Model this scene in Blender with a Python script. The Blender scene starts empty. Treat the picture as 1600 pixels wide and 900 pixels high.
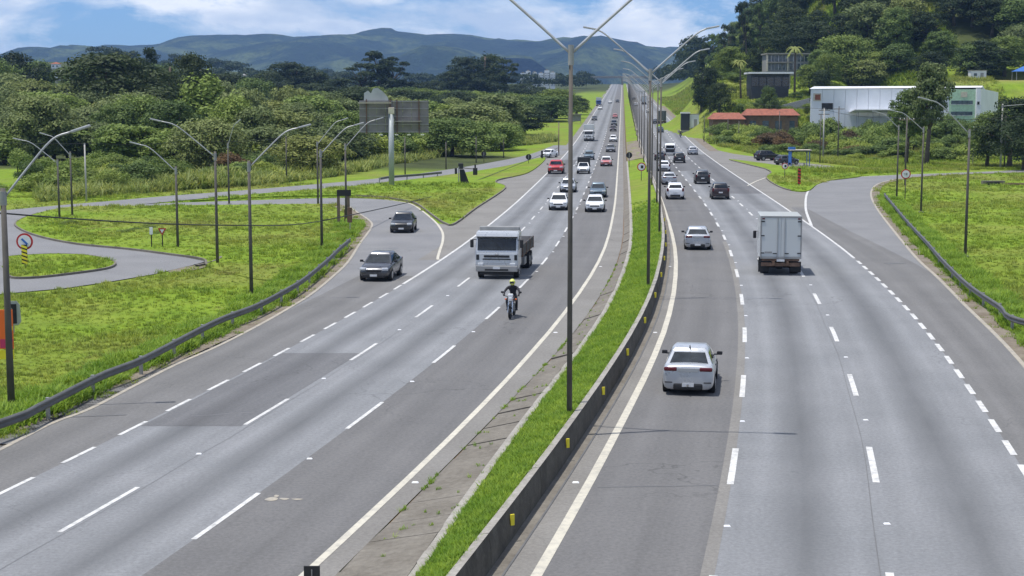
import bpy, bmesh, math, random
import numpy as np
from mathutils import Vector, Matrix
from mathutils.geometry import tessellate_polygon

random.seed(7)
SC = bpy.context.scene
COL = SC.collection
R = math.radians

# ------------------------------------------------------------------ camera, sky, sun, exposure
cam = bpy.data.cameras.new('camera')
cam.sensor_width = 36.0
cam.lens = 54.0
cam.clip_start = 0.5
cam.clip_end = 20000.0
camo = bpy.data.objects.new('camera', cam)
COL.objects.link(camo)
camo.location = (0.0, 0.0, 9.93)
camo.rotation_euler = (R(90.0 - 6.89), 0.0, 0.0)
SC.camera = camo

SUN_EL = R(75.0)
SUN_H = Vector((-0.97, -0.24))
SUN_DIR = Vector((SUN_H.x * math.cos(SUN_EL), SUN_H.y * math.cos(SUN_EL), math.sin(SUN_EL))).normalized()

world = bpy.data.worlds.new('World')
SC.world = world
world.use_nodes = True
wn = world.node_tree
wn.nodes.clear()
def wnode(t, **kw):
    n = wn.nodes.new(t)
    for k, v in kw.items():
        setattr(n, k, v)
    return n
w_out = wnode('ShaderNodeOutputWorld')
w_bg = wnode('ShaderNodeBackground')
w_bg.inputs['Strength'].default_value = 0.115
w_sky = wnode('ShaderNodeTexSky', sky_type='NISHITA', sun_disc=False)
w_sky.sun_elevation = SUN_EL
w_sky.sun_rotation = math.atan2(SUN_H.x, SUN_H.y)
w_sky.altitude = 700.0
w_sky.air_density = 1.0
w_sky.dust_density = 0.3
w_sky.ozone_density = 2.5
w_tc = wnode('ShaderNodeTexCoord')
w_map = wnode('ShaderNodeMapping')
w_map.inputs['Scale'].default_value = (8.0, 8.0, 24.0)
w_map.inputs['Location'].default_value = (2.3, 0.4, 1.2)
w_no = wnode('ShaderNodeTexNoise')
w_no.inputs['Scale'].default_value = 1.0
w_no.inputs['Detail'].default_value = 7.0
w_no.inputs['Roughness'].default_value = 0.60
w_no.inputs['Distortion'].default_value = 0.25
w_rp = wnode('ShaderNodeValToRGB')
w_rp.color_ramp.elements[0].position = 0.435
w_rp.color_ramp.elements[1].position = 0.56
w_no2 = wnode('ShaderNodeTexNoise')
w_no2.inputs['Scale'].default_value = 2.1
w_no2.inputs['Detail'].default_value = 5.0
w_cc = wnode('ShaderNodeValToRGB')
w_cc.color_ramp.elements[0].position = 0.35
w_cc.color_ramp.elements[0].color = (4.6, 5.6, 7.2, 1)
w_cc.color_ramp.elements[1].position = 0.65
w_cc.color_ramp.elements[1].color = (8.6, 8.9, 9.4, 1)
w_tint = wnode('ShaderNodeMix', data_type='RGBA', blend_type='MULTIPLY')
w_tint.inputs[0].default_value = 1.0
w_tint.inputs[7].default_value = (0.44, 0.63, 0.98, 1)
w_mix = wnode('ShaderNodeMix', data_type='RGBA')
lk = wn.links.new
lk(w_tc.outputs['Generated'], w_map.inputs['Vector'])
lk(w_map.outputs['Vector'], w_no.inputs['Vector'])
lk(w_map.outputs['Vector'], w_no2.inputs['Vector'])
lk(w_no.outputs['Fac'], w_rp.inputs['Fac'])
lk(w_no2.outputs['Fac'], w_cc.inputs['Fac'])
lk(w_sky.outputs['Color'], w_tint.inputs[6])
lk(w_rp.outputs['Color'], w_mix.inputs[0])
lk(w_tint.outputs[2], w_mix.inputs[6])
lk(w_cc.outputs['Color'], w_mix.inputs[7])
lk(w_mix.outputs[2], w_bg.inputs['Color'])
lk(w_bg.outputs['Background'], w_out.inputs['Surface'])

sun = bpy.data.lights.new('sun', 'SUN')
sun.energy = 4.4
sun.angle = R(0.6)
sun.color = (1.0, 0.955, 0.89)
suno = bpy.data.objects.new('sun', sun)
COL.objects.link(suno)
suno.rotation_euler = SUN_DIR.to_track_quat('Z', 'Y').to_euler()
suno.location = (0, 0, 200)

SC.view_settings.view_transform = 'Standard'
SC.view_settings.look = 'None'
SC.view_settings.exposure = 0.15
SC.view_settings.gamma = 1.0
SC.view_settings.use_curve_mapping = False
SC.render.engine = 'CYCLES'
SC.cycles.use_denoising = True
SC.cycles.max_bounces = 6
SC.cycles.diffuse_bounces = 2
SC.cycles.glossy_bounces = 2
SC.cycles.transmission_bounces = 3
SC.cycles.volume_bounces = 0
SC.cycles.transparent_max_bounces = 6
SC.cycles.caustics_reflective = False
SC.cycles.caustics_refractive = False
SC.cycles.use_adaptive_sampling = True

# ------------------------------------------------------------------ helpers
def tag(o, label=None, cat=None, group=None, kind=None):
    if label: o['label'] = label
    if cat: o['category'] = cat
    if group: o['group'] = group
    if kind: o['kind'] = kind
    return o

def link(o, parent=None):
    COL.objects.link(o)
    if parent is not None:
        o.parent = parent
    return o

def empty(name, loc=(0, 0, 0), rz=0.0):
    o = bpy.data.objects.new(name, None)
    o.empty_display_size = 0.2
    COL.objects.link(o)
    o.location = loc
    o.rotation_euler = (0, 0, rz)
    return o

def mesh_of(name, verts, faces, mat=None, smooth=False, uvs=None, mats=None, midx=None):
    me = bpy.data.meshes.new(name)
    me.from_pydata([tuple(v) for v in verts], [], faces)
    if mat is not None: me.materials.append(mat)
    if mats:
        for m in mats: me.materials.append(m)
    if midx is not None:
        me.polygons.foreach_set('material_index', midx)
    if smooth:
        me.polygons.foreach_set('use_smooth', [True] * len(me.polygons))
    if uvs is not None:
        ul = me.uv_layers.new(name='UVMap')
        li = np.zeros(len(me.loops), dtype=np.int32)
        me.loops.foreach_get('vertex_index', li)
        ul.data.foreach_set('uv', np.asarray(uvs, dtype=np.float32)[li].ravel())
    me.update()
    return me

def obj(name, me, parent=None, loc=None, rot=None):
    o = bpy.data.objects.new(name, me)
    COL.objects.link(o)
    if parent is not None: o.parent = parent
    if loc is not None: o.location = loc
    if rot is not None: o.rotation_euler = rot
    return o

class MB:
    """collects shapes and makes one mesh of them"""
    def __init__(self):
        self.v = []; self.f = []
    def add(self, vs, fs):
        n = len(self.v)
        self.v += [tuple(p) for p in vs]
        self.f += [tuple(i + n for i in q) for q in fs]
        return self
    def box(self, c, s, rz=0.0, rx=0.0, ry=0.0, taper=1.0):
        m = Matrix.Rotation(rz, 3, 'Z') @ Matrix.Rotation(ry, 3, 'Y') @ Matrix.Rotation(rx, 3, 'X')
        P = []
        for z in (-1, 1):
            k = taper if z > 0 else 1.0
            for x, y in ((-1, -1), (1, -1), (1, 1), (-1, 1)):
                P.append(Vector(c) + m @ Vector((x * s[0] / 2 * k, y * s[1] / 2 * k, z * s[2] / 2)))
        return self.add(P, [(3, 2, 1, 0), (4, 5, 6, 7), (0, 1, 5, 4), (1, 2, 6, 5), (2, 3, 7, 6), (3, 0, 4, 7)])
    def bbox(self, c, s, b=0.03, rz=0.0):
        """box with all edges chamfered"""
        bm = bmesh.new()
        bmesh.ops.create_cube(bm, size=1.0)
        for q in bm.verts: q.co = Vector((q.co.x * s[0], q.co.y * s[1], q.co.z * s[2]))
        bmesh.ops.bevel(bm, geom=bm.edges[:], offset=b, segments=2, affect='EDGES', profile=0.6)
        m = Matrix.Translation(Vector(c)) @ Matrix.Rotation(rz, 4, 'Z')
        bm.verts.index_update()
        self.add([m @ q.co for q in bm.verts], [[w.index for w in f.verts] for f in bm.faces])
        bm.free()
        return self
    def tube(self, pts, rad, n=8, cap=True):
        pts = [Vector(p) for p in pts]
        if not isinstance(rad, (list, tuple)): rad = [rad] * len(pts)
        base = len(self.v)
        up = Vector((0.13, 0.21, 0.97))
        for i, p in enumerate(pts):
            if i == 0: d = pts[1] - pts[0]
            elif i == len(pts) - 1: d = pts[-1] - pts[-2]
            else: d = pts[i + 1] - pts[i - 1]
            d.normalize()
            a = d.cross(up)
            if a.length < 1e-3: a = d.cross(Vector((1, 0, 0)))
            a.normalize(); b = d.cross(a)
            for k in range(n):
                t = 2 * math.pi * k / n
                q = p + (a * math.cos(t) + b * math.sin(t)) * rad[i]
                self.v.append(tuple(q))
        for i in range(len(pts) - 1):
            for k in range(n):
                a = base + i * n + k; b = base + i * n + (k + 1) % n
                self.f.append((a, b, b + n, a + n))
        if cap:
            self.f.append(tuple(base + k for k in range(n))[::-1])
            self.f.append(tuple(base + (len(pts) - 1) * n + k for k in range(n)))
        return self
    def cyl(self, c, r, h, axis='Z', n=20, r2=None):
        r2 = r if r2 is None else r2
        c = Vector(c)
        ax = {'X': Vector((1, 0, 0)), 'Y': Vector((0, 1, 0)), 'Z': Vector((0, 0, 1))}[axis]
        a = Vector((0, 1, 0)) if axis == 'X' else Vector((1, 0, 0))
        b = ax.cross(a)
        vs = []
        for s, rr in ((-1, r), (1, r2)):
            for k in range(n):
                t = 2 * math.pi * k / n
                vs.append(c + ax * (s * h / 2) + (a * math.cos(t) + b * math.sin(t)) * rr)
        fs = [(k, (k + 1) % n, (k + 1) % n + n, k + n) for k in range(n)]
        fs += [tuple(range(n))[::-1], tuple(range(n, 2 * n))]
        return self.add(vs, fs)
    def prism(self, outline, z0, z1):
        """outline in x,y extruded in z"""
        n = len(outline)
        vs = [(x, y, z0) for x, y in outline] + [(x, y, z1) for x, y in outline]
        fs = [tuple(range(n))[::-1], tuple(range(n, 2 * n))] + [(k, (k + 1) % n, (k + 1) % n + n, k + n) for k in range(n)]
        return self.add(vs, fs)
    def mesh(self, name, mat, smooth=False):
        return mesh_of(name, self.v, self.f, mat, smooth)
    def build(self, name, mat, parent=None, smooth=False, loc=None, rot=None):
        return obj(name, self.mesh(name, mat, smooth), parent, loc, rot)

def baked(me, levels=1):
    """mesh with a Subdivision applied"""
    o = bpy.data.objects.new('bake', me)
    COL.objects.link(o)
    m = o.modifiers.new('s', 'SUBSURF'); m.levels = levels; m.render_levels = levels
    dg = bpy.context.evaluated_depsgraph_get()
    dg.update()
    out = bpy.data.meshes.new_from_object(o.evaluated_get(dg))
    out.polygons.foreach_set('use_smooth', [True] * len(out.polygons))
    bpy.data.objects.remove(o)
    return out

# ------------------------------------------------------------------ materials
class NT:
    def __init__(self, name):
        self.m = bpy.data.materials.new(name)
        self.m.use_nodes = True
        self.t = self.m.node_tree
        self.b = self.t.nodes['Principled BSDF']
    def n(self, t, **kw):
        q = self.t.nodes.new(t)
        for k, v in kw.items(): setattr(q, k, v)
        return q
    def l(self, a, b): self.t.links.new(a, b)
    def pos(self):
        return self.n('ShaderNodeNewGeometry').outputs['Position']
    def noise(self, vec, scale, detail=4.0, rough=0.55, stretch=None):
        if stretch is not None:
            mp = self.n('ShaderNodeMapping'); mp.inputs['Scale'].default_value = stretch
            self.l(vec, mp.inputs['Vector']); vec = mp.outputs['Vector']
        q = self.n('ShaderNodeTexNoise')
        q.inputs['Scale'].default_value = scale; q.inputs['Detail'].default_value = detail; q.inputs['Roughness'].default_value = rough
        self.l(vec, q.inputs['Vector'])
        return q.outputs['Fac']
    def ramp(self, fac, stops):
        q = self.n('ShaderNodeValToRGB')
        e = q.color_ramp.elements
        while len(e) < len(stops): e.new(0.5)
        for k, (p, c) in enumerate(stops):
            e[k].position = p
            e[k].color = (c, c, c, 1) if not isinstance(c, tuple) else (*c, 1)
        self.l(fac, q.inputs['Fac'])
        return q.outputs['Color']
    def mix(self, fac, a, b, mode='MIX'):
        q = self.n('ShaderNodeMix', data_type='RGBA', blend_type=mode)
        for s, v in ((0, fac), (6, a), (7, b)):
            if isinstance(v, (int, float)): q.inputs[s].default_value = v
            elif isinstance(v, tuple): q.inputs[s].default_value = (*v, 1)
            else: self.l(v, q.inputs[s])
        return q.outputs[2]
    def math(self, op, a, b=0.0):
        q = self.n('ShaderNodeMath', operation=op)
        for s, v in ((0, a), (1, b)):
            if isinstance(v, (int, float)): q.inputs[s].default_value = v
            else: self.l(v, q.inputs[s])
        return q.outputs[0]
    def bump(self, h, strength=0.3, dist=0.02):
        q = self.n('ShaderNodeBump'); q.inputs['Strength'].default_value = strength; q.inputs['Distance'].default_value = dist
        self.l(h, q.inputs['Height']); self.l(q.outputs['Normal'], self.b.inputs['Normal'])
    def done(self, col=None, rough=0.8, metal=0.0, spec=0.5):
        if col is not None:
            if isinstance(col, tuple): self.b.inputs['Base Color'].default_value = (*col, 1)
            else: self.l(col, self.b.inputs['Base Color'])
        if isinstance(rough, (int, float)): self.b.inputs['Roughness'].default_value = rough
        else: self.l(rough, self.b.inputs['Roughness'])
        self.b.inputs['Metallic'].default_value = metal
        self.b.inputs['Specular IOR Level'].default_value = spec
        return self.m

def plain(name, col, rough=0.7, metal=0.0, var=0.18, scale=3.0, spec=0.5):
    """a colour with procedural dirt and wear"""
    t = NT(name)
    co = t.n('ShaderNodeTexCoord').outputs['Object']
    f = t.noise(co, scale, 5.0, 0.6)
    a = tuple(c * (1 - var) for c in col); b = tuple(min(1, c * (1 + var)) for c in col)
    c = t.ramp(f, [(0.3, a), (0.7, b)])
    r = t.ramp(t.noise(co, scale * 4, 3.0), [(0.3, max(0.05, rough - 0.08)), (0.7, min(1, rough + 0.08))])
    return t.done(c, r, metal, spec)

def asphalt(name, c0, c1, streak=0.0, uv=True, joint=False):
    t = NT(name)
    p = t.pos()
    grain = t.noise(p, 9.0, 6.0, 0.75)
    blot = t.noise(p, 0.22, 5.0, 0.6)
    c = t.ramp(blot, [(0.28, c0), (0.72, c1)])
    g = t.ramp(grain, [(0.25, 0.70), (0.75, 1.28)])
    c = t.mix(1.0, c, g, 'MULTIPLY')
    if uv:
        u = t.n('ShaderNodeUVMap').outputs['UV']
        sep = t.n('ShaderNodeSeparateXYZ'); t.l(u, sep.inputs[0])
        long = t.noise(u, 1.0, 4.0, 0.6, (5.0, 0.05, 1.0))
        c = t.mix(1.0, c, t.ramp(long, [(0.3, 0.9), (0.7, 1.08)]), 'MULTIPLY')
        if streak > 0:
            wob = t.math('MULTIPLY', t.math('SUBTRACT', t.noise(u, 1.0, 3.0, 0.5, (0.0, 0.03, 0.0)), 0.5), 0.16)
            d = t.math('ABSOLUTE', t.math('SUBTRACT', t.math('ADD', sep.outputs[0], wob), 0.5))
            s = t.ramp(d, [(0.0, 1.0), (0.08, 0.72), (0.27, 0.0)])
            s2 = t.mix(1.0, s, t.ramp(t.noise(u, 1.0, 4.0, 0.6, (2.0, 0.12, 1.0)), [(0.25, 0.45), (0.75, 1.0)]), 'MULTIPLY')
            s3 = t.math('MULTIPLY', s2, streak)
            c = t.mix(s3, c, tuple(v * 0.52 for v in c0))
        wear = t.ramp(t.math('ABSOLUTE', t.math('SUBTRACT', t.math('ABSOLUTE', t.math('SUBTRACT', sep.outputs[0], 0.5)), 0.27)), [(0.0, 1.06), (0.12, 1.0)])
        c = t.mix(1.0, c, wear, 'MULTIPLY')
    ck = t.n('ShaderNodeTexVoronoi', feature='DISTANCE_TO_EDGE')
    ck.inputs['Scale'].default_value = 0.16
    wv = t.n('ShaderNodeVectorMath', operation='ADD')
    t.l(p, wv.inputs[0])
    nz = t.n('ShaderNodeTexNoise'); nz.inputs['Scale'].default_value = 0.8; nz.inputs['Detail'].default_value = 5.0
    t.l(p, nz.inputs['Vector'])
    sc = t.n('ShaderNodeVectorMath', operation='SCALE'); sc.inputs['Scale'].default_value = 2.2
    t.l(nz.outputs['Color'], sc.inputs[0]); t.l(sc.outputs[0], wv.inputs[1])
    t.l(wv.outputs[0], ck.inputs['Vector'])
    line = t.ramp(ck.outputs['Distance'], [(0.0, 1.0), (0.008, 0.0)])
    part = t.ramp(t.noise(p, 0.07, 3.0), [(0.48, 0.0), (0.60, 0.6)])
    c = t.mix(t.mix(1.0, line, part, 'MULTIPLY'), c, tuple(v * 0.45 for v in c0))
    t.bump(grain, 0.35, 0.01)
    return t.done(c, 0.88, 0.0, 0.3)

M = {}
M['lane_dark'] = asphalt('asphalt newer', (0.122, 0.121, 0.121), (0.146, 0.144, 0.143), 0.10)
M['lane_light'] = asphalt('asphalt worn pale', (0.169, 0.176, 0.184), (0.212, 0.218, 0.227), 0.85)
M['lane_aux'] = asphalt('asphalt auxiliary lane', (0.129, 0.128, 0.126), (0.160, 0.158, 0.156), 0.22)
M['lane_patch'] = asphalt('asphalt patch', (0.116, 0.117, 0.122), (0.139, 0.141, 0.145), 0.55)
M['ramp'] = asphalt('asphalt ramp', (0.160, 0.162, 0.167), (0.206, 0.207, 0.211), 0.0, False)
M['gore'] = asphalt('asphalt dusty gore', (0.160, 0.153, 0.142), (0.213, 0.206, 0.192), 0.0, False)

def dusty(name, c0, c1, scale=0.8):
    t = NT(name); p = t.pos()
    c = t.ramp(t.noise(p, scale, 6.0, 0.65), [(0.3, c0), (0.7, c1)])
    c = t.mix(1.0, c, t.ramp(t.noise(p, scale * 9, 5.0, 0.7), [(0.25, 0.72), (0.75, 1.22)]), 'MULTIPLY')
    t.bump(t.noise(p, scale * 14, 4.0), 0.5, 0.03)
    return t.done(c, 0.95, 0.0, 0.2)
M['dirt'] = dusty('dusty shoulder', (0.141, 0.115, 0.085), (0.244, 0.215, 0.174))
M['soil'] = dusty('bare soil', (0.13, 0.085, 0.055), (0.26, 0.18, 0.115))
M['concrete'] = dusty('weathered concrete', (0.130, 0.117, 0.098), (0.200, 0.185, 0.159), 0.6)
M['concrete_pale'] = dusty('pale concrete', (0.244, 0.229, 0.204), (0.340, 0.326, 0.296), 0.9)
M['concrete_grimy_shaded'] = dusty('barrier concrete', (0.060, 0.055, 0.046), (0.13, 0.12, 0.10), 1.3)  # grime plus the shade of the barrier's road face, both in the colour

def paint(name, col, worn):
    t = NT(name); p = t.pos()
    f = t.ramp(t.noise(p, 3.2, 8.0, 0.75), [(0.36, worn), (0.54, 0.0)])
    c = t.mix(f, col, (0.21, 0.21, 0.21))
    c = t.mix(1.0, c, t.ramp(t.noise(p, 0.6, 4.0), [(0.3, 0.86), (0.7, 1.0)]), 'MULTIPLY')
    return t.done(c, 0.7, 0.0, 0.4)
M['paint_white'] = paint('road paint white', (0.608, 0.608, 0.593), 0.65)
M['paint_cream'] = paint('road paint cream', (0.546, 0.515, 0.429), 0.45)
M['paint_faded'] = paint('road paint faded', (0.390, 0.351, 0.281), 0.8)

def ground_mat():
    t = NT('grass ground'); p = t.pos()
    big = t.noise(p, 0.045, 5.0, 0.6)
    mid = t.noise(p, 0.35, 5.0, 0.65)
    fine = t.noise(p, 4.0, 5.0, 0.75)
    c = t.ramp(mid, [(0.28, (0.112, 0.190, 0.014)), (0.5, (0.156, 0.238, 0.018)), (0.72, (0.204, 0.278, 0.026))])
    dry = t.ramp(big, [(0.44, 0.0), (0.66, 0.7)])
    c = t.mix(dry, c, t.ramp(mid, [(0.3, (0.15, 0.145, 0.035)), (0.7, (0.22, 0.20, 0.06))]))
    bare = t.ramp(t.noise(p, 0.11, 7.0, 0.72), [(0.60, 0.0), (0.72, 0.7)])
    c = t.mix(bare, c, (0.17, 0.115, 0.06))
    dr = t.n('ShaderNodeAttribute', attribute_name='dry')
    c = t.mix(dr.outputs['Fac'], c, t.ramp(t.noise(p, 0.25, 6.0, 0.7), [(0.3, (0.17, 0.16, 0.05)), (0.7, (0.33, 0.27, 0.12))]))
    wd = t.n('ShaderNodeAttribute', attribute_name='wood')
    c = t.mix(wd.outputs['Fac'], c, t.ramp(t.noise(p, 0.12, 6.0, 0.7), [(0.3, (0.030, 0.040, 0.014)), (0.7, (0.075, 0.092, 0.028))]))
    c = t.mix(1.0, c, t.ramp(fine, [(0.25, 0.70), (0.75, 1.22)]), 'MULTIPLY')
    t.bump(fine, 0.6, 0.08)
    return t.done(c, 0.95, 0.0, 0.15)
M['ground'] = ground_mat()

def leaf_mat(name, dark, light, trans=0.28, dry=False):
    t = NT(name)
    oi = t.n('ShaderNodeObjectInfo').outputs['Random']
    p = t.pos()
    n1 = t.noise(p, 0.55, 3.0, 0.6)
    c = t.ramp(n1, [(0.3, dark), (0.7, light)])
    if dry:
        c = t.mix(t.ramp(t.noise(p, 0.045, 5.0, 0.6), [(0.44, 0.0), (0.66, 0.65)]), c, (0.30, 0.28, 0.09))
        c = t.mix(t.ramp(t.noise(p, 0.11, 7.0, 0.72), [(0.58, 0.0), (0.72, 0.6)]), c, (0.24, 0.17, 0.08))
    v = t.ramp(oi, [(0.0, (0.70, 0.74, 0.78)), (0.5, (1.0, 1.0, 1.0)), (1.0, (1.34, 1.20, 0.92))])
    c = t.mix(1.0, c, v, 'MULTIPLY')
    t.done(c, 0.62, 0.0, 0.25)
    tr = t.n('ShaderNodeBsdfTranslucent')
    t.l(c, tr.inputs['Color'])
    mx = t.n('ShaderNodeMixShader'); mx.inputs[0].default_value = trans
    out = t.t.nodes['Material Output']
    t.l(t.b.outputs[0], mx.inputs[1]); t.l(tr.outputs[0], mx.inputs[2]); t.l(mx.outputs[0], out.inputs['Surface'])
    return t.m
M['leaf_dark'] = leaf_mat('leaves dark', (0.019, 0.036, 0.013), (0.050, 0.078, 0.027))
M['leaf_mid'] = leaf_mat('leaves mid', (0.071, 0.120, 0.028), (0.171, 0.238, 0.061))
M['leaf_light'] = leaf_mat('leaves light', (0.140, 0.207, 0.039), (0.262, 0.336, 0.083))
M['leaf_olive'] = leaf_mat('leaves olive', (0.116, 0.156, 0.049), (0.226, 0.271, 0.098))
M['leaf_shrub'] = leaf_mat('leaves shrub', (0.128, 0.201, 0.034), (0.275, 0.342, 0.079))
M['leaf_red'] = leaf_mat('leaves reddish', (0.085, 0.055, 0.030), (0.155, 0.105, 0.050))
M['grass_blade'] = leaf_mat('grass blades', (0.152, 0.247, 0.024), (0.266, 0.346, 0.045), 0.40, True)
M['grass_lush'] = leaf_mat('lush grass blades', (0.147, 0.271, 0.026), (0.261, 0.379, 0.050), 0.40)
M['reed'] = leaf_mat('pale reeds', (0.15, 0.215, 0.045), (0.33, 0.365, 0.11), 0.35)
M['bark'] = plain('bark', (0.10, 0.078, 0.058), 0.9, 0, 0.35, 2.0)

M['rail'] = plain('guard rail steel', (0.105, 0.105, 0.10), 0.5, 0.15, 0.2, 1.5)
M['pole'] = plain('pole concrete', (0.095, 0.086, 0.076), 0.85, 0, 0.3, 1.2)
M['pole_pale'] = plain('pole pale', (0.40, 0.39, 0.37), 0.8, 0, 0.15, 1.2)
M['galv'] = plain('galvanised steel', (0.40, 0.41, 0.415), 0.5, 0.5, 0.15, 2.0)
M['galv_dull'] = plain('dull galvanised steel', (0.30, 0.30, 0.295), 0.6, 0.4, 0.2, 1.5)
M['rust'] = plain('rusty steel', (0.16, 0.10, 0.07), 0.85, 0.2, 0.4, 4.0)
M['rubber'] = plain('tyre rubber', (0.022, 0.022, 0.023), 0.85, 0, 0.2, 8.0, 0.3)
M['black'] = plain('black plastic', (0.018, 0.018, 0.02), 0.55, 0, 0.2, 6.0, 0.4)
M['rim'] = plain('wheel rim', (0.38, 0.39, 0.40), 0.35, 0.8, 0.15, 8.0)
M['lamp_red'] = plain('tail lamp', (0.10, 0.008, 0.012), 0.22, 0, 0.15, 8.0)
M['lamp_clear'] = plain('head lamp', (0.62, 0.64, 0.66), 0.12, 0.2, 0.1, 8.0)
M['plate'] = plain('number plate', (0.62, 0.63, 0.64), 0.5, 0, 0.1, 10.0)
M['cream'] = plain('cream wall', (0.55, 0.50, 0.40), 0.85)
M['white_wall'] = plain('white wall', (0.72, 0.745, 0.78), 0.75, 0, 0.07, 0.3)
M['grey_wall'] = plain('grey wall', (0.30, 0.30, 0.30), 0.85)
M['dark_wall'] = plain('dark cladding', (0.028, 0.031, 0.038), 0.6)
M['tile_red'] = plain('red roof tiles', (0.25, 0.085, 0.052), 0.85, 0, 0.3, 1.5)
M['green_pale'] = plain('pale green panel', (0.42, 0.60, 0.42), 0.6)
M['blue'] = plain('blue paint', (0.03, 0.13, 0.42), 0.55)
M['orange'] = plain('orange sign face', (0.80, 0.14, 0.02), 0.5, 0, 0.08)
M['yellow'] = plain('yellow reflector', (0.78, 0.66, 0.03), 0.45, 0, 0.1)
M['red'] = plain('red sign paint', (0.45, 0.02, 0.02), 0.5, 0, 0.1)
M['sign_white'] = plain('sign white', (0.72, 0.73, 0.74), 0.5, 0, 0.06)
M['sign_back'] = plain('sign back', (0.020, 0.020, 0.021), 0.7)
M['wood'] = plain('weathered wood', (0.17, 0.125, 0.09), 0.9, 0, 0.3, 3.0)
M['pink'] = plain('magenta sign paint', (0.50, 0.03, 0.12), 0.5)
M['board'] = plain('billboard back boards', (0.215, 0.20, 0.195), 0.85, 0, 0.18, 1.0)
M['steel_pale'] = plain('painted steel column', (0.36, 0.39, 0.40), 0.55, 0.2, 0.12, 0.8)
M['fabric_dark'] = plain('dark clothing', (0.025, 0.024, 0.03), 0.9, 0, 0.3, 9.0)
M['skin'] = plain('skin', (0.36, 0.20, 0.14), 0.6)
M['helmet'] = plain('yellow green helmet', (0.62, 0.66, 0.16), 0.3, 0, 0.08)
M['chrome'] = plain('chrome', (0.62, 0.63, 0.64), 0.15, 1.0, 0.05)

def glass_mat(name, tint, rough=0.06):
    t = NT(name)
    co = t.n('ShaderNodeTexCoord').outputs['Object']
    c = t.ramp(t.noise(co, 2.2, 4.0), [(0.35, tint), (0.65, tuple(v * 2.6 + 0.01 for v in tint))])
    return t.done(c, rough, 0.0, 0.55)
M['glass'] = glass_mat('car glass', (0.004, 0.006, 0.008))
M['window'] = glass_mat('building glass', (0.03, 0.045, 0.055), 0.12)

def car_paint(name, col, metal=0.25, rough=0.28):
    t = NT(name)
    co = t.n('ShaderNodeTexCoord').outputs['Object']
    dirt = t.noise(co, 2.4, 5.0, 0.6)
    sep = t.n('ShaderNodeSeparateXYZ'); t.l(co, sep.inputs[0])
    low = t.ramp(sep.outputs[2], [(0.2, 0.45), (0.62, 0.0)])
    dd = t.mix(1.0, low, t.ramp(dirt, [(0.3, 0.3), (0.7, 1.0)]), 'MULTIPLY')
    c = t.mix(dd, col, (0.17, 0.15, 0.13))
    t.done(c, t.ramp(dirt, [(0.3, rough - 0.05), (0.7, rough + 0.12)]), metal)
    t.b.inputs['Coat Weight'].default_value = 0.5
    t.b.inputs['Coat Roughness'].default_value = 0.08
    return t.m
PAINT = {
    'silver_blue': car_paint('paint pale silver', (0.47, 0.49, 0.515), 0.4),
    'silver': car_paint('paint silver', (0.46, 0.48, 0.51), 0.45),
    'white': car_paint('paint white', (0.74, 0.75, 0.76), 0.0),
    'black': car_paint('paint black', (0.012, 0.012, 0.014), 0.1),
    'graphite': car_paint('paint graphite', (0.075, 0.078, 0.088), 0.5),
    'grey': car_paint('paint grey', (0.16, 0.165, 0.175), 0.4),
    'teal_grey': car_paint('paint blue grey', (0.12, 0.17, 0.21), 0.4),
    'red': car_paint('paint red', (0.42, 0.02, 0.025), 0.1),
    'faded_red': car_paint('paint faded red', (0.45, 0.13, 0.13), 0.1),
    'wine': car_paint('paint wine', (0.030, 0.012, 0.014), 0.2),
    'blue': car_paint('paint blue', (0.03, 0.10, 0.38), 0.1),
    'box_white': car_paint('paint box white', (0.50, 0.525, 0.525), 0.0, 0.5),
    'cab_grey': car_paint('paint cab grey', (0.52, 0.54, 0.56), 0.35),
}

# ------------------------------------------------------------------ the lie of the land
def rise(Y):
    Y = np.asarray(Y, float)
    t = (Y - 310.0) / 40.0
    r = 0.88 * np.where(t > 30, t, np.log1p(np.exp(np.minimum(t, 30))))
    over = np.maximum(0, Y - 1650.0)
    return r - 0.022 * over - 0.004 * np.minimum(over, 1500)

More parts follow.
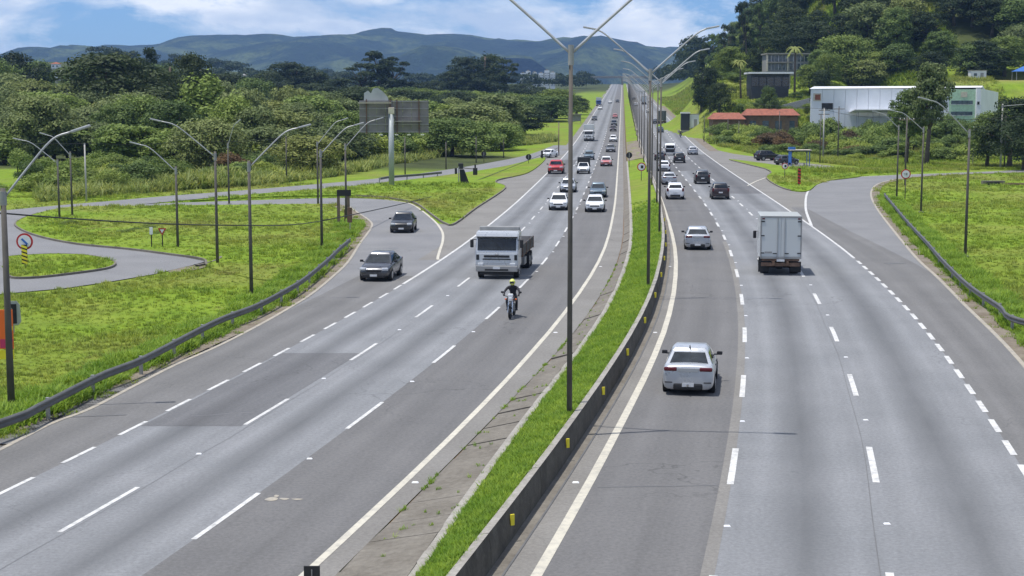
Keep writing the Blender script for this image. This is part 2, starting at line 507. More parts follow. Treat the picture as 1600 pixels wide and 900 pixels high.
LINE_Y = [12, 16, 20, 25, 30, 35, 40, 45, 50, 55, 60, 66, 72, 80, 88, 96, 105, 115, 125, 140, 155, 175, 200, 230, 260, 300, 340, 400, 460, 550, 700, 900, 1150, 1400, 1700]
LINE_X = {
    'L0': [-8.67, -7.74, -6.84, -5.76, -4.71, -3.71, -2.75, -1.83, -0.96, -0.12, 0.67, 1.59, 2.45, 3.53, 4.53, 5.44, 6.36, 7.26, 8.09, 9.28, 10.42, 11.87, 13.65, 15.79, 17.92, 20.77, 23.62, 27.89, 32.16, 38.57, 49.25, 63.49, 81.29, 99.09, 120.45],
    'D1': [-11.95, -11.06, -10.19, -9.14, -8.12, -7.13, -6.18, -5.27, -4.39, -3.54, -2.73, -1.81, -0.94, 0.14, 1.12, 2.02, 2.93, 3.81, 4.62, 5.79, 6.93, 8.37, 10.15, 12.29, 14.42, 17.27, 20.12, 24.39, 28.66, 35.07, 45.75, 59.99, 77.79, 95.59, 116.95],
    'D2': [-15.46, -14.54, -13.64, -12.55, -11.50, -10.49, -9.53, -8.60, -7.72, -6.88, -6.07, -5.16, -4.31, -3.27, -2.31, -1.43, -0.52, 0.38, 1.21, 2.41, 3.55, 5.00, 6.78, 8.92, 11.06, 13.90, 16.75, 21.02, 25.30, 31.70, 42.38, 56.62, 74.42, 92.22, 113.58],
    'D3': [-18.47, -17.59, -16.73, -15.69, -14.69, -13.71, -12.77, -11.86, -10.99, -10.14, -9.34, -8.42, -7.56, -6.49, -5.51, -4.60, -3.66, -2.72, -1.85, -0.60, 0.57, 2.03, 3.81, 5.95, 8.08, 10.93, 13.78, 18.05, 22.32, 28.73, 39.41, 53.65, 71.45, 89.25, 110.61],
    'R0': [-3.40, -2.57, -1.75, -0.75, 0.23, 1.19, 2.13, 3.04, 3.93, 4.81, 5.64, 6.58, 7.44, 8.49, 9.43, 10.30, 11.18, 12.05, 12.85, 14.01, 15.14, 16.58, 18.36, 20.50, 22.63, 25.48, 28.33, 32.60, 36.87, 43.28, 53.96, 68.20, 86.00, 103.80, 125.16],
    'D1R': [0.26, 1.12, 1.96, 2.98, 3.97, 4.92, 5.84, 6.73, 7.59, 8.41, 9.20, 10.11, 10.96, 12.02, 13.01, 13.93, 14.90, 15.88, 16.79, 18.08, 19.28, 20.75, 22.53, 24.67, 26.80, 29.65, 32.50, 36.77, 41.04, 47.45, 58.13, 72.37, 90.17, 107.97, 129.33],
    'D2R': [3.58, 4.55, 5.48, 6.61, 7.68, 8.70, 9.68, 10.60, 11.48, 12.30, 13.08, 13.97, 14.80, 15.84, 16.79, 17.68, 18.59, 19.52, 20.37, 21.61, 22.77, 24.23, 26.01, 28.15, 30.28, 33.13, 35.98, 40.25, 44.52, 50.93, 61.61, 75.85, 93.65, 111.45, 132.81],
    'D3R': [8.41, 9.22, 10.01, 10.98, 11.93, 12.86, 13.76, 14.65, 15.51, 16.34, 17.15, 18.06, 18.91, 19.94, 20.88, 21.75, 22.63, 23.49, 24.29, 25.45, 26.57, 28.01, 29.79, 31.93, 34.07, 36.91, 39.76, 44.03, 48.31, 54.71, 65.39, 79.63, 97.43, 115.23, 136.59],
    'GM': [-4.51, -3.99, -3.45, -2.75, -2.03, -1.29, -0.52, 0.28, 1.10, 1.95, 2.78, 3.71, 4.57, 5.60, 6.53, 7.37, 8.22, 9.05, 9.80, 10.91, 12.01, 13.44, 15.22, 17.36, 19.49, 22.34, 25.19, 29.46, 33.73, 40.14, 50.82, 65.06, 82.86, 100.66, 122.02],
    'DR': [-7.63, -6.82, -6.02, -5.02, -4.03, -3.06, -2.09, -1.13, -0.19, 0.75, 1.66, 2.67, 3.60, 4.71, 5.71, 6.60, 7.48, 8.32, 9.07, 10.19, 11.28, 12.72, 14.50, 16.63, 18.77, 21.62, 24.46, 28.74, 33.01, 39.42, 50.10, 64.34, 82.14, 99.94, 121.30],
    'BB': [-4.76, -3.87, -3.00, -1.93, -0.90, 0.11, 1.09, 2.04, 2.96, 3.85, 4.70, 5.66, 6.55, 7.63, 8.60, 9.52, 10.47, 11.43, 12.32, 13.58, 14.77, 16.24, 18.02, 20.15, 22.29, 25.14, 27.98, 32.26, 36.53, 42.94, 53.62, 67.86, 85.66, 103.46, 124.82],
}
def X_of(k, y):
    ys = np.asarray(LINE_Y, float); xs = np.asarray(LINE_X[k], float)
    if k == 'GM':
        xs = np.minimum(xs, np.asarray(LINE_X['BB']) - 0.9)
    return np.interp(y, ys, xs)
def heading(k, y):
    """tangent of a line, as (dx, dy)"""
    d = Vector((float(X_of(k, y + 4) - X_of(k, y - 4)), 8.0)); d.normalize(); return d

def smooth_line(pts, closed=False, n=6):
    """Catmull-Rom through the points"""
    P = [np.array(p, float) for p in pts]
    out = []
    N = len(P)
    rng_ = range(N) if closed else range(N - 1)
    for i in rng_:
        p1 = P[i]; p2 = P[(i + 1) % N]
        p0 = P[i - 1] if (closed or i > 0) else 2 * p1 - p2
        p3 = P[(i + 2) % N] if (closed or i + 2 < N) else 2 * p2 - p1
        for k in range(n):
            t = k / n
            out.append(0.5 * (2 * p1 + (p2 - p0) * t + (2 * p0 - 5 * p1 + 4 * p2 - p3) * t * t + (3 * p1 - p0 - 3 * p2 + p3) * t ** 3))
    if not closed: out.append(P[-1])
    return np.array(out)

def offset_line(P, d):
    """to the right of travel for d > 0"""
    T = np.gradient(P, axis=0)
    T /= np.maximum(1e-6, np.linalg.norm(T, axis=1))[:, None]
    return P + np.stack([T[:, 1], -T[:, 0]], 1) * d

def resample(P, step):
    s = np.concatenate([[0], np.cumsum(np.linalg.norm(np.diff(P, axis=0), axis=1))])
    n = max(2, int(s[-1] / step) + 1)
    q = np.linspace(0, s[-1], n)
    return np.stack([np.interp(q, s, P[:, 0]), np.interp(q, s, P[:, 1])], 1), q

RY = np.concatenate([np.arange(14, 130, 2.0), np.arange(130, 300, 6.0), np.arange(300, 700, 15.0), np.arange(700, 1701, 40.0)])

# edges of the ramps and islands, world metres
LEFT_EDGE = smooth_line([(-17.6, 14.0), (-16.9, 24.0), (-16.1, 33.0), (-14.84, 43.66), (-14.48, 46.96), (-13.91, 49.27), (-13.48, 53.13), (-12.99, 57.48), (-12.18, 62.42), (-11.49, 68.27), (-10.94, 74.34), (-10.6, 79.38), (-10.43, 86.38), (-10.4, 95.48), (-10.91, 108.65), (-11.24, 119.61), (-11.62, 125.95), (-12.52, 131.52), (-14.11, 139.21), (-15.84, 147.83)])
RAMP_OUT = smooth_line([(-17.42, 160.74), (-13.88, 158.62), (-11.63, 155.02), (-9.67, 149.69), (-6.86, 131.52), (-5.5, 119.61), (-5.02, 111.2), (-4.87, 102.97), (-4.73, 97.45), (-4.43, 97.86)])
LOOP_TOP = [(-55.17, 124.63), (-50.79, 132.25), (-46.74, 140.03), (-42.02, 146.03), (-34.87, 152.07), (-26.19, 157.06), (-21.29, 159.67), (-17.42, 160.74)]
LOOP_LOW = [(-32.28, 75.3), (-29.13, 77.03), (-26.75, 79.65), (-24.14, 82.15), (-22.5, 85.13), (-20.89, 88.99), (-19.68, 93.96), (-19.27, 96.26)]
ISLAND_BIG = [(-41.89, 145.58), (-42.49, 137.6), (-41.48, 128.68), (-39.42, 122.07), (-35.22, 113.87), (-30.62, 107.66), (-26.08, 103.88), (-22.17, 99.93), (-19.55, 96.85),
              (-18.07, 91.77), (-13.57, 85.13), (-12.69, 91.77), (-12.28, 102.97), (-12.23, 116.1), (-12.08, 124.63), (-12.71, 130.09), (-14.35, 137.6), (-15.98, 145.14), (-17.11, 149.22), (-19.97, 149.69), (-24.81, 148.75), (-30.82, 147.83), (-36.76, 146.92)]
ISLAND_SMALL = [(-32.37, 97.86), (-31.59, 99.3), (-29.76, 100.14), (-27.38, 99.09), (-25.32, 96.26), (-24.41, 93.96), (-24.33, 91.41), (-25.65, 88.66), (-26.96, 86.86), (-28.16, 86.54), (-29.04, 87.99), (-30.69, 92.49)]
FRONTAGE = smooth_line([(-53.63, 116.67), (-47.48, 132.25), (-42.84, 144.26), (-38.4, 153.53), (-33.95, 162.93), (-28.6, 171.66), (-19.68, 189.15), (-15.87, 197.61), (-10.06, 214), (-4.84, 233.01), (0, 253.77), (5.88, 282.97), (11.88, 329.09)])
TRIANGLE = [(-18.26, 182.72), (-15.14, 191.38), (-9.46, 206.8), (-4.11, 224.66), (0, 241.89), (4.21, 266.53), (5.82, 269.18), (4.71, 246.54), (2.34, 216.82), (0, 204.22), (-1.64, 197.61), (-1.98, 189.89), (-0.74, 178.66), (-3.33, 145.14), (-4.68, 125.95), (-5.47, 125.95), (-6.9, 134.5), (-9.45, 151.1), (-11.69, 157.57), (-14.03, 161.83), (-17.77, 164.04), (-22.4, 162.93), (-26.8, 160.74), (-32.31, 155.02), (-31.07, 158.62), (-26.61, 168.06)]
RIGHT_EDGE = smooth_line([(13.9, 24.0), (16.4, 40.0), (19.75, 58.49), (21.03, 65.95), (22.46, 75.06), (24.36, 86.7), (26.19, 98.67), (29.69, 118.42), (33.79, 140.85), (37.53, 159.67), (41.05, 174.78), (45.02, 188.41), (49.74, 199.22), (54.63, 206.8), (62.04, 213.08), (75.26, 220.68)])
RAMP_IN = smooth_line([(24.23, 123.98), (27.78, 145.14), (32.92, 171.05), (36.84, 185.52), (40.79, 196.01), (46.07, 205.07), (52.5, 210.35), (56.73, 213.08), (65.5, 218.73), (77.3, 226.7)])
RIGHT_ISLAND = [(36.99, 262.61), (39.69, 251.32), (42.63, 233.01), (46.61, 228.77), (47.8, 216.82), (46.7, 205.93), (40.79, 196.01), (36.84, 185.52), (33.15, 172.27), (31.51, 173.52), (31.66, 184.11), (33.46, 202.53), (36.52, 216.82), (37.5, 227.73), (37.35, 239.62)]
SIDE_ROAD_UP = [(49.33, 459.62), (40.11, 339.15), (40.52, 309.82), (41.37, 288.72), (44.05, 271.87), (46.4, 253.77), (49.81, 239.62)]

def strip_poly(kl, kr, y0, y1, dl=0.0, dr=0.0):
    ys = RY[(RY >= y0) & (RY <= y1)]
    return np.concatenate([np.stack([X_of(kl, ys) + dl, ys], 1), np.stack([X_of(kr, ys) + dr, ys], 1)[::-1]])

def arr(pts): return np.array([(p[0], p[1]) for p in pts], float)
ramp_left_poly = np.concatenate([LEFT_EDGE, arr([(-17.11, 149.22), (-19.91, 149.22), (-24.74, 148.29), (-30.64, 146.92), (-36.54, 146.03), (-41.64, 144.7), (-42.25, 136.81), (-41.25, 127.99), (-39.42, 122.07), (-35.39, 114.42), (-30.76, 108.15), (-26.19, 104.34), (-22.26, 100.35), (-19.27, 96.26), (-19.68, 93.96), (-20.89, 88.99), (-22.5, 85.13), (-24.14, 82.15), (-26.75, 79.65), (-29.13, 77.03), (-32.28, 75.3)]),
                                 arr(LOOP_TOP), RAMP_OUT, np.stack([X_of('D3', np.arange(104, 12, -4.0)), np.arange(104, 12, -4.0)], 1)])
gore_left_poly = np.concatenate([RAMP_OUT[26:49], np.stack([X_of('D3', np.arange(98, 330, 6.0)), np.arange(98, 330, 6.0)], 1),
                                 arr([(8.63, 288.72), (5.82, 269.18), (2.34, 216.82), (0, 204.22), (-1.79, 196.01), (-2.04, 188.41), (-0.74, 178.66), (-3.33, 145.14), (-4.68, 125.95), (-5.52, 125.95)])])
frontage_poly = np.concatenate([offset_line(FRONTAGE, 3.0), offset_line(FRONTAGE, -3.0)[::-1]])
ramp_right_poly = np.concatenate([np.stack([X_of('D3R', np.arange(14, 126, 4.0)), np.arange(14, 126, 4.0)], 1), RAMP_IN, RIGHT_EDGE[::-1]])
gore_right_poly = np.concatenate([np.stack([X_of('D3R', np.arange(122, 470, 6.0)), np.arange(122, 470, 6.0)], 1), arr(SIDE_ROAD_UP), arr([(48.08, 226.7), (42.63, 233.01), (39.5, 250.12), (36.99, 262.61), (37.35, 239.62), (37.5, 227.73), (36.52, 216.82), (33.46, 202.53), (31.66, 184.11), (31.51, 173.52), (33.15, 172.27)]), RAMP_IN[0:13][::-1]])
highway_poly = strip_poly('D3', 'D3R', 14, 1700, -1.4, 1.4)

def inside(poly, x, y):
    x = np.asarray(x, float); y = np.asarray(y, float)
    c = np.zeros(x.shape, bool)
    P = np.asarray(poly, float)
    for (x0, y0), (x1, y1) in zip(P, np.roll(P, -1, 0)):
        k = ((y0 > y) != (y1 > y))
        with np.errstate(divide='ignore', invalid='ignore'):
            xi = (x1 - x0) * (y - y0) / (y1 - y0 if y1 != y0 else 1e-9) + x0
        c ^= k & (x < xi)
    return c
PAVED = [ramp_left_poly, gore_left_poly, frontage_poly, ramp_right_poly, gore_right_poly, highway_poly]
def paved(x, y):
    c = np.zeros(np.asarray(x).shape, bool)
    for p in PAVED: c |= inside(p, x, y)
    for p in (ISLAND_BIG, ISLAND_SMALL, TRIANGLE, RIGHT_ISLAND): c &= ~inside(arr(p), x, y)
    return c
_bd = []
for p in PAVED:
    q = np.concatenate([p, p[:1]])
    q = q[q[:, 1] < 700]
    _bd.append(resample(q, 3.0)[0])
_bd = np.concatenate(_bd)
def pave_dist(x, y):
    x = np.asarray(x, float).ravel(); y = np.asarray(y, float).ravel()
    d = np.full(x.shape, 1e9)
    for i in range(0, len(_bd), 64):
        b = _bd[i:i + 64]
        d = np.minimum(d, np.sqrt(((x[:, None] - b[None, :, 0]) ** 2 + (y[:, None] - b[None, :, 1]) ** 2).min(1)))
    return d

def sstep(a, b, x):
    t = np.clip((np.asarray(x, float) - a) / (b - a), 0, 1)
    return t * t * (3 - 2 * t)

def vnoise(x, y, s, seed=0):
    """smooth value noise"""
    x = np.asarray(x, float) / s; y = np.asarray(y, float) / s
    xi = np.floor(x).astype(np.int64); yi = np.floor(y).astype(np.int64)
    fx = x - xi; fy = y - yi
    fx = fx * fx * (3 - 2 * fx); fy = fy * fy * (3 - 2 * fy)
    def h(a, b):
        k = (a * 374761393 + b * 668265263 + seed * 974711) & 0x7fffffff
        k = ((k ^ (k >> 13)) * 1274126177) & 0x7fffffff
        return ((k ^ (k >> 16)) & 0xffff) / 65535.0
    return (h(xi, yi) * (1 - fx) + h(xi + 1, yi) * fx) * (1 - fy) + (h(xi, yi + 1) * (1 - fx) + h(xi + 1, yi + 1) * fx) * fy - 0.5

def hill(x, y):
    """the wooded hill on the right, its foot along the road"""
    toe = X_of('D3R', np.minimum(y, 1700)) + 8.0
    side = sstep(0, 75, x - toe)
    front = sstep(355, 560, y - 0.10 * np.maximum(0, 60 - x)) * sstep(1500, 850, y)
    base = 62.0 * side * front
    terrace = 11.5 * sstep(352, 392, y) * sstep(92, 112, x) * sstep(520, 400, y)
    knoll = (8.6 + 5.0 * sstep(402, 424, y)) * sstep(42, 58, x) * sstep(360, 396, y) * sstep(475, 435, y) * sstep(104, 86, x)
    base = np.maximum(base, knoll)
    foot = 2.2 * sstep(250, 340, y) * sstep(10, 60, x - toe)
    return np.maximum(base, terrace) + foot

def gz(x, y, masked=True):
    """ground height"""
    x = np.asarray(x, float); y = np.asarray(y, float)
    z = rise(y)
    b = 0.55 * vnoise(x, y, 17, 1) + 0.30 * vnoise(x, y, 6, 2) + 0.10 * vnoise(x, y, 2.2, 3)
    if masked:
        m = np.clip((pave_dist(x, y).reshape(x.shape) - 1.0) / 9.0, 0, 1)
        m = np.where(paved(x, y), 0.0, m)
    else:
        m = 1.0
    far = sstep(700, 1500, y)
    z = z + b * m - 0.06 + hill(x, y)
    z = z + far * 6.0 * vnoise(x, y, 260, 5) * np.clip((np.abs(x - X_of('GM', np.minimum(y, 1700))) - 40) / 60, 0, 1)
    left_up = 20.0 * sstep(-150, -330, x) * sstep(330, 800, y) * sstep(2400, 1200, y)
    return z + left_up

# ------------------------------------------------------------------ terrain
def build_terrain():
    ys = np.concatenate([np.arange(-40, 20, 10.0), np.arange(20, 200, 2.0), np.arange(200, 420, 4.0), np.arange(420, 800, 10.0),
                         np.arange(800, 1800, 40.0), np.geomspace(1800, 9500, 16)])
    s = np.concatenate([-np.geomspace(5200, 200, 18), -np.arange(196, 72, -6.0), np.arange(-72, 100, 1.7), np.arange(100, 200, 5.0), np.geomspace(205, 5200, 18)])
    Xg, Yg = np.meshgrid(s, ys)
    Xg = Xg + 0.0715 * np.clip(Yg, 0, 1700) * np.exp(-(np.abs(s)[None, :] / 400.0) ** 2) * sstep(150, 500, Yg)
    Z = gz(Xg, Yg)
    n, m = Xg.shape
    v = np.stack([Xg, Yg, Z], -1).reshape(-1, 3)
    idx = np.arange(n * m).reshape(n, m)
    f = np.stack([idx[:-1, :-1], idx[:-1, 1:], idx[1:, 1:], idx[1:, :-1]], -1).reshape(-1, 4)
    me = mesh_of('ground', v.tolist(), f.tolist(), M['ground'], True)
    # woodland floor: leaf litter and undergrowth where the woods stand
    hz = hill(Xg, Yg)
    toe = X_of('D3R', np.minimum(Yg, 1700)) + 8
    wood = sstep(14, 24, hz) * np.where((Yg > 440) & (Yg < 820), sstep(38, 60, Xg - toe), 1.0) * sstep(408, 428, Yg)
    left = sstep(214, 232, Yg + 0.12 * Xg) * sstep(-14, -30, Xg - X_of('D3', np.minimum(Yg, 1700)) + np.maximum(0, 300 - Yg) * -0.55)
    wood = np.clip(wood + left + sstep(1000, 1200, Yg), 0, 1)
    dry = np.exp(-(((Xg - 60) / 15) ** 2 + ((Yg - 398) / 30) ** 2)) + sstep(384, 392, Yg) * sstep(425, 405, Yg) * sstep(80, 92, Xg)
    a = me.attributes.new('dry', 'FLOAT', 'POINT')
    a.data.foreach_set('value', np.clip(dry * (0.6 + 0.8 * vnoise(Xg, Yg, 9, 44)), 0, 0.9).ravel().astype(np.float32))
    a = me.attributes.new('wood', 'FLOAT', 'POINT')
    a.data.foreach_set('value', wood.ravel().astype(np.float32))
    tag(obj('ground', me), kind='structure')
build_terrain()

def mountain_mat():
    t = NT('forested mountain'); p = t.pos()
    n = t.noise(p, 0.0042, 8.0, 0.68)
    c = t.ramp(n, [(0.34, (0.008, 0.018, 0.014)), (0.5, (0.026, 0.046, 0.022)), (0.62, (0.130, 0.165, 0.050))])
    c = t.mix(1.0, c, t.ramp(t.noise(p, 0.06, 4.0, 0.7), [(0.3, 0.6), (0.7, 1.3)]), 'MULTIPLY')
    t.bump(t.noise(p, 0.022, 6.0, 0.75), 1.0, 60.0)
    return t.done(c, 0.95, 0.0, 0.1)

def build_mountains():
    mm = mountain_mat()
    def ridge(name, prof, yc, w, amp, seed, x0, x1):
        px = np.array([p[0] for p in prof]); pz = np.array([p[1] for p in prof])
        xs = np.linspace(x0, x1, 260); ys = np.linspace(yc - w, yc + w, 56)
        X, Y = np.meshgrid(xs, ys)
        top = np.interp(X, px, pz)
        t = np.abs(Y - yc) / w
        spur = vnoise(X, Y * 0.3, 520, seed) * 1.5 + vnoise(X, Y * 0.5, 210, seed + 1) * 0.8
        shape = np.clip(1 - (t * (1.0 + 0.7 * spur)) ** 1.25, 0, 1)
        shape = np.where(np.abs(Y - yc) < w * 0.04, 1.0, shape)
        Z = top * shape + amp * (vnoise(X, Y, 330, seed + 2) + 0.5 * vnoise(X, Y, 120, seed + 3) + 0.22 * vnoise(X, Y, 50, seed + 4)) * (0.3 + 0.7 * t)
        rid = 1 - np.abs(2 * vnoise(X, Y, 430, seed + 8)) * 2
        Z += 60 * rid * np.clip(t, 0, 0.8) * (1 - t) + 16.0 * vnoise(X, Y, 44, seed + 6)
        n, m = X.shape
        idx = np.arange(n * m).reshape(n, m)
        f = np.stack([idx[:-1, :-1], idx[:-1, 1:], idx[1:, 1:], idx[1:, :-1]], -1).reshape(-1, 4)
        tag(obj(name, mesh_of(name, np.stack([X, Y, Z], -1).reshape(-1, 3).tolist(), f.tolist(), mm, True)), kind='structure')
    def pf(pix, Y): return [((a - 800) / 2400 * Y, 9.9 + (160 - b) / 2400 * Y) for a, b in pix]
    ridge('mountain_range', pf([(-900, 92), (-300, 96), (0, 108), (60, 103), (110, 92), (165, 78), (230, 72), (268, 71), (300, 59), (350, 56), (400, 56), (480, 55), (550, 50), (610, 51), (660, 59), (700, 58), (790, 66), (830, 67), (885, 62), (940, 62), (1000, 72), (1040, 79), (1090, 76), (1130, 76), (1400, 90), (2600, 70)], 5600), 5600, 1700, 95, 31, -4200, 4200)
build_mountains()

# ------------------------------------------------------------------ road surfaces
def strip(name, kl, kr, y0, y1, mat, parent, dz=0.0, dl=0.0, dr=0.0, lateral=None):
    ys = np.unique(np.concatenate([[y0], RY[(RY > y0) & (RY < y1)], [y1]]))
    xl = X_of(kl, ys) + dl; xr = X_of(kr, ys) + dr
    z = rise(ys) + dz
    n = len(ys)
    v = [(a, y, q) for a, y, q in zip(xl, ys, z)] + [(b, y, q) for b, y, q in zip(xr, ys, z)]
    uv = [(0.0, y) for y in ys] + [(1.0, y) for y in ys]
    f = [(i, i + n, i + n + 1, i + 1) for i in range(n - 1)]
    return obj(name, mesh_of(name, v, f, mat, False, uv), parent)

def sheet(name, poly, mat, parent=None, dz=0.0, raised=0.0, kind=None, cell=6.0):
    """flat polygon laid on the ground, with a skirt when raised"""
    P = [Vector((p[0], p[1], 0)) for p in poly]
    clean = [P[0]]
    for p in P[1:]:
        if (p - clean[-1]).length > 0.02: clean.append(p)
    tris = tessellate_polygon([clean])
    bm = bmesh.new()
    vs = [bm.verts.new(p) for p in clean]
    for t in tris:
        try: bm.faces.new([vs[i] for i in t])
        except ValueError: pass
    for _ in range(5):
        long = [e for e in bm.edges if e.calc_length() > cell * (1 if e.verts[0].co.y < 200 else 2)]
        if not long: break
        bmesh.ops.subdivide_edges(bm, edges=long, cuts=1, use_grid_fill=False)
        bmesh.ops.triangulate(bm, faces=bm.faces[:])
    bmesh.ops.recalc_face_normals(bm, faces=bm.faces[:])
    if bm.faces and sum(f.normal.z for f in bm.faces) < 0:
        bmesh.ops.reverse_faces(bm, faces=bm.faces[:])
    co = np.array([v.co[:] for v in bm.verts])
    z = rise(co[:, 1]) + dz
    for v, q in zip(bm.verts, z): v.co.z = q
    if raised > 0:
        bd = set(e for e in bm.edges if len(e.link_faces) == 1)
        r = bmesh.ops.extrude_edge_only(bm, edges=list(bd))
        for g in r['geom']:
            if isinstance(g, bmesh.types.BMVert): g.co.z -= raised
    me = bpy.data.meshes.new(name)
    bm.to_mesh(me); bm.free()
    me.materials.append(mat)
    o = obj(name, me, parent)
    if kind: o['kind'] = kind
    return o

road_l = empty('road_left'); tag(road_l, kind='structure')
road_r = empty('road_right'); tag(road_r, kind='structure')
strip('lane', 'D1', 'L0', 14, 1700, M['lane_dark'], road_l)
strip('lane', 'D2', 'D1', 14, 1700, M['lane_light'], road_l)
strip('lane', 'D3', 'D2', 14, 1700, M['lane_light'], road_l)
strip('median_shoulder', 'L0', 'DR', 14, 1700, M['gore'], road_l)
strip('shoulder', 'D3', 'D3', 97, 1700, M['gore'], road_l, -0.008, -1.5, 0.0)
strip('asphalt_patch', 'D3', 'D2', 46.6, 60.5, M['lane_patch'], road_l, 0.004, 0.12, -0.05)
strip('asphalt_patch', 'D3', 'D2', 205, 262, M['lane_patch'], road_l, 0.004, 0.12, -0.05)
strip('median_shoulder', 'BB', 'R0', 14, 1700, M['gore'], road_r)
strip('lane', 'R0', 'D1R', 14, 1700, M['lane_dark'], road_r)
strip('lane', 'D1R', 'D2R', 14, 1700, M['lane_light'], road_r)
strip('lane', 'D2R', 'D3R', 14, 1700, M['lane_light'], road_r)
strip('asphalt_patch', 'D2R', 'D3R', 168, 285, M['lane_patch'], road_r, 0.004, 0.1, -0.1)
strip('asphalt_patch', 'R0', 'D2R', 222, 262, M['lane_patch'], road_r, 0.004, 0.2, 0.0)
strip('shoulder', 'D3R', 'D3R', 118, 1700, M['gore'], road_r, -0.008, 0.0, 1.6)
sheet('ramp', ramp_left_poly, M['ramp'], road_l, -0.012)
strip('auxiliary_lane', 'D3', 'D3', 14, 88, M['lane_aux'], road_l, -0.004, -3.35, 0.0)
sheet('gore_area', gore_left_poly, M['gore'], road_l, -0.018)
sheet('ramp', ramp_right_poly, M['ramp'], road_r, -0.012)
sheet('gore_area', gore_right_poly, M['gore'], road_r, -0.018)
sheet('frontage_road', frontage_poly, M['ramp'], None, -0.006, kind='structure')

# darker auxiliary lane on the right, running up towards the ramp
def ribbon(name, A, B, mat, parent, dz):
    n = len(A)
    v = [(p[0], p[1], float(rise(p[1])) + dz) for p in A] + [(p[0], p[1], float(rise(p[1])) + dz) for p in B]
    uv = [(0.0, p[1]) for p in A] + [(1.0, p[1]) for p in A]
    return obj(name, mesh_of(name, v, [(i, i + n, i + n + 1, i + 1) for i in range(n - 1)], mat, False, uv), parent)
ya = np.arange(14, 148, 4.0)
xa = np.where(ya < 118, X_of('D3R', ya), X_of('D3R', 118) + (ya - 118) * 0.10)
edge_y = RIGHT_EDGE[:, 1]; k_ = np.argmax(edge_y > 160)
xb = np.interp(ya, edge_y[:k_], RIGHT_EDGE[:k_, 0]) - 0.25
xb = np.minimum(xb, xa + 4.4 - 3.2 * np.clip((ya - 70) / 80, 0, 1))
ribbon('auxiliary_lane', np.stack([xa, ya], 1), np.stack([xb, ya], 1), M['lane_aux'], road_r, -0.004)

# ------------------------------------------------------------------ painted markings
def mark(name, P, w, mat, parent, dz=0.007):
    """a painted line of width w along P"""
    A = offset_line(P, -w / 2); B = offset_line(P, w / 2)
    n = len(P)
    v = [(p[0], p[1], float(rise(p[1])) + dz) for p in A] + [(p[0], p[1], float(rise(p[1])) + dz) for p in B]
    return obj(name, mesh_of(name, v, [(i, i + n, i + n + 1, i + 1) for i in range(n - 1)], mat), parent)
def line_pts(k, y0, y1, step=2.0, dx=0.0):
    ys = np.linspace(y0, y1, max(2, int((y1 - y0) / step) + 1))
    return np.stack([X_of(k, ys) + dx, ys], 1)
def long_line(k, y0, y1, dx=0.0):
    ys = np.unique(np.concatenate([[y0], RY[(RY > y0) & (RY < y1)], [y1]]))
    return np.stack([X_of(k, ys) + dx, ys], 1)
mark('edge_line', long_line('L0', 14, 1700), 0.19, M['paint_cream'], road_l)
mark('edge_line', long_line('R0', 14, 1700), 0.24, M['paint_cream'], road_r)
mark('edge_line', long_line('D3', 84, 1700), 0.17, M['paint_white'], road_l)
mark('edge_line', long_line('D3R', 98, 1700), 0.17, M['paint_white'], road_r)
for k, par, ph, end in (('D1', road_l, 34.2, 420), ('D2', road_l, 34.8, 420), ('D1R', road_r, 39.3, 420), ('D2R', road_r, 39.5, 420)):
    y = ph - 12.0
    while y < end:
        mark('lane_dash', line_pts(k, y, y + 4.2, 1.4), 0.135 if par is road_l else 0.18, M['paint_white'], par)
        # raised reflector stud between two dashes
        xs = float(X_of(k, y + 8)) + 0.10
        if y < 150:
            MB().box((xs, y + 8, float(rise(y + 8)) + 0.014), (0.16, 0.11, 0.024), taper=0.7).build('road_stud', M['sign_white'], par)
        y += 12.0
for k, par, y0, y1, p, d, w in (('D3', road_l, 27.2, 82, 3.62, 2.0, 0.14), ('D3R', road_r, 27.4, 97, 3.05, 1.9, 0.19)):
    y = y0
    while y < y1:
        mark('lane_dash', line_pts(k, y, y + d, 1.0), w, M['paint_white'], par, 0.008)
        y += p
mark('edge_line', offset_line(LEFT_EDGE, 0.12), 0.17, M['paint_faded'], road_l)
mark('edge_line', RAMP_OUT[8:52], 0.18, M['paint_cream'], road_l)
mark('edge_line', offset_line(RIGHT_EDGE, -0.12), 0.19, M['paint_faded'], road_r)
mark('edge_line', RAMP_IN, 0.22, M['paint_white'], road_r)
mark('edge_line', smooth_line([(33.59, 203.37), (30.91, 194.45), (28.21, 184.11)]), 0.2, M['paint_cream'], road_r)
for yy in (39.5, 66.0, 93.0):
    MB().box((float(X_of('L0', yy)) + 0.30, yy, 0.014), (0.18, 0.12, 0.026), taper=0.7).build('road_stud', M['sign_white'], road_l)
    MB().box((float(X_of('R0', yy)) - 0.36, yy, 0.014), (0.18, 0.12, 0.026), taper=0.7).build('road_stud', M['sign_white'], road_r)
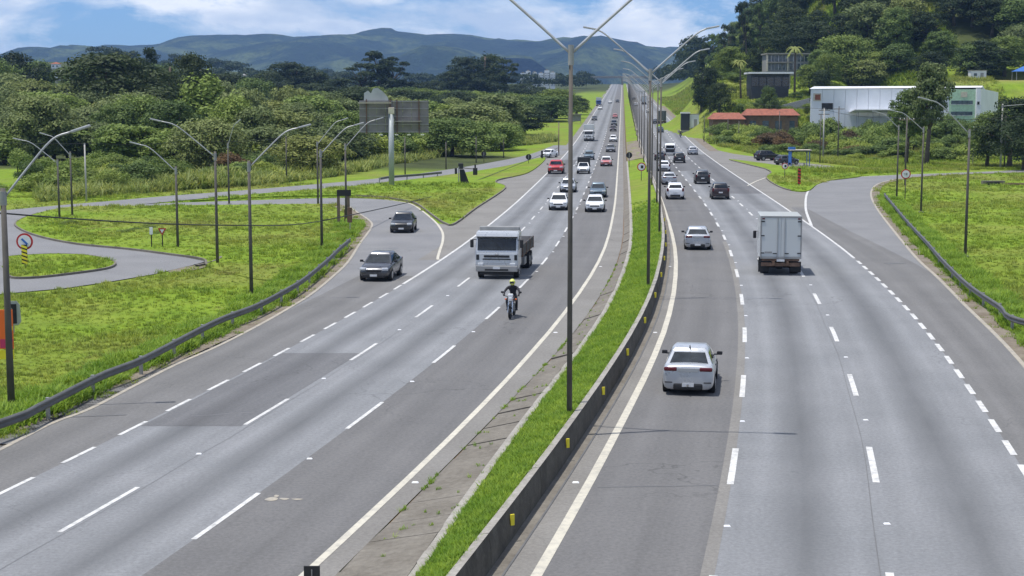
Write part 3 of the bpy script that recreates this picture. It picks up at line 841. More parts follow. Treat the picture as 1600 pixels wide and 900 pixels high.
# paint smear on the fast lane, tar joints across the lanes
for blob in ([(-6.23, 37.73), (-6.15, 37.92), (-6.03, 37.99), (-5.91, 37.86), (-5.93, 37.67), (-6.08, 37.61)], [(-5.88, 37.86), (-5.72, 37.89), (-5.61, 37.8), (-5.73, 37.7)], [(-5.57, 37.8), (-5.39, 37.83), (-5.26, 37.78), (-5.41, 37.7)], [(-6.04, 38.05), (-6.02, 38.21), (-5.92, 38.11), (-5.95, 37.99)]):
    sheet('paint_smear', smooth_line(blob, True, 3), M['paint_faded'], road_l, 0.009)
M['tar'] = plain('tar seal', (0.11, 0.11, 0.11), 0.6, 0, 0.2, 2.0)
def joint(P, w, par, dz=0.005): mark('tar_joint', np.array(P, float), w, M['tar'], par, dz)
ys_ = np.arange(24, 96, 3.0)
joint(np.stack([X_of('D2R', ys_) - 0.20 + 0.03 * np.sin(ys_ * 1.7), ys_], 1), 0.02, road_r)
ys_ = np.arange(24, 72, 3.0)
joint(np.stack([X_of('D2', ys_) + 0.17 + 0.03 * np.sin(ys_ * 1.3), ys_], 1), 0.014, road_l)
joint([(X_of('R0', 39.0) + 0.3, 39.0), (X_of('D1R', 39.2) - 0.3, 39.2)], 0.07, road_r)
joint([(-10.21, 48.14), (-9.62, 48.29), (-9.1, 48.55), (-8.31, 48.75)], 0.06, road_l)
joint([(-14.23, 47.94), (-13.27, 48.14), (-12.34, 48.34)], 0.10, road_l)
joint([(23.21, 94.71), (23.9, 95.1), (24.28, 94.71)], 0.5, road_r)
strip('seam_strip', 'D1R', 'D1R', 14, 110, M['gore'], road_r, 0.0045, -0.28, 0.02)

# dusty strips beyond the edge lines
ribbon('dirt_shoulder', offset_line(LEFT_EDGE, -0.85), offset_line(LEFT_EDGE, 0.02), M['dirt'], road_l, -0.004)
ribbon('dirt_shoulder', offset_line(RIGHT_EDGE, -0.02), offset_line(RIGHT_EDGE, 0.8), M['dirt'], road_r, -0.004)
ribbon('dirt_shoulder', np.stack([X_of('D3R', np.arange(300, 700, 15.)) + 1.6, np.arange(300, 700, 15.)], 1), np.stack([X_of('D3R', np.arange(300, 700, 15.)) + 3.4, np.arange(300, 700, 15.)], 1), M['dirt'], road_r, 0.002)

# raised turf islands with their kerbs
def island(poly, name):
    P = smooth_line(poly, True, 4)
    c = P.mean(0)
    g = empty(name); tag(g, kind='structure')
    sheet('turf', P, M['ground'], g, 0.10, 0.2)
    return P
P_BIG = island(ISLAND_BIG, 'grass_island')
P_SMALL = island(ISLAND_SMALL, 'grass_island')
P_TRI = island(TRIANGLE, 'grass_island')
P_RI = island(RIGHT_ISLAND, 'grass_island')
kerbs = empty('kerb'); tag(kerbs, kind='structure')
def kerb(P, w=0.13, h=0.12, mat='concrete'):
    A = offset_line(P, -w / 2); B = offset_line(P, w / 2)
    n = len(P); v = []
    for (a, b) in zip(A, B):
        z = float(rise(a[1]))
        v += [(a[0], a[1], z - 0.1), (a[0], a[1], z + h), (b[0], b[1], z + h), (b[0], b[1], z - 0.1)]
    f = []
    for i in range(n - 1):
        for k in range(3):
            f.append((4 * i + k, 4 * i + k + 1, 4 * i + k + 5, 4 * i + k + 4))
    obj('kerb_stone', mesh_of('kerb_stone', v, f, M[mat]), kerbs)
kerb(P_BIG[4:36]); kerb(P_SMALL); kerb(P_TRI[36:80]); kerb(P_RI[36:])
kerb(smooth_line([(-19.51, 96.65), (-18.8, 98.67), (-18.81, 94.34), (-21.66, 86.06)], False, 5)[6:12], 0.18)
# bare sandy patch by the wooden sign
sheet('bare_soil', smooth_line([(-17.24, 148.75), (-15.93, 146.92), (-14.01, 137.6), (-12.71, 130.09), (-12.22, 123.98), (-13.04, 125.95), (-14.31, 134.5), (-15.87, 140.85)], True, 3), M['dirt'], None, 0.108, 0.0, 'structure')
sheet('bare_soil', smooth_line([(-20.38, 90.36), (-19.6, 93.59), (-18.81, 94.71), (-18.68, 92.49), (-19.43, 90.01)], True, 3), M['dirt'], None, 0.0, 0.0, 'structure')

# ------------------------------------------------------------------ median: drain slabs, turf, barrier
drain = empty('median_drain'); tag(drain, kind='structure')
y = 20.0
first = True
while y < 135:
    L = random.uniform(1.7, 2.6) * (1.0 if y < 60 else 1.8)
    y2 = y + L - 0.07
    t1 = random.uniform(-0.03, 0.04); t2 = random.uniform(-0.03, 0.04)
    a0, a1 = float(X_of('DR', y)) + 0.06, float(X_of('DR', y2)) + 0.06
    b0, b1 = float(X_of('GM', y)) - 0.20, float(X_of('GM', y2)) - 0.20
    if b0 - a0 < 0.3: b0 = a0 + 0.3
    if b1 - a1 < 0.3: b1 = a1 + 0.3
    z0, z1 = 0.03, 0.26
    v = [(a0, y, z0 + t1 - 0.0), (b0, y, z1 + t1), (b1, y2, z1 + t2), (a1, y2, z0 + t2)]
    v += [(p[0], p[1], p[2] - 0.25) for p in v]
    obj('concrete_slab', mesh_of('concrete_slab', v, [(0, 1, 2, 3), (0, 4, 5, 1), (1, 5, 6, 2), (2, 6, 7, 3), (3, 7, 4, 0)], M['concrete']), drain)
    y += L
strip('drain_bed', 'DR', 'GM', 14, 1700, M['soil'], drain, -0.03)
def sloped(name, ka, kb, da, db, y0, y1, za, zb, mat, parent, cross=1, bump=0.0):
    ys = np.arange(y0, y1 + 0.1, 1.0) if y1 < 400 else np.unique(np.concatenate([np.arange(y0, 260, 1.5), RY[(RY >= 260) & (RY <= y1)]]))
    v = []; f = []
    for y in ys:
        xa = float(X_of(ka, y)) + da; xb = float(X_of(kb, y)) + db
        for c in range(cross + 1):
            t = c / cross
            s = t * t * (3 - 2 * t)
            x = xa + (xb - xa) * t
            v.append((x, y, float(rise(y)) + za + (zb - za) * s + bump * float(vnoise(x, y, 0.7, 9)) * (1 if 0 < c < cross else 0)))
    n = len(ys); w = cross + 1
    for i in range(n - 1):
        for c in range(cross):
            f.append((i * w + c, i * w + c + 1, (i + 1) * w + c + 1, (i + 1) * w + c))
    return obj(name, mesh_of(name, v, f, mat, True), parent)
sloped('drain_lip', 'GM', 'GM', -0.22, 0.02, 14, 250, 0.27, 0.30, M['concrete_pale'], drain)
sloped('drain_slope', 'DR', 'GM', 0.03, -0.2, 132, 1700, 0.02, 0.25, M['concrete'], drain)
median = empty('median_strip'); tag(median, kind='structure')
sloped('turf', 'GM', 'BB', 0.0, -0.16, 14, 1700, 0.26, 0.66, M['ground'], median, 6, 0.12)

sloped('bare_soil', 'GM', 'BB', 0.02, -0.18, 252, 338, 0.29, 0.69, M['dirt'], median, 6, 0.10)
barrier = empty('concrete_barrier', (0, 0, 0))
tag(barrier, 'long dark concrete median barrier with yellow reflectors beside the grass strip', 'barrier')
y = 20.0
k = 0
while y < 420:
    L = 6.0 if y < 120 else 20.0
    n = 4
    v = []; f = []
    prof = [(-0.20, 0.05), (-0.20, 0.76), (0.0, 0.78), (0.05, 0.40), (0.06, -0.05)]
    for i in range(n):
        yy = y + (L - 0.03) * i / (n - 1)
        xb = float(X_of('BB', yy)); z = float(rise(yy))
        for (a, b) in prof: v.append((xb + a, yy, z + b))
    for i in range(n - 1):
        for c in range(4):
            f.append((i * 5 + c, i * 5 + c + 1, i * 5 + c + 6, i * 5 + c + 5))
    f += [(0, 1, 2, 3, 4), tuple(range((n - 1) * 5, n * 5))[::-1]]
    mi = ([0, 1, 0, 0] * (n - 1)) + [0, 0]  # top faces take the paler concrete, painting in their sunlight
    obj('barrier_segment', mesh_of('barrier_segment', v, f, None, False, None, [M['concrete_grimy_shaded'], M['concrete_pale']], mi), barrier)
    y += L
for yy in (34.0, 41.9, 49.7, 57.6, 66.2, 75.0, 84.0, 93.0, 102.0, 112.0, 124.0):
    MB().bbox((float(X_of('BB', yy)) + 0.10, yy, 0.52), (0.10, 0.04, 0.26), 0.008, rz=0.5).build('reflector', M['yellow'], barrier)
strip('gutter', 'BB', 'BB', 14, 420, M['concrete'], road_r, 0.012, 0.03, 0.40)
strip('gutter_gap', 'BB', 'BB', 14, 130, M['tar'], road_r, 0.016, 0.38, 0.43)

# ------------------------------------------------------------------ trees
def leaf_cloud(clumps, per, size, rng, flat=0.0, droop=0.0):
    """small leaf faces scattered through a set of clumps (centre, radius)"""
    V = []; F = []
    n0 = 0
    tot = sum(float(np.prod(r)) ** (2 / 3) for c, r in clumps)
    for (c, r) in clumps:
        c = np.array(c, float); r = np.array(r, float)
        m = int(per * (r.prod() ** (2 / 3)) / tot)
        d = rng.normal(size=(m, 3)); d /= np.linalg.norm(d, axis=1)[:, None]
        d[:, 2] = np.where(d[:, 2] < -0.35, -d[:, 2] * 0.6, d[:, 2])
        rad = rng.uniform(0.55, 1.08, m) ** 0.8
        p = c + d * rad[:, None] * r
        p[:, 2] -= droop * rng.uniform(0, 1, m) * r[2]
        nrm = d * 1.25 + rng.normal(size=(m, 3)) * 0.5
        nrm[:, 2] += 0.30 + flat
        nrm /= np.linalg.norm(nrm, axis=1)[:, None]
        a = np.cross(nrm, rng.normal(size=(m, 3))); a /= np.maximum(1e-6, np.linalg.norm(a, axis=1))[:, None]
        b = np.cross(nrm, a)
        s = size * rng.uniform(0.6, 1.35, m)[:, None]
        q = np.stack([p - a * s, p - b * s * 0.62, p + a * s, p + b * s * 0.62 + nrm * s * 0.25], 1)
        V.append(q.reshape(-1, 3))
        i = n0 + np.arange(m)[:, None] * 4 + np.arange(4)[None, :]
        F.append(i); n0 += 4 * m
    return np.concatenate(V), np.concatenate(F)

def cloud_mesh(name, V, F, mat):
    return mesh_of(name, V.tolist(), F.tolist(), mat)

def limbs(trunk_h, tips, r0, rng):
    mb = MB()
    top = np.array([rng.normal() * 0.15, rng.normal() * 0.15, trunk_h])
    mb.tube([(0, 0, -0.4), (0.02, 0, trunk_h * 0.4), tuple(top)], [r0 * 1.25, r0, r0 * 0.72], 7)
    for t in tips:
        t = np.array(t, float)
        m = top * 0.45 + t * 0.55; m[2] = top[2] + (t[2] - top[2]) * 0.40
        mb.tube([tuple(top * np.array([1, 1, 0.9])), tuple(m), tuple(t)], [r0 * 0.5, r0 * 0.33, r0 * 0.10], 5)
    return mb

TREES = {}
def add_tree(kind, H, W, style, mat, seed, low=0.10):
    rng = np.random.default_rng(seed)
    cl = []; tips = []
    if style == 'broad':
        base = H * low
        n = 24
        for i in range(n):
            u = 2.4 * i + rng.uniform(-0.5, 0.5); t = (i + 0.5) / n
            env = math.sin(math.pi * (0.20 + 0.70 * t)) ** 0.75
            r = W * rng.uniform(0.13, 0.21)
            rr = max(0.0, W / 2 * env * rng.uniform(0.55, 1.05) - r * 0.55)
            zz = base + (H - base) * (0.10 + 0.85 * t)
            cl.append(((rr * math.cos(u), rr * math.sin(u), min(zz, H - r * 0.8)), (r, r, r * 0.85)))
        cl.append(((W * 0.05, 0, H - W * 0.16), (W * 0.17, W * 0.17, W * 0.14)))
        cl.append(((0, 0, H * (0.50 + low * 0.5)), (W * 0.3, W * 0.3, H * (0.30 - low * 0.3))))
        tips = [c[0] for c in cl[::3]]
        V, F = leaf_cloud(cl, 8200, 0.19, rng)
    elif style == 'euc':
        base = H * 0.35
        for i in range(13):
            u = rng.uniform(0, 2 * math.pi); t = (i + 0.5) / 13
            zz = base + (H - base) * t
            rr = W / 2 * rng.uniform(0.15, 0.95) * (1.0 - 0.45 * t)
            r = W * rng.uniform(0.12, 0.19)
            cl.append(((rr * math.cos(u), rr * math.sin(u), min(zz, H - r)), (r, r, r * 0.9)))
        tips = [c[0] for c in cl]
        V, F = leaf_cloud(cl, 4200, 0.26, rng, 0, 0.3)
    elif style == 'pine':
        for i in range(16):
            t = i / 15; zz = H * (0.14 + 0.84 * t); rr = W / 2 * (1 - t) ** 0.8
            for k in range(4 if t < 0.8 else 1):
                u = rng.uniform(0, 2 * math.pi)
                cl.append(((rr * 0.62 * math.cos(u), rr * 0.62 * math.sin(u), zz), (0.25 + rr * 0.5, 0.25 + rr * 0.5, 0.5)))
        V, F = leaf_cloud(cl, 2600, 0.26, rng, 0, 0.5)
    elif style == 'plume':
        # feathery tree with hanging light foliage
        for i in range(26):
            u = rng.uniform(0, 2 * math.pi); t = rng.uniform(0, 1)
            rr = W / 2 * rng.uniform(0.1, 0.92)
            zz = H * (0.95 - 0.55 * (rr / (W / 2)) ** 1.6) * rng.uniform(0.55, 1.0)
            r = W * rng.uniform(0.09, 0.14)
            cl.append(((rr * math.cos(u), rr * math.sin(u), zz), (r, r, r * 1.7)))
        tips = [c[0] for c in cl[::3]]
        V, F = leaf_cloud(cl, 4200, 0.26, rng, 0, 0.6)
    elif style == 'bush':
        for i in range(9):
            u = rng.uniform(0, 2 * math.pi)
            rr = W / 2 * rng.uniform(0, 0.75)
            r = W * rng.uniform(0.16, 0.26)
            zz = max(0.25 * H, H * rng.uniform(0.45, 1.0) * (1 - 0.4 * (rr / (W / 2)) ** 2) - r * 0.5)
            cl.append(((rr * math.cos(u), rr * math.sin(u), zz), (r, r, r * 0.8 * H / W * 1.6)))
        V, F = leaf_cloud(cl, 3200, 0.115, rng)
        V[:, 2] = np.maximum(V[:, 2], 0.02)
    elif style == 'palm':
        Vl = []; Fl = []
        n0 = 0
        for i in range(15):
            u = 2 * math.pi * i / 15 + rng.normal() * 0.1; el = rng.uniform(-0.1, 1.0)
            for s in range(9):
                t0 = s / 9; t1 = (s + 1) / 9
                for sd in (-1, 1):
                    pts = []
                    for (t, wv) in ((t0, 0.0), (t1, 0.0), (t1, 0.55 * sd * (1 - t1 * 0.7)), (t0, 0.55 * sd * (1 - t0 * 0.7))):
                        L = W / 2 * t
                        z = H + L * math.sin(el) - 0.55 * L * t * 1.6 - abs(wv) * 0.45
                        x = L * math.cos(u) - wv * math.sin(u); y = L * math.sin(u) + wv * math.cos(u)
                        pts.append((x, y, z))
                    Vl += pts; Fl.append((n0, n0 + 1, n0 + 2, n0 + 3)); n0 += 4
        V = np.array(Vl); F = np.array(Fl)
    th = {'broad': 0.42, 'euc': 0.55, 'pine': 0.9, 'plume': 0.5, 'bush': 0.3, 'palm': 1.0}[style] * H
    r0 = {'broad': 0.028, 'euc': 0.018, 'pine': 0.016, 'plume': 0.024, 'bush': 0.02, 'palm': 0.022}[style] * H + 0.03
    tr = limbs(th, tips if style != 'bush' else [c[0] for c in cl[:5]], r0, rng).mesh(kind + '_trunk', M['bark'], True)
    TREES[kind] = (cloud_mesh(kind + '_crown', V, F, M[mat]), tr, H, W)

for i in range(4):
    add_tree(f'broad_dark{i}', 12, 9.5 + i * 0.7, 'broad', 'leaf_dark', 100 + i)
    add_tree(f'broad_mid{i}', 10, 9.0 + i * 0.8, 'broad', 'leaf_mid', 120 + i)
    add_tree(f'broad_light{i}', 8, 8.0 + i * 0.8, 'broad', 'leaf_light', 140 + i)
    add_tree(f'broad_olive{i}', 8, 8.5 + i * 0.7, 'broad', 'leaf_olive', 160 + i)
    add_tree(f'bush{i}', 3.0, 4.4 + 0.5 * i, 'bush', 'leaf_shrub', 180 + i)
    add_tree(f'bushmid{i}', 3.0, 4.4 + 0.5 * i, 'bush', 'leaf_mid', 190 + i)
for i in range(3):
    add_tree(f'euc{i}', 22, 10, 'euc', 'leaf_dark', 200 + i)
add_tree('euc_mid', 18, 9, 'euc', 'leaf_mid', 210)
add_tree('pine0', 16, 6, 'pine', 'leaf_dark', 220)
add_tree('plume0', 13, 11, 'plume', 'leaf_light', 230)
add_tree('bushred0', 3.0, 4.5, 'bush', 'leaf_red', 240)
add_tree('bushred1', 2.6, 5.0, 'bush', 'leaf_red', 241)
add_tree('tall0', 12, 7, 'broad', 'leaf_olive', 260, 0.38)
add_tree('tall1', 12, 8, 'broad', 'leaf_mid', 261, 0.35)
add_tree('palm0', 11, 5.0, 'palm', 'leaf_olive', 250)

tr_rng = np.random.default_rng(77)
def plant(kind, x, y, h, w, label, cat='tree', group=None, name='tree', z=None):
    crown, trunk, H, W = TREES[kind]
    if z is None:
        z = float(gz(np.array([x]), np.array([y]), False)[0]) - 0.1
    o = empty(name, (x, y, z), tr_rng.uniform(0, 6.28))
    a_ = tr_rng.uniform(0.82, 1.2) if cat != 'palm' else 1.0
    o.scale = (w / W * a_, w / W / a_, h / H)
    o.rotation_euler = (tr_rng.normal() * 0.05, tr_rng.normal() * 0.05, o.rotation_euler.z)
    tag(o, label, cat, group)
    obj('crown', crown, o); obj('trunk', trunk, o)
    return o
def pick(base, n=4): return f'{base}{tr_rng.integers(n)}'

def top_h(px, ytop, Y):
    """height of a crown whose top shows at photo row ytop, standing Y metres ahead"""
    return 9.93 + (160.0 - ytop) / 2400.0 * Y

# trees that stand out: photo column of the stem, row of the crown top, distance, kind, crown width, label
SPECIAL = [
    (-6, 84, 470, 'broad_dark0', 22, 'dark tall tree at the very left edge of the skyline', 'tree'),
    (34, 82, 490, 'broad_dark2', 20, 'dark rounded tree second from the left edge of the skyline', 'tree'),
    (66, 96, 500, 'broad_mid1', 18, 'lower tree left of the pale house far left', 'tree'),
    (140, 100, 400, 'broad_mid2', 17, 'mid green tree just right of the pale house far left', 'tree'),
    (214, 92, 360, 'broad_dark3', 20, 'dark tree merging with the big broad tree on its right', 'tree'),
    (356, 116, 440, 'broad_dark1', 20, 'dark tree right behind the feathery pale tree', 'tree'),
    (388, 122, 520, 'broad_dark2', 22, 'dark low tree between feathery tree and domed group', 'tree'),
    (478, 104, 645, 'broad_dark2', 24, 'dark domed crown right of the first domed group on the far row', 'tree'),
    (528, 124, 640, 'broad_dark3', 18, 'low dark tree left of the open-crowned tall group', 'tree'),
    (640, 128, 660, 'broad_dark0', 20, 'low dark tree right of the open-crowned tall group', 'tree'),
    (672, 128, 690, 'broad_dark1', 20, 'low dark tree between the open-crowned group and the broad grove', 'tree'),
    (810, 132, 760, 'broad_dark1', 22, 'dark tree below the left white towers', 'tree'),
    (840, 136, 780, 'broad_dark2', 20, 'dark tree below the right white towers', 'tree'),
    (176, 84, 330, 'broad_dark1', 26, 'big dark broad-crowned tree rising above the wood at far left', 'tree'),
    (238, 74, 380, 'euc1', 7, 'thin dark tall tree with small round top above the left wood', 'tree'),
    (292, 82, 360, 'broad_dark2', 14, 'dark pointed tree right of the thin tall tree in the left wood', 'tree'),
    (268, 94, 372, 'pine0', 7, 'narrow dark tree between the thin tall tree and the pointed tree', 'tree'),
    (322, 110, 262, 'plume0', 17, 'pale green feathery tree behind the curved street lamps at left', 'tree'),
    (452, 98, 640, 'broad_dark0', 28, 'dark domed tree group left of the open-crowned tall trees', 'tree'),
    (420, 112, 620, 'broad_dark3', 20, 'dark low domed tree at the left end of the far tree row', 'tree'),
    (500, 116, 650, 'broad_dark1', 20, 'dark spreading tree right of the domed group on the far row', 'tree'),
    (566, 98, 640, 'euc0', 19, 'left tree of the open-crowned tall group before the mountain', 'tree'),
    (592, 80, 645, 'euc1', 19, 'tallest tree of the open-crowned group with sky showing through', 'tree'),
    (614, 90, 655, 'euc2', 18, 'right tree of the open-crowned tall group above the billboard', 'tree'),
    (724, 90, 720, 'broad_dark1', 24, 'left tree of the dark broad grove beside the white towers', 'tree'),
    (754, 82, 720, 'pine0', 11, 'spiky dark conifer on top of the grove beside the white towers', 'tree'),
    (764, 86, 730, 'broad_dark0', 24, 'middle tree of the dark broad grove beside the white towers', 'tree'),
    (790, 94, 740, 'euc2', 20, 'right tree of the dark broad grove beside the white towers', 'tree'),
    (706, 112, 710, 'broad_dark0', 20, 'low dark tree at the left foot of the broad grove', 'tree'),
    (745, 112, 715, 'broad_dark2', 24, 'low dark tree at the middle foot of the broad grove', 'tree'),
    (868, 140, 520, 'broad_mid1', 20, 'rounded mid green tree at the roadside left of the far lanes', 'tree'),
    (900, 152, 560, 'broad_dark3', 14, 'dark round tree next to the far roadside panel', 'tree'),
    (842, 150, 500, 'broad_mid0', 18, 'mid green round tree behind the pale roadside thicket', 'tree'),
]
for px, yt, Y, kind, w, lab, cat in SPECIAL:
    x = (px - 800) / 2400 * Y
    g = float(gz(np.array([x]), np.array([float(Y)]), False)[0])
    plant(kind, x, Y, top_h(px, yt, Y) - g + 0.3, w, lab, cat)

def skyline_left(px):
    return np.interp(px, [-60, 0, 60, 110, 150, 240, 330, 380, 420, 500, 560, 640, 700, 760, 830, 880], [86, 88, 98, 98, 90, 96, 108, 114, 122, 128, 132, 134, 138, 140, 144, 148])
# the wood left of the highway, in depth rows
rows = [
    (238, 192, 208, ['broad_light', 'broad_light', 'broad_olive'], 'green small tree in the front row of the wood left of the highway', (-40, 560), 20),
    (272, 158, 184, ['broad_olive', 'broad_light', 'broad_mid'], 'light green tree in the second row of the wood left of the highway', (-40, 900), 28),
    (320, 142, 170, ['broad_olive', 'broad_light', 'broad_olive'], 'rounded pale green tree in the middle of the wood left of the highway', (-30, 880), 28),
    (380, 124, 158, ['broad_olive', 'broad_dark', 'broad_dark'], 'rounded green tree deep in the wood left of the highway', (-20, 870), 26),
    (470, 112, 148, ['broad_dark', 'broad_mid', 'broad_mid'], 'green tree at the back of the wood left of the highway', (-10, 870), 24),
    (600, 104, 142, ['broad_dark', 'broad_mid', 'broad_dark'], 'dark tree in the far rows of the wood left of the highway', (-10, 840), 22),
    (850, 108, 142, ['broad_dark', 'broad_dark', 'broad_mid'], 'small dark tree in the distant woods before the mountain', (-40, 900), 30),
]
ORD = ['first', 'second', 'third', 'fourth', 'fifth', 'sixth', 'seventh', 'eighth', 'ninth', 'tenth', 'eleventh', 'twelfth', 'thirteenth', 'fourteenth', 'fifteenth', 'sixteenth', 'seventeenth', 'eighteenth', 'nineteenth', 'twentieth',
       'twenty-first', 'twenty-second', 'twenty-third', 'twenty-fourth', 'twenty-fifth', 'twenty-sixth', 'twenty-seventh', 'twenty-eighth', 'twenty-ninth', 'thirtieth']
for (Y0, ytop_l, ytop_r, kinds, lab, (p0, p1), n) in rows:
    count_ = 0
    for i in range(n):
        px = p0 + (p1 - p0) * (i + tr_rng.uniform(0.1, 0.9)) / n
        Y = Y0 * tr_rng.uniform(0.89, 1.14)
        x = (px - 800) / 2400 * Y
        if x > X_of('D3', min(Y, 1700)) - 12: continue
        if paved(np.array([x]), np.array([Y]))[0]: continue
        if Y < 300 and px > 620 and Y < 262: continue
        t = (px + 40) / 900
        yt = ytop_l + (ytop_r - ytop_l) * min(1, max(0, t)) ** 1.1 + tr_rng.normal() * 8
        yt = max(yt, float(skyline_left(px)) + 3)
        g = float(gz(np.array([x]), np.array([Y]), False)[0])
        h = max(4.0, top_h(px, yt, Y) - g)
        h = min(h, 26.0)
        w = (9.0 + 0.016 * Y) * tr_rng.uniform(0.7, 1.35) * (0.85 if Y < 300 else 1.0)
        kk = kinds[tr_rng.integers(3)]
        shade = {'broad_mid': 'mid green', 'broad_light': 'bright green', 'broad_olive': 'olive green', 'broad_dark': 'dark green'}[kk]
        row_ = {238: 'front', 272: 'second', 320: 'third', 380: 'fourth', 470: 'fifth', 600: 'sixth', 850: 'farthest'}[Y0]
        plant(pick(kk), x, Y, h, w, f'{shade} tree in the {row_} row of the left wood, {ORD[count_]} from left', 'tree', f'{row_} row of the wood left of the highway')
        count_ += 1

# shrub belt between the frontage road and the wood
n = 112
for i in range(n):
    t = tr_rng.uniform(0, 1) ** 0.85
    px = -40 + t * 900
    base = float(np.interp(px, [-40, 90, 300, 450, 560, 640, 760, 860], [322, 306, 292, 280, 262, 246, 228, 218]))
    yp = base - tr_rng.uniform(4, 46) * (1 - 0.55 * t)
    Y = 2400 * 9.93 / (yp - 160.0)
    if Y > 420 or Y < 120: continue
    x = (px - 800) / 2400 * Y
    if x > X_of('D3', Y) - 10 or pave_dist(np.array([x]), np.array([Y]))[0] < 3.5: continue
    red = tr_rng.uniform() < 0.05
    kd = pick('bushred', 2) if red else (pick('bush') if tr_rng.uniform() < 0.72 else pick('bushmid'))
    plant(kd, x, Y, tr_rng.uniform(1.8, 3.6), tr_rng.uniform(4.0, 7.0), 'reddish shrub in the belt behind the frontage road at left' if red else 'yellow-green shrub in the belt between frontage road and wood at left', 'shrub',
          'reddish shrubs left' if red else 'shrub belt left of the highway', 'shrub')
for i in range(9):
    px = tr_rng.uniform(160, 250); yp = tr_rng.uniform(352, 366)
    Y = 2400 * 9.93 / (yp - 160); x = (px - 800) / 2400 * Y
    plant(pick('bushmid'), x, Y, tr_rng.uniform(0.5, 0.9), tr_rng.uniform(1.6, 2.8), 'low dark green weed clump on the big grass island', 'weed', 'weeds on the big island', 'weed_clump')
for i in range(4):
    px = tr_rng.uniform(92, 120); yp = tr_rng.uniform(350, 358)
    Y = 2400 * 9.93 / (yp - 160); x = (px - 800) / 2400 * Y
    plant(pick('bushmid'), x, Y, tr_rng.uniform(0.5, 0.8), tr_rng.uniform(1.2, 2.0), 'small weed clump near the left tip of the big island', 'weed', 'weeds near island tip', 'weed_clump')

for i in range(34):
    px = 425 + 450 * (i + tr_rng.uniform(0, 1)) / 34
    Y = float(np.interp(px, [425, 640, 760, 875], [228, 262, 300, 345])) + tr_rng.uniform(0, 26)
    x = (px - 800) / 2400 * Y
    if x > X_of('D3', Y) - 11: continue
    plant(pick('bush') if i % 3 else pick('bushmid'), x, Y, tr_rng.uniform(3.6, 5.6), tr_rng.uniform(8, 12), f'broad pale green bush fronting the thicket right of the lamps, {ORD[i % 30]} from left', 'shrub', 'thicket front bushes', 'shrub')
for i in range(15):
    px = 1262 + 240 * (i + tr_rng.uniform(0, 1)) / 15; Y = tr_rng.uniform(297, 307)
    plant(pick('bush') if i % 2 else pick('bushmid'), (px - 800) / 2400 * Y, Y, tr_rng.uniform(4.2, 5.8), tr_rng.uniform(6.5, 9), f'tall green bush hiding the foot of the white warehouse, {ORD[i]} from left', 'shrub', 'warehouse foot bushes', 'shrub')

# right side: scrub before the warehouse, hill forest
for i in range(118):
    px = tr_rng.uniform(1090, 1660)
    y0 = float(np.interp(px, [1090, 1130, 1180, 1230, 1400, 1660], [352, 325, 296, 277, 262, 255]))
    t = tr_rng.uniform(0, 1)
    Y = min(y0 + t * 52, 352 if px < 1258 else 309)
    x = (px - 800) / 2400 * Y
    if pave_dist(np.array([x]), np.array([Y]))[0] < 5: continue
    red = 1180 < px < 1330 and t < 0.5 and tr_rng.uniform() < 0.5
    kd = pick('bushred', 2) if red else (pick('bush') if tr_rng.uniform() < 0.45 else pick('bushmid'))
    h = 1.8 + 5.2 * t * tr_rng.uniform(0.6, 1.1) + tr_rng.uniform(0, 0.6)
    if px < 1258: h = min(h, 4.2)
    plant(kd, x, Y, h, tr_rng.uniform(5, 8.5), 'reddish brown shrub beyond the bus shelter at right' if red else 'green shrub in the scrub below the white warehouse', 'shrub',
          'reddish shrubs right' if red else 'scrub right of the highway', 'shrub')
for i in range(26):
    px = tr_rng.uniform(1290, 1480); yp = tr_rng.uniform(236, 252)
    Y = 2400 * 9.93 / (yp - 160); x = (px - 800) / 2400 * Y
    if pave_dist(np.array([x]), np.array([Y]))[0] < 4: continue
    plant(pick('bush'), x, Y, tr_rng.uniform(0.7, 1.5), tr_rng.uniform(2.5, 4.5), 'bright low shrub at the far edge of the right ramp meadow', 'shrub', 'low shrubs right meadow', 'shrub')
RT = [
    (1446, 98, 236, 'tall0', 7.4, 'leafy roadside tree standing before the white warehouse'),
    (1414, 138, 240, 'tall1', 5.6, 'smaller tree left of the leafy tree before the warehouse'),
    (1575, 150, 236, 'broad_dark1', 11, 'dark tree at the right edge behind the pale power pole'),
    (1540, 172, 240, 'broad_mid1', 9, 'green tree left of the pale power pole at right'),
    (1598, 182, 226, 'broad_dark2', 9, 'dark lower tree at the right frame edge'),
    (1312, 56, 430, 'broad_mid3', 22, 'big rounded tree behind the left half of the white warehouse'),
    (1275, 78, 420, 'broad_mid0', 9, 'green tree right of the glass-fronted mansion'),
    (1238, 76, 398, 'palm0', 5, 'palm tree before the glass-fronted mansion'),
    (1155, 96, 400, 'palm0', 4.2, 'palm tree left of the dark flat-roofed house'),
    (1200, 134, 372, 'broad_mid1', 6, 'small green tree below the dark flat-roofed house'),
    (1108, 104, 400, 'broad_dark1', 8, 'dark tall tree at the foot of the hill beside the pylon'),
    (1122, 128, 385, 'broad_dark2', 7.5, 'dark bushy tree at the hill foot left of the red roofs'),
    (1093, 120, 410, 'broad_dark0', 6, 'dark narrow tree leftmost at the hill foot'),
]
for px, yt, Y, kind, w, lab in RT:
    x = (px - 800) / 2400 * Y
    g = float(gz(np.array([x]), np.array([float(Y)]), False)[0])
    plant(kind, x, Y, max(3.0, top_h(px, yt, Y) - g), w, lab, 'palm' if kind == 'palm0' else 'tree', None, 'palm_tree' if kind == 'palm0' else 'tree')
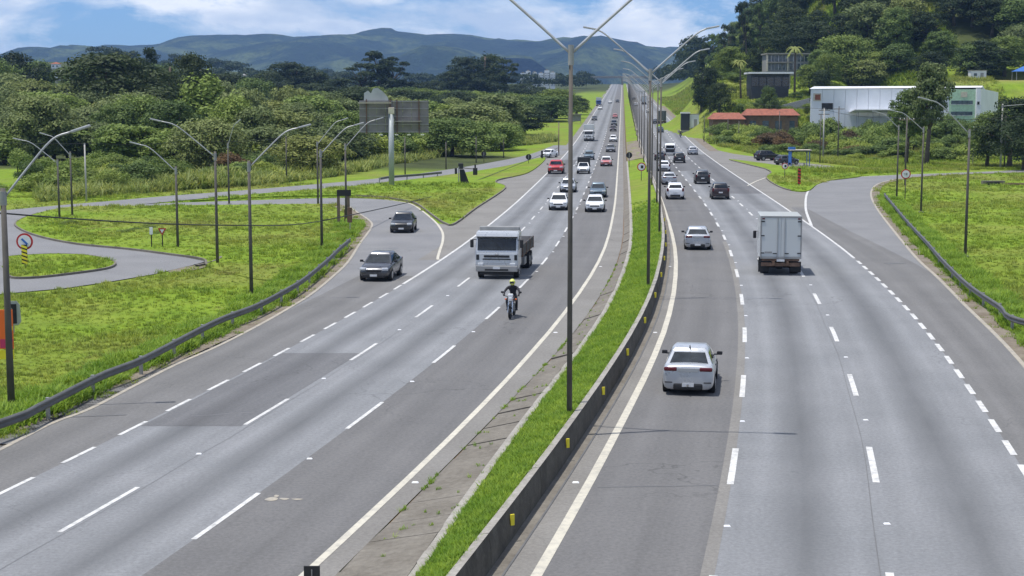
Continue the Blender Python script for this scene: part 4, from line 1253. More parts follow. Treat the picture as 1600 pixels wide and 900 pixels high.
# hill forest in rows up the slope
hill_rows = [(420, 1300, 1670, 12, 9), (446, 1285, 1660, 13, 12), (468, 1200, 1660, 15, 13), (492, 1150, 1660, 16, 13), (518, 1140, 1660, 17, 13), (546, 1128, 1660, 17, 13), (578, 1116, 1660, 18, 13), (615, 1108, 1640, 18, 13), (660, 1100, 1420, 9, 13), (720, 1092, 1240, 6, 14), (800, 1080, 1170, 4, 14)]
for hi, (Y0, p0, p1, n, hm) in enumerate(hill_rows):
    for i in range(n):
        px = p0 + (p1 - p0) * (i + tr_rng.uniform(0.05, 0.95)) / n
        Y = Y0 + tr_rng.uniform(-11, 11)
        x = (px - 800) / 2400 * Y
        if x - float(X_of('D3R', Y)) - 8 < 24: continue        # open grassy cutting along the road
        kd = ['broad_dark', 'broad_dark', 'broad_mid', 'broad_dark', 'broad_olive', 'broad_dark', 'broad_mid'][tr_rng.integers(7)]
        h = hm * tr_rng.uniform(0.75, 1.25); w = tr_rng.uniform(12, 18)
        shade = {'broad_dark': 'dark green', 'broad_mid': 'mid green', 'broad_olive': 'olive green'}[kd]
        lev = ['lowest', 'second', 'third', 'fourth', 'fifth', 'sixth', 'seventh', 'eighth', 'ninth', 'tenth', 'highest'][hi]
        plant(pick(kd), x, Y, h, w, f'{shade} forest tree on the right hill, {lev} row up, {ORD[i]} from left', 'tree', f'hill forest {lev} row')
for i, (px, yt, Y) in enumerate([(1166, 2, 560), (1185, 6, 560), (1092, 64, 640), (1130, 38, 600), (1112, 52, 620)]):
    x = (px - 800) / 2400 * Y
    g = float(gz(np.array([x]), np.array([float(Y)]), False)[0])
    plant(['euc0', 'euc_mid', 'euc1', 'euc2', 'euc_mid'][i], x, Y, max(8.0, top_h(px, yt, Y) - g), 9, ['thin tall tree standing out on the hill crest against the sky', 'tall tree just right of the thin crest tree', 'lowest tall tree on the descending hill crest', 'third tall tree along the hill crest from the right', 'slender tree on the hill crest above the pylon'][i])
for i in range(30):
    px = 1130 + 165 * (i + tr_rng.uniform(0, 1)) / 30; Y = tr_rng.uniform(374, 440)
    if 1160 < px < 1240 and Y > 386: Y = tr_rng.uniform(372, 386)
    plant(pick('bush') if i % 3 == 0 else pick('bushmid'), (px - 800) / 2400 * Y, Y, tr_rng.uniform(1.5, 4.2), tr_rng.uniform(4, 7.5), 'bush on the dry slope round the hillside houses', 'shrub', 'bushes round the hillside houses', 'shrub')
for i in range(7):
    px = [1262, 1280, 1140, 1250, 1292, 1176, 1128][i]; Y = [408, 398, 432, 436, 412, 440, 446][i]
    plant(pick('broad_dark') if i % 2 else pick('broad_mid'), (px - 800) / 2400 * Y, Y, tr_rng.uniform(7, 11), tr_rng.uniform(7, 10), f'tree beside the hillside houses, {ORD[i]} of a loose group', 'tree', 'trees by the hillside houses')
for i in range(22):
    Y = tr_rng.uniform(430, 760)
    x = float(X_of('D3R', Y)) + tr_rng.uniform(14, 55)
    plant(pick('bush') if tr_rng.uniform() < 0.6 else pick('bushmid'), x, Y, tr_rng.uniform(1.5, 3.5), tr_rng.uniform(4, 8), 'shrub on the green cutting slope along the highway', 'shrub', 'cutting slope shrubs', 'shrub')

# far-off woods that read as one mass
def mass(name, spots, label, mat):
    rng = np.random.default_rng(90)
    cl = []
    for (x, y, h, w) in spots:
        z = float(gz(np.array([x]), np.array([y]), False)[0])
        for k in range(5):
            r = w * rng.uniform(0.22, 0.34)
            cl.append(((x + rng.uniform(-0.35, 0.35) * w, y + rng.uniform(-0.35, 0.35) * w, z + h * rng.uniform(0.35, 0.85)), (r, r, h * 0.28)))
    V, F = leaf_cloud(cl, 60000, 1.0, rng)
    tag(obj(name, cloud_mesh(name, V, F, M[mat])), label, 'woods', kind='stuff')
sp = []
for i in range(70):
    Y = tr_rng.uniform(1050, 1700); px = tr_rng.uniform(150, 940); x = (px - 800) / 2400 * Y
    if x < X_of('D3', min(Y, 1700)) - 16: sp.append((x, Y, tr_rng.uniform(8, 14), tr_rng.uniform(18, 28)))
for i in range(60):
    Y = tr_rng.uniform(880, 1650); px = tr_rng.uniform(985, 1100); x = (px - 800) / 2400 * Y
    if x > X_of('D3R', Y) + 20: sp.append((x, Y, tr_rng.uniform(10, 18), tr_rng.uniform(18, 30)))
mass('distant_woods', sp, 'dark mass of far-off woods on both sides of the road end', 'leaf_dark')

# ------------------------------------------------------------------ grass
def tuft_mesh(name, mat, seed, n=16, h=0.20, sp=0.26):
    rng = np.random.default_rng(seed)
    V = []; F = []
    for i in range(n):
        u = rng.uniform(0, 6.28); r = rng.uniform(0, sp)
        b = np.array([r * math.cos(u), r * math.sin(u), -0.02])
        d = rng.uniform(0, 6.28); lean = rng.uniform(0.3, 1.1) * h
        hh = h * rng.uniform(0.55, 1.2); w = rng.uniform(0.010, 0.020)
        s = np.array([-math.sin(d), math.cos(d), 0]) * w
        m = b + np.array([math.cos(d) * lean * 0.4, math.sin(d) * lean * 0.4, hh * 0.62])
        t = b + np.array([math.cos(d) * lean, math.sin(d) * lean, hh])
        k = len(V)
        V += [b - s, b + s, m + s * 0.8, m - s * 0.8, t]
        F += [(k, k + 1, k + 2, k + 3), (k + 3, k + 2, k + 4)]
    return mesh_of(name, V, F, M[mat])
tuft_src = bpy.data.collections.new('tuft_source')
for i in range(4):
    o = bpy.data.objects.new(f'tuft_a{i}', tuft_mesh('tuft', 'grass_blade', 300 + i)); tuft_src.objects.link(o)
lush_src = bpy.data.collections.new('lush_source')
for i in range(4):
    o = bpy.data.objects.new(f'tuft_b{i}', tuft_mesh('tuft', 'grass_lush', 320 + i, 15, 0.24, 0.16)); lush_src.objects.link(o)

reed_src = bpy.data.collections.new('reed_source')
for i in range(4):
    o = bpy.data.objects.new(f'tuft_c{i}', tuft_mesh('tuft', 'reed', 340 + i, 14, 0.22, 0.12)); reed_src.objects.link(o)

def grass_nodes(src, name):
    ng = bpy.data.node_groups.new(name, 'GeometryNodeTree')
    ng.interface.new_socket('Geometry', in_out='INPUT', socket_type='NodeSocketGeometry')
    ng.interface.new_socket('Geometry', in_out='OUTPUT', socket_type='NodeSocketGeometry')
    N = ng.nodes
    gi = N.new('NodeGroupInput'); go = N.new('NodeGroupOutput')
    ip = N.new('GeometryNodeInstanceOnPoints')
    ci = N.new('GeometryNodeCollectionInfo')
    ci.inputs['Collection'].default_value = src
    ci.inputs['Separate Children'].default_value = True
    ci.inputs['Reset Children'].default_value = True
    ip.inputs['Pick Instance'].default_value = True
    rr = N.new('FunctionNodeRandomValue'); rr.data_type = 'FLOAT_VECTOR'
    rr.inputs[0].default_value = (-0.15, -0.15, 0.0); rr.inputs[1].default_value = (0.15, 0.15, 6.283)
    at = N.new('GeometryNodeInputNamedAttribute'); at.data_type = 'FLOAT'
    at.inputs['Name'].default_value = 'tuft_size'
    L = ng.links.new
    L(gi.outputs[0], ip.inputs['Points'])
    L(ci.outputs[0], ip.inputs['Instance'])
    L(rr.outputs[0], ip.inputs['Rotation'])
    L(at.outputs[0], ip.inputs['Scale'])
    L(ip.outputs[0], go.inputs[0])
    return ng
NG_A = grass_nodes(tuft_src, 'scatter_grass')
NG_C = grass_nodes(reed_src, 'scatter_reeds')
NG_B = grass_nodes(lush_src, 'scatter_lush_grass')
def scatter(name, P, S, ng, label):
    me = bpy.data.meshes.new(name)
    me.from_pydata(P.tolist(), [], [])
    a = me.attributes.new('tuft_size', 'FLOAT', 'POINT')
    a.data.foreach_set('value', np.asarray(S, np.float32))
    o = obj(name, me)
    m = o.modifiers.new('scatter', 'NODES'); m.node_group = ng
    tag(o, label, 'grass', kind='stuff')
g_rng = np.random.default_rng(5)
# median turf
ys = g_rng.uniform(22, 150, 15000) ** 1.0
ys = 22 + (ys - 22) * g_rng.uniform(0.25, 1, 15000)
t = g_rng.uniform(0.02, 0.98, 15000)
xa = X_of('GM', ys); xb = X_of('BB', ys) - 0.18
xs = xa + (xb - xa) * t
zz = rise(ys) + 0.26 + 0.40 * (t * t * (3 - 2 * t))
edge = np.where((t < 0.1) | (t > 0.93), 0.75, 1.0)
scatter('median_grass', np.stack([xs, ys, zz], 1), g_rng.uniform(0.30, 0.66, 15000) * edge * (1 + ys / 160), NG_B, 'lush green grass covering the median strip beside the barrier')
# banks
def bank(name, n, x0, x1, y0, y1, label, ng, smin, smax, cond=None):
    Y = 1.0 / g_rng.uniform(1 / y1, 1 / y0, n)
    X = g_rng.uniform(x0, x1, n) * (Y / y1 if x0 < 0 else 1.0) if False else g_rng.uniform(x0, x1, n)
    k = ~paved(X, Y)
    if cond is not None: k &= cond(X, Y)
    X, Y = X[k], Y[k]
    d = pave_dist(X, Y)
    k = d > 0.9
    X, Y, d = X[k], Y[k], d[k]
    Z = gz(X, Y)
    on = np.zeros(len(X), bool)
    for p in (P_BIG, P_SMALL, P_TRI, P_RI): on |= inside(p, X, Y)
    Z = np.where(on, np.maximum(Z, rise(Y) + 0.10), Z)
    patch = np.clip(0.9 + 1.1 * vnoise(X, Y, 5, 21) + 0.5 * vnoise(X, Y, 1.6, 22), 0.35, 1.8)
    S = g_rng.uniform(smin, smax, len(X)) * patch * (0.8 + Y / 130)
    scatter(name, np.stack([X, Y, Z], 1), S, ng, label)
vis_l = lambda X, Y: (X > -0.36 * Y - 3) & (X < X_of('D3', Y))
vis_r = lambda X, Y: (X < 0.36 * Y + 3) & (X > X_of('D3R', Y))
bank('bank_grass', 70000, -60, -2, 40, 190, 'rough grass on the bank and islands left of the highway', NG_A, 0.28, 0.75, vis_l)
bank('bank_grass', 56000, 18, 75, 52, 215, 'rough grass on the meadow right of the highway', NG_A, 0.28, 0.75, vis_r)
# taller weeds along the guard rails
def verge(name, line, d0, d1, n, label):
    P, s = resample(line, 0.3)
    i = g_rng.integers(0, len(P), n)
    off = g_rng.uniform(d0, d1, n)
    T = np.gradient(P, axis=0); T /= np.linalg.norm(T, axis=1)[:, None]
    X = P[i, 0] + T[i, 1] * off + g_rng.normal(size=n) * 0.1; Y = P[i, 1] - T[i, 0] * off + g_rng.normal(size=n) * 0.1
    S = g_rng.uniform(0.8, 1.7, n) * np.clip(1.0 + 1.2 * vnoise(X, Y, 1.5, 31), 0.4, 1.8)
    scatter(name, np.stack([X, Y, gz(X, Y)], 1), S, NG_B, label)
verge('verge_weeds', LEFT_EDGE[12:100], -2.7, -0.72, 15000, 'dark green weeds along the foot of the left guard rail')
verge('verge_weeds', RIGHT_EDGE[6:56], 0.7, 2.7, 13000, 'green weeds between the right edge line and guard rail')

# reeds and tall grass between the frontage road and the wood
RE = np.concatenate([smooth_line([(-47.36, 153.53), (-41.58, 166.32), (-35.19, 176.05), (-29.02, 188.41), (-21.64, 216.82), (-16.71, 251.32), (-5.09, 306.72), (9.86, 349.51)]), smooth_line([(10.58, 375.08), (-5.74, 346.02), (-20.79, 312.96), (-29.96, 300.6), (-42.63, 277.36), (-48.44, 233.01), (-53.02, 196.01), (-52.73, 171.05)])])
n = 60000
Y = g_rng.uniform(130, 420, n); X = g_rng.uniform(-70, 12, n)
k = inside(RE, X, Y); X, Y = X[k], Y[k]
S = g_rng.uniform(3.0, 7.0, len(X)) * np.clip(1.0 + 1.0 * vnoise(X, Y, 7, 51), 0.4, 1.5)
scatter('tall_grass', np.stack([X, Y, gz(X, Y)], 1), S, NG_C, 'tall pale reeds and grass between the frontage road and the left wood')
n = 30000
Y = g_rng.uniform(215, 330, n); X = g_rng.uniform(30, 110, n)
k = (X < 0.36 * Y) & ~paved(X, Y); X, Y = X[k], Y[k]
k = pave_dist(X, Y) > 4; X, Y = X[k], Y[k]
S = g_rng.uniform(1.2, 3.4, len(X)) * np.clip(1.0 + 1.2 * vnoise(X, Y, 9, 52), 0.3, 1.6)
scatter('tall_grass', np.stack([X, Y, gz(X, Y)], 1), S, NG_A, 'rough tall grass among the scrub right of the highway')

# weeds growing in the joints of the drain slabs
n = 900
Y = g_rng.uniform(26, 95, n); t = np.where(g_rng.uniform(0, 1, n) < 0.5, g_rng.uniform(-0.02, 0.06, n), g_rng.uniform(0.0, 1.0, n))
k = vnoise(Y * 3.0, t * 5.0, 2.0, 61) > 0.17
Y, t = Y[k], t[k]
xa = X_of('DR', Y) + 0.05; xb = X_of('GM', Y) - 0.15
scatter('joint_weeds', np.stack([xa + (xb - xa) * t, Y, 0.03 + 0.23 * t], 1), g_rng.uniform(0.22, 0.55, len(Y)), NG_B, 'small weeds growing in the joints of the concrete median drain')

# rough growth on the cutting slope and round the hillside houses
n = 42000
Y = g_rng.uniform(335, 860, n); X = X_of('D3R', Y) + g_rng.uniform(5, 78, n)
k = (X < 0.38 * Y) & ~((Y < 345) & (X > 62)); X, Y = X[k], Y[k]
S = g_rng.uniform(2.5, 6.5, len(X)) * np.clip(0.9 + 1.5 * vnoise(X, Y, 12, 53), 0.25, 1.8)
scatter('slope_growth', np.stack([X, Y, gz(X, Y, False)], 1), S, NG_A, 'rough grass and low growth on the cutting slope right of the highway')

# ------------------------------------------------------------------ vehicles
def quad_pane(mb, a, b, c, d, inset=0.06, th=0.012, vin=None):
    """a thin pane inside the quad a b c d, standing a little proud of it"""
    a, b, c, d = [Vector(p) for p in (a, b, c, d)]
    n = (b - a).cross(d - a).normalized()
    vin = inset if vin is None else vin
    def pt(u, v): return (a * (1 - u) + b * u) * (1 - v) + (d * (1 - u) + c * u) * v
    q = [pt(inset, vin), pt(1 - inset, vin), pt(1 - inset, 1 - vin), pt(inset, 1 - vin)]
    mb.add([p - n * 0.01 for p in q] + [p + n * th for p in q], [(3, 2, 1, 0), (4, 5, 6, 7), (0, 1, 5, 4), (1, 2, 6, 5), (2, 3, 7, 6), (3, 0, 4, 7)])

def loft_body(st):
    V = []; F = []
    prof = [(0.0, 0.0, 0), (0.78, 0.0, 0), (0.95, 0.07, 0), (1.0, 0.24, 0), (1.0, -0.24, 1), (0.965, -0.09, 1), (0.86, -0.015, 1), (0.5, 0.012, 1), (0.0, 0.02, 1)]
    ring = prof + [(-x, z, t) for x, z, t in prof[-2:0:-1]]
    n = len(ring)
    for (y, zb, zt, w) in st:
        for (x, z, t) in ring:
            zz = (zt + z if t else zb + z)
            lim = (zb + zt) / 2
            if t and zz < lim: zz = lim + 0.01
            if not t and zz > lim: zz = lim - 0.01
            V.append((x * w, y, zz))
    for i in range(len(st) - 1):
        for k in range(n):
            F.append((i * n + k, (i + 1) * n + k, (i + 1) * n + (k + 1) % n, i * n + (k + 1) % n))
    F.append(tuple(range(n)))
    F.append(tuple(range((len(st) - 1) * n, len(st) * n))[::-1])
    return V, F

CARS = {
    'sedan': dict(L=4.46, W=1.76, zr=1.46, belt=(0.99, 0.96), cab=(-1.80, -1.0, 0.34, 1.12), hb=0.82, hr=0.62, wy=(-1.30, 1.36), wr=0.31,
                  st=[(-2.23, 0.24, 0.80, 0.74), (-2.21, 0.20, 0.99, 0.82), (-2.12, 0.18, 1.06, 0.865), (-1.6, 0.17, 1.04, 0.885), (-0.6, 0.19, 0.99, 0.88), (0.5, 0.19, 0.97, 0.88), (1.15, 0.19, 0.95, 0.875), (1.75, 0.2, 0.86, 0.85), (2.10, 0.24, 0.75, 0.78), (2.22, 0.30, 0.62, 0.66)]),
    'hatch': dict(L=4.0, W=1.74, zr=1.50, belt=(1.0, 0.98), cab=(-1.86, -1.38, 0.40, 1.08), hb=0.79, hr=0.60, wy=(-1.18, 1.28), wr=0.31,
                  st=[(-2.0, 0.26, 0.84, 0.74), (-1.97, 0.22, 1.0, 0.82), (-1.85, 0.24, 1.04, 0.84), (-1.4, 0.2, 1.03, 0.865), (-0.4, 0.19, 1.0, 0.87), (0.6, 0.19, 0.99, 0.87), (1.12, 0.2, 0.97, 0.865), (1.62, 0.22, 0.88, 0.84), (1.9, 0.25, 0.78, 0.77), (1.99, 0.3, 0.66, 0.66)]),
    'suv': dict(L=4.4, W=1.82, zr=1.66, belt=(1.14, 1.12), cab=(-2.06, -1.72, 0.42, 1.10), hb=0.83, hr=0.66, wy=(-1.28, 1.36), wr=0.35,
                st=[(-2.2, 0.32, 0.98, 0.80), (-2.17, 0.28, 1.14, 0.87), (-2.02, 0.28, 1.17, 0.885), (-1.4, 0.26, 1.16, 0.905), (-0.4, 0.25, 1.15, 0.91), (0.6, 0.25, 1.13, 0.91), (1.15, 0.25, 1.11, 0.905), (1.75, 0.27, 1.03, 0.885), (2.1, 0.3, 0.92, 0.82), (2.2, 0.36, 0.78, 0.72)]),
}
_car_cache = {}
def car_meshes(kind):
    if kind in _car_cache: return _car_cache[kind]
    p = CARS[kind]
    L2 = p['L'] / 2
    out = []   # (name, mesh, painted, parent index, location)
    V, F = loft_body(p['st'])
    out.append(('body', baked(mesh_of('car_body', V, F), 1), True, None))
    # cabin
    yr0, yr1, yf1, yf0 = p['cab']
    br, bf = p['belt']; zr = p['zr']; hb, hr = p['hb'], p['hr']
    ze = zr - 0.09
    r0 = [(-hb, yr0, br - 0.04), (-hb * 1.02, (yr0 + yf0) / 2, (br + bf) / 2 - 0.04), (-hb * 0.97, yf0, bf - 0.04), (hb * 0.97, yf0, bf - 0.04), (hb * 1.02, (yr0 + yf0) / 2, (br + bf) / 2 - 0.04), (hb, yr0, br - 0.04)]
    r1 = [(-hr * 0.97, yr1, ze), (-hr * 1.03, (yr1 + yf1) / 2, ze + 0.03), (-hr * 0.97, yf1, ze), (hr * 0.97, yf1, ze), (hr * 1.03, (yr1 + yf1) / 2, ze + 0.03), (hr * 0.97, yr1, ze)]
    r2 = [(x * 0.86, y * 0.90 + 0.1 * (yr1 + yf1) / 2, zr + (0.0 if abs(y - (yr1 + yf1) / 2) > 0.01 else 0.02)) for x, y, z in r1]
    V = r0 + r1 + r2
    F = []
    for k in range(6):
        a, b = k, (k + 1) % 6
        F += [(a, a + 6, b + 6, b), (a + 6, a + 12, b + 12, b + 6)]
    F += [(12, 17, 16, 13), (13, 16, 15, 14)]
    bm = bmesh.new()
    vs = [bm.verts.new(q) for q in V]
    for f in F: bm.faces.new([vs[i] for i in f])
    bmesh.ops.recalc_face_normals(bm, faces=bm.faces[:])
    bmesh.ops.bevel(bm, geom=[e for e in bm.edges if len(e.link_faces) == 2], offset=0.035, segments=3, affect='EDGES', profile=0.5)
    me = bpy.data.meshes.new('car_cabin'); bm.to_mesh(me); bm.free()
    me.polygons.foreach_set('use_smooth', [True] * len(me.polygons))
    out.append(('roof', me, True, None))
    def pane(nm, a, b, c, d, ins, vin=None):
        mb = MB(); quad_pane(mb, a, b, c, d, ins, 0.010, vin)
        out.append((nm, mb.mesh(nm, M['glass']), False, None))
    pane('windscreen', r0[3], r0[2], r1[2], r1[3], 0.05, 0.09)
    pane('rear_window', r0[0], r0[5], r1[5], r1[0], 0.08, 0.12 if kind == 'sedan' else 0.16)
    for s in (0, 1):
        i = (0, 1, 2) if s == 0 else (5, 4, 3)
        A, B, C = [Vector(r0[k]) for k in i]; a, b, c = [Vector(r1[k]) for k in i]
        if s == 0:
            pane('side_window', B, A, a, b, 0.10, 0.14); pane('side_window', C, B, b, c, 0.09, 0.14)
        else:
            pane('side_window', A, B, b, a, 0.10, 0.14); pane('side_window', B, C, c, b, 0.09, 0.14)
    W2 = p['W'] / 2
    zt = p['st'][2][2]; zf = p['st'][-2][2]
    def add(nm, mb, mat, painted=False, smooth=False): out.append((nm, mb.mesh(nm, M[mat] if mat else None, smooth), painted, None))
    tall = kind != 'sedan'
    for s in (-1, 1):
        # lamps
        if tall: mb = MB().bbox((s * (W2 - 0.13), -L2 + 0.05, zt - 0.16), (0.20, 0.14, 0.34), 0.03)
        else: mb = MB().bbox((s * (W2 - 0.28), -L2 + 0.035, zt - 0.15), (0.44, 0.14, 0.135), 0.045)
        add('tail_light', mb, 'lamp_red')
        mb = MB().bbox((s * (W2 - 0.27), L2 - 0.17, zf - 0.06), (0.36, 0.26, 0.15), 0.04, rz=-s * 0.35)
        add('headlight', mb, 'lamp_clear')
        mb = MB().bbox((s * (W2 + 0.10), yf0 - 0.35, bf + 0.06), (0.20, 0.10, 0.13), 0.035).box((s * (W2 - 0.03), yf0 - 0.33, bf + 0.01), (0.14, 0.05, 0.04))
        add('wing_mirror', mb, 'black')
        mb = MB().box((s * (W2 - 0.004), -0.35, bf - 0.17), (0.03, 0.20, 0.03)).box((s * (W2 - 0.004), 0.55, bf - 0.17), (0.03, 0.20, 0.03))
        add('door_handle', mb, 'black')
    zb = p['st'][2][1]
    add('rear_bumper', MB().bbox((0, -L2 + 0.07, zb + 0.13), (W2 * 1.15, 0.20, 0.24), 0.07), 'black')
    add('front_bumper', MB().bbox((0, L2 - 0.10, zb + 0.12), (W2 * 1.45, 0.24, 0.20), 0.05), 'black')
    if kind == 'sedan':
        add('trunk_recess', MB().bbox((0, -L2 - 0.004, zt - 0.17), (0.72, 0.03, 0.13), 0.01), 'galv')
        add('bumper_trim', MB().bbox((-W2 + 0.22, -L2 + 0.0, zb + 0.28), (0.26, 0.05, 0.035), 0.01).bbox((W2 - 0.22, -L2 + 0.0, zb + 0.28), (0.26, 0.05, 0.035), 0.01), 'black')
    add('grille', MB().bbox((0, L2 - 0.06, zf - 0.16), (W2 * 0.95, 0.14, 0.12), 0.03), 'black')
    add('number_plate', MB().box((0, -L2 - 0.022, zb + (0.20 if kind == 'sedan' else 0.46)), (0.40, 0.02, 0.13)), 'plate')
    add('number_plate', MB().box((0, L2 + 0.028, zb + 0.17), (0.40, 0.02, 0.12)), 'plate')
    for s in (-1, 1):
        for wy in p['wy']:
            r = p['wr']
            add('wheel_arch', MB().cyl((s * (W2 - 0.10), wy, r + 0.02), r + 0.075, 0.21, 'X', 24), 'black')
            out.append(('wheel', MB().cyl((s * (W2 - 0.10), wy, r), r, 0.24, 'X', 24).mesh('tyre', M['rubber']), False, None))
            out.append(('rim', MB().cyl((s * (W2 + 0.018), wy, r), r * 0.66, 0.02, 'X', 18).cyl((s * (W2 + 0.03), wy, r), r * 0.16, 0.02, 'X', 10).mesh('rim', M['rim']), False, len(out) - 1))
    _car_cache[kind] = out
    return out
_painted = {}
def car(kind, paint_name, x, y, rz, label, group=None, parts=None, roof_paint=None):
    z = float(rise(y)) + 0.004
    slope = math.atan(float(rise(y + 3) - rise(y - 3)) / 6.0)
    o = empty('car', (x, y, z), rz)
    o.rotation_euler = (slope * math.cos(rz), 0, rz)
    tag(o, label, 'car', group)
    made = []
    for (nm, me, painted, par) in car_meshes(kind):
        if painted:
            pn = roof_paint if (nm == 'roof' and roof_paint) else paint_name
            key = (kind, nm, pn)
            if key not in _painted:
                m2 = me.copy(); m2.materials.clear(); m2.materials.append(PAINT[pn]); _painted[key] = m2
            me = _painted[key]
        q = obj(nm, me, o if par is None else made[par])
        made.append(q)
    return o

def on_road(line, px_pt, rear=True, L=4.4, fwd=True):
    """centre and heading of a vehicle whose near end touches the ground at the point"""
    x, y = px_pt
    d = heading(line, y + L / 2)
    c = Vector((x, y)) + d * (L / 2)
    rz = math.atan2(-d.x, d.y)
    return c.x, c.y, rz if fwd else rz + math.pi

def drive(kind, paint_name, pt, line, fwd, label, L=4.3, **kw):
    x, y, rz = on_road(line, pt, L=L, fwd=fwd)
    return car(kind, paint_name, x, y, rz, label, **kw)

# right carriageway, seen from behind
o = drive('sedan', 'silver_blue', (6, 51.59), 'D1R', True, 'pale silver sedan in the fast lane, the car nearest the camera')
MB().tube([(0, -0.95, 1.44), (0, -1.02, 1.56)], [0.03, 0.012], 6).build('antenna', M['black'], o)
MB().tube([(0, -2.2, 0.38), (0, -2.38, 0.36), (0, -2.40, 0.42)], 0.03, 6).build('tow_hitch', M['chrome'], o)
drive('sedan', 'silver', (12.55, 103.42), 'D1R', True, 'silver sedan in the right fast lane ahead of the pale silver sedan')
drive('suv', 'white', (16.75, 157.57), 'D1R', True, 'white crossover with black lower bumper following the queue beside the median poles')
drive('sedan', 'silver_blue', (19, 185.52), 'D1R', True, 'pale car directly ahead of the white crossover near the median poles')
drive('hatch', 'white', (21.84, 220.68), 'D1R', True, 'white hatchback partly behind the median poles, third in the queue')
drive('hatch', 'graphite', (24.84, 258.77), 'D1R', True, 'dark car half hidden by the median poles at the head of the queue')
drive('suv', 'black', (27.1, 248.91), 'D2R', True, 'dark hatch-backed car beside the white van in the middle lane')
drive('suv', 'black', (23.19, 186.96), 'D2R', True, 'black off-roader in the middle lane behind the box truck', roof_paint='graphite')
drive('suv', 'wine', (21.41, 157.57), 'D2R', True, 'dark wine crossover nearest in the middle lane past the box truck', roof_paint='black')
drive('sedan', 'silver', (33.26, 282.97), 'D3R', True, 'grey silver car in the outer lane near the side road')
car('suv', 'black', *(43.11, 260.04), -1.2, 'black car waiting left of the blue bus shelter')
car('hatch', 'graphite', *(43.54, 244.2), -1.05, 'dark car right beside the blue bus shelter')
far_r = [(1010, 176, 'D2R', 'hatch', 'white', 'small white car far up the right carriageway behind the poles'),
         (994, 168, 'D1R', 'hatch', 'white', 'tiny white car in the distant fast lane at right of the median'),
         (993, 160, 'D1R', 'sedan', 'graphite', 'tiny grey car farthest in the distant fast lane right of the median'),
         (1017, 193, 'D2R', 'sedan', 'graphite', 'dark car between the median poles far up the right carriageway'),
         (1019, 205, 'D2R', 'sedan', 'teal_grey', 'dull blue grey car between the median poles, right carriageway'),
         (1033, 164, 'D3R', 'hatch', 'white', 'tiny white car by the grassy slope on the far outer lane')]
for px, py, ln, kd, pn, lab in far_r:
    Y = {176: 585, 168: 690, 160: 820, 193: 470, 205: 405, 164: 760}[py]
    base = {'D1R': ('R0', 'D1R'), 'D2R': ('D1R', 'D2R'), 'D3R': ('D2R', 'D3R')}[ln]
    d = heading(ln, Y)
    car(kd, pn, float(X_of(base[0], Y) + X_of(base[1], Y)) / 2, Y, math.atan2(-d.x, d.y), lab)
# left carriageway, coming towards the camera
drive('sedan', 'white', (7.49, 139.21), 'L0', False, 'white sedan leading in the fast lane towards the camera')
drive('sedan', 'teal_grey', (8.98, 160.74), 'L0', False, 'blue grey sedan right behind the leading white sedan')
drive('sedan', 'white', (4.26, 141.69), 'D1', False, 'white sedan in the middle lane left of the tall median pole')
drive('sedan', 'silver', (6.16, 169.84), 'D1', False, 'silver car split by the tall median pole in the middle lane')
o = drive('suv', 'red', (6.03, 213.08), 'D2', False, 'bright red car in the slow lane of the left carriageway')
o.scale = (1.18, 1.1, 1.12)
drive('sedan', 'faded_red', (14.51, 237.38), 'L0', False, 'faded red car with pale roof in the fast lane', roof_paint='white')
drive('hatch', 'teal_grey', (13.03, 261.32), 'D1', False, 'dark blue car behind the loaded pickup')
drive('sedan', 'grey', (18.84, 294.6), 'L0', False, 'grey sedan behind the faded red car in the fast lane')
drive('hatch', 'white', (22.69, 346.02), 'L0', False, 'white hatchback in the fast lane beside the white delivery truck')
car('sedan', 'white', *(6.55, 271.87), math.pi - 0.45, 'white car merging from the frontage road by the red car')
drive('sedan', 'graphite', (-7.71, 85.13), 'D3', False, 'dark grey sedan entering on the left slip lane, nearest of two')
x, y = (-8.43, 117.25)
car('sedan', 'black', x, y + 2.0, math.pi - 0.02, 'black sedan coming round the left ramp behind the dark grey sedan')
far_l = [(203, 'L0', 'D1', 'hatch', 'wine', 412, 'dark red car in the distant fast lane ahead of the dark queue'),
         (193, 'L0', 'D1', 'suv', 'graphite', 452, 'dark crossover in the distant fast lane between two red cars'),
         (181, 'L0', 'D1', 'hatch', 'faded_red', 520, 'pinkish car in the distant fast lane of the left carriageway'),
         (160, 'L0', 'D1', 'sedan', 'black', 760, 'tiny black car farthest up the left fast lane'),
         (186, 'D2', 'D3', 'sedan', 'graphite', 500, 'small dark car in the distant slow lane beyond the delivery truck'),
         (167, 'D2', 'D3', 'hatch', 'white', 630, 'small white car in the distant slow lane before the blue truck'),
         (157, 'D1', 'D2', 'hatch', 'white', 740, 'tiny white car in the distant middle lane of the left carriageway')]
for py, a, b, kd, pn, Y, lab in far_l:
    d = heading(a, Y)
    car(kd, pn, float(X_of(a, Y) + X_of(b, Y)) / 2, Y, math.atan2(-d.x, d.y) + math.pi, lab)

# trucks ---------------------------------------------------------------
def wheel(par, x, y, r=0.48, w=0.28):
    q = MB().cyl((x, y, r), r, w, 'X', 24).build('wheel', M['rubber'], par)
    s = 1 if x > 0 else -1
    MB().cyl((x + s * (w / 2 + 0.012), y, r), r * 0.58, 0.02, 'X', 18).cyl((x + s * (w / 2 + 0.03), y, r), r * 0.22, 0.05, 'X', 12).build('rim', M['rim'], q)

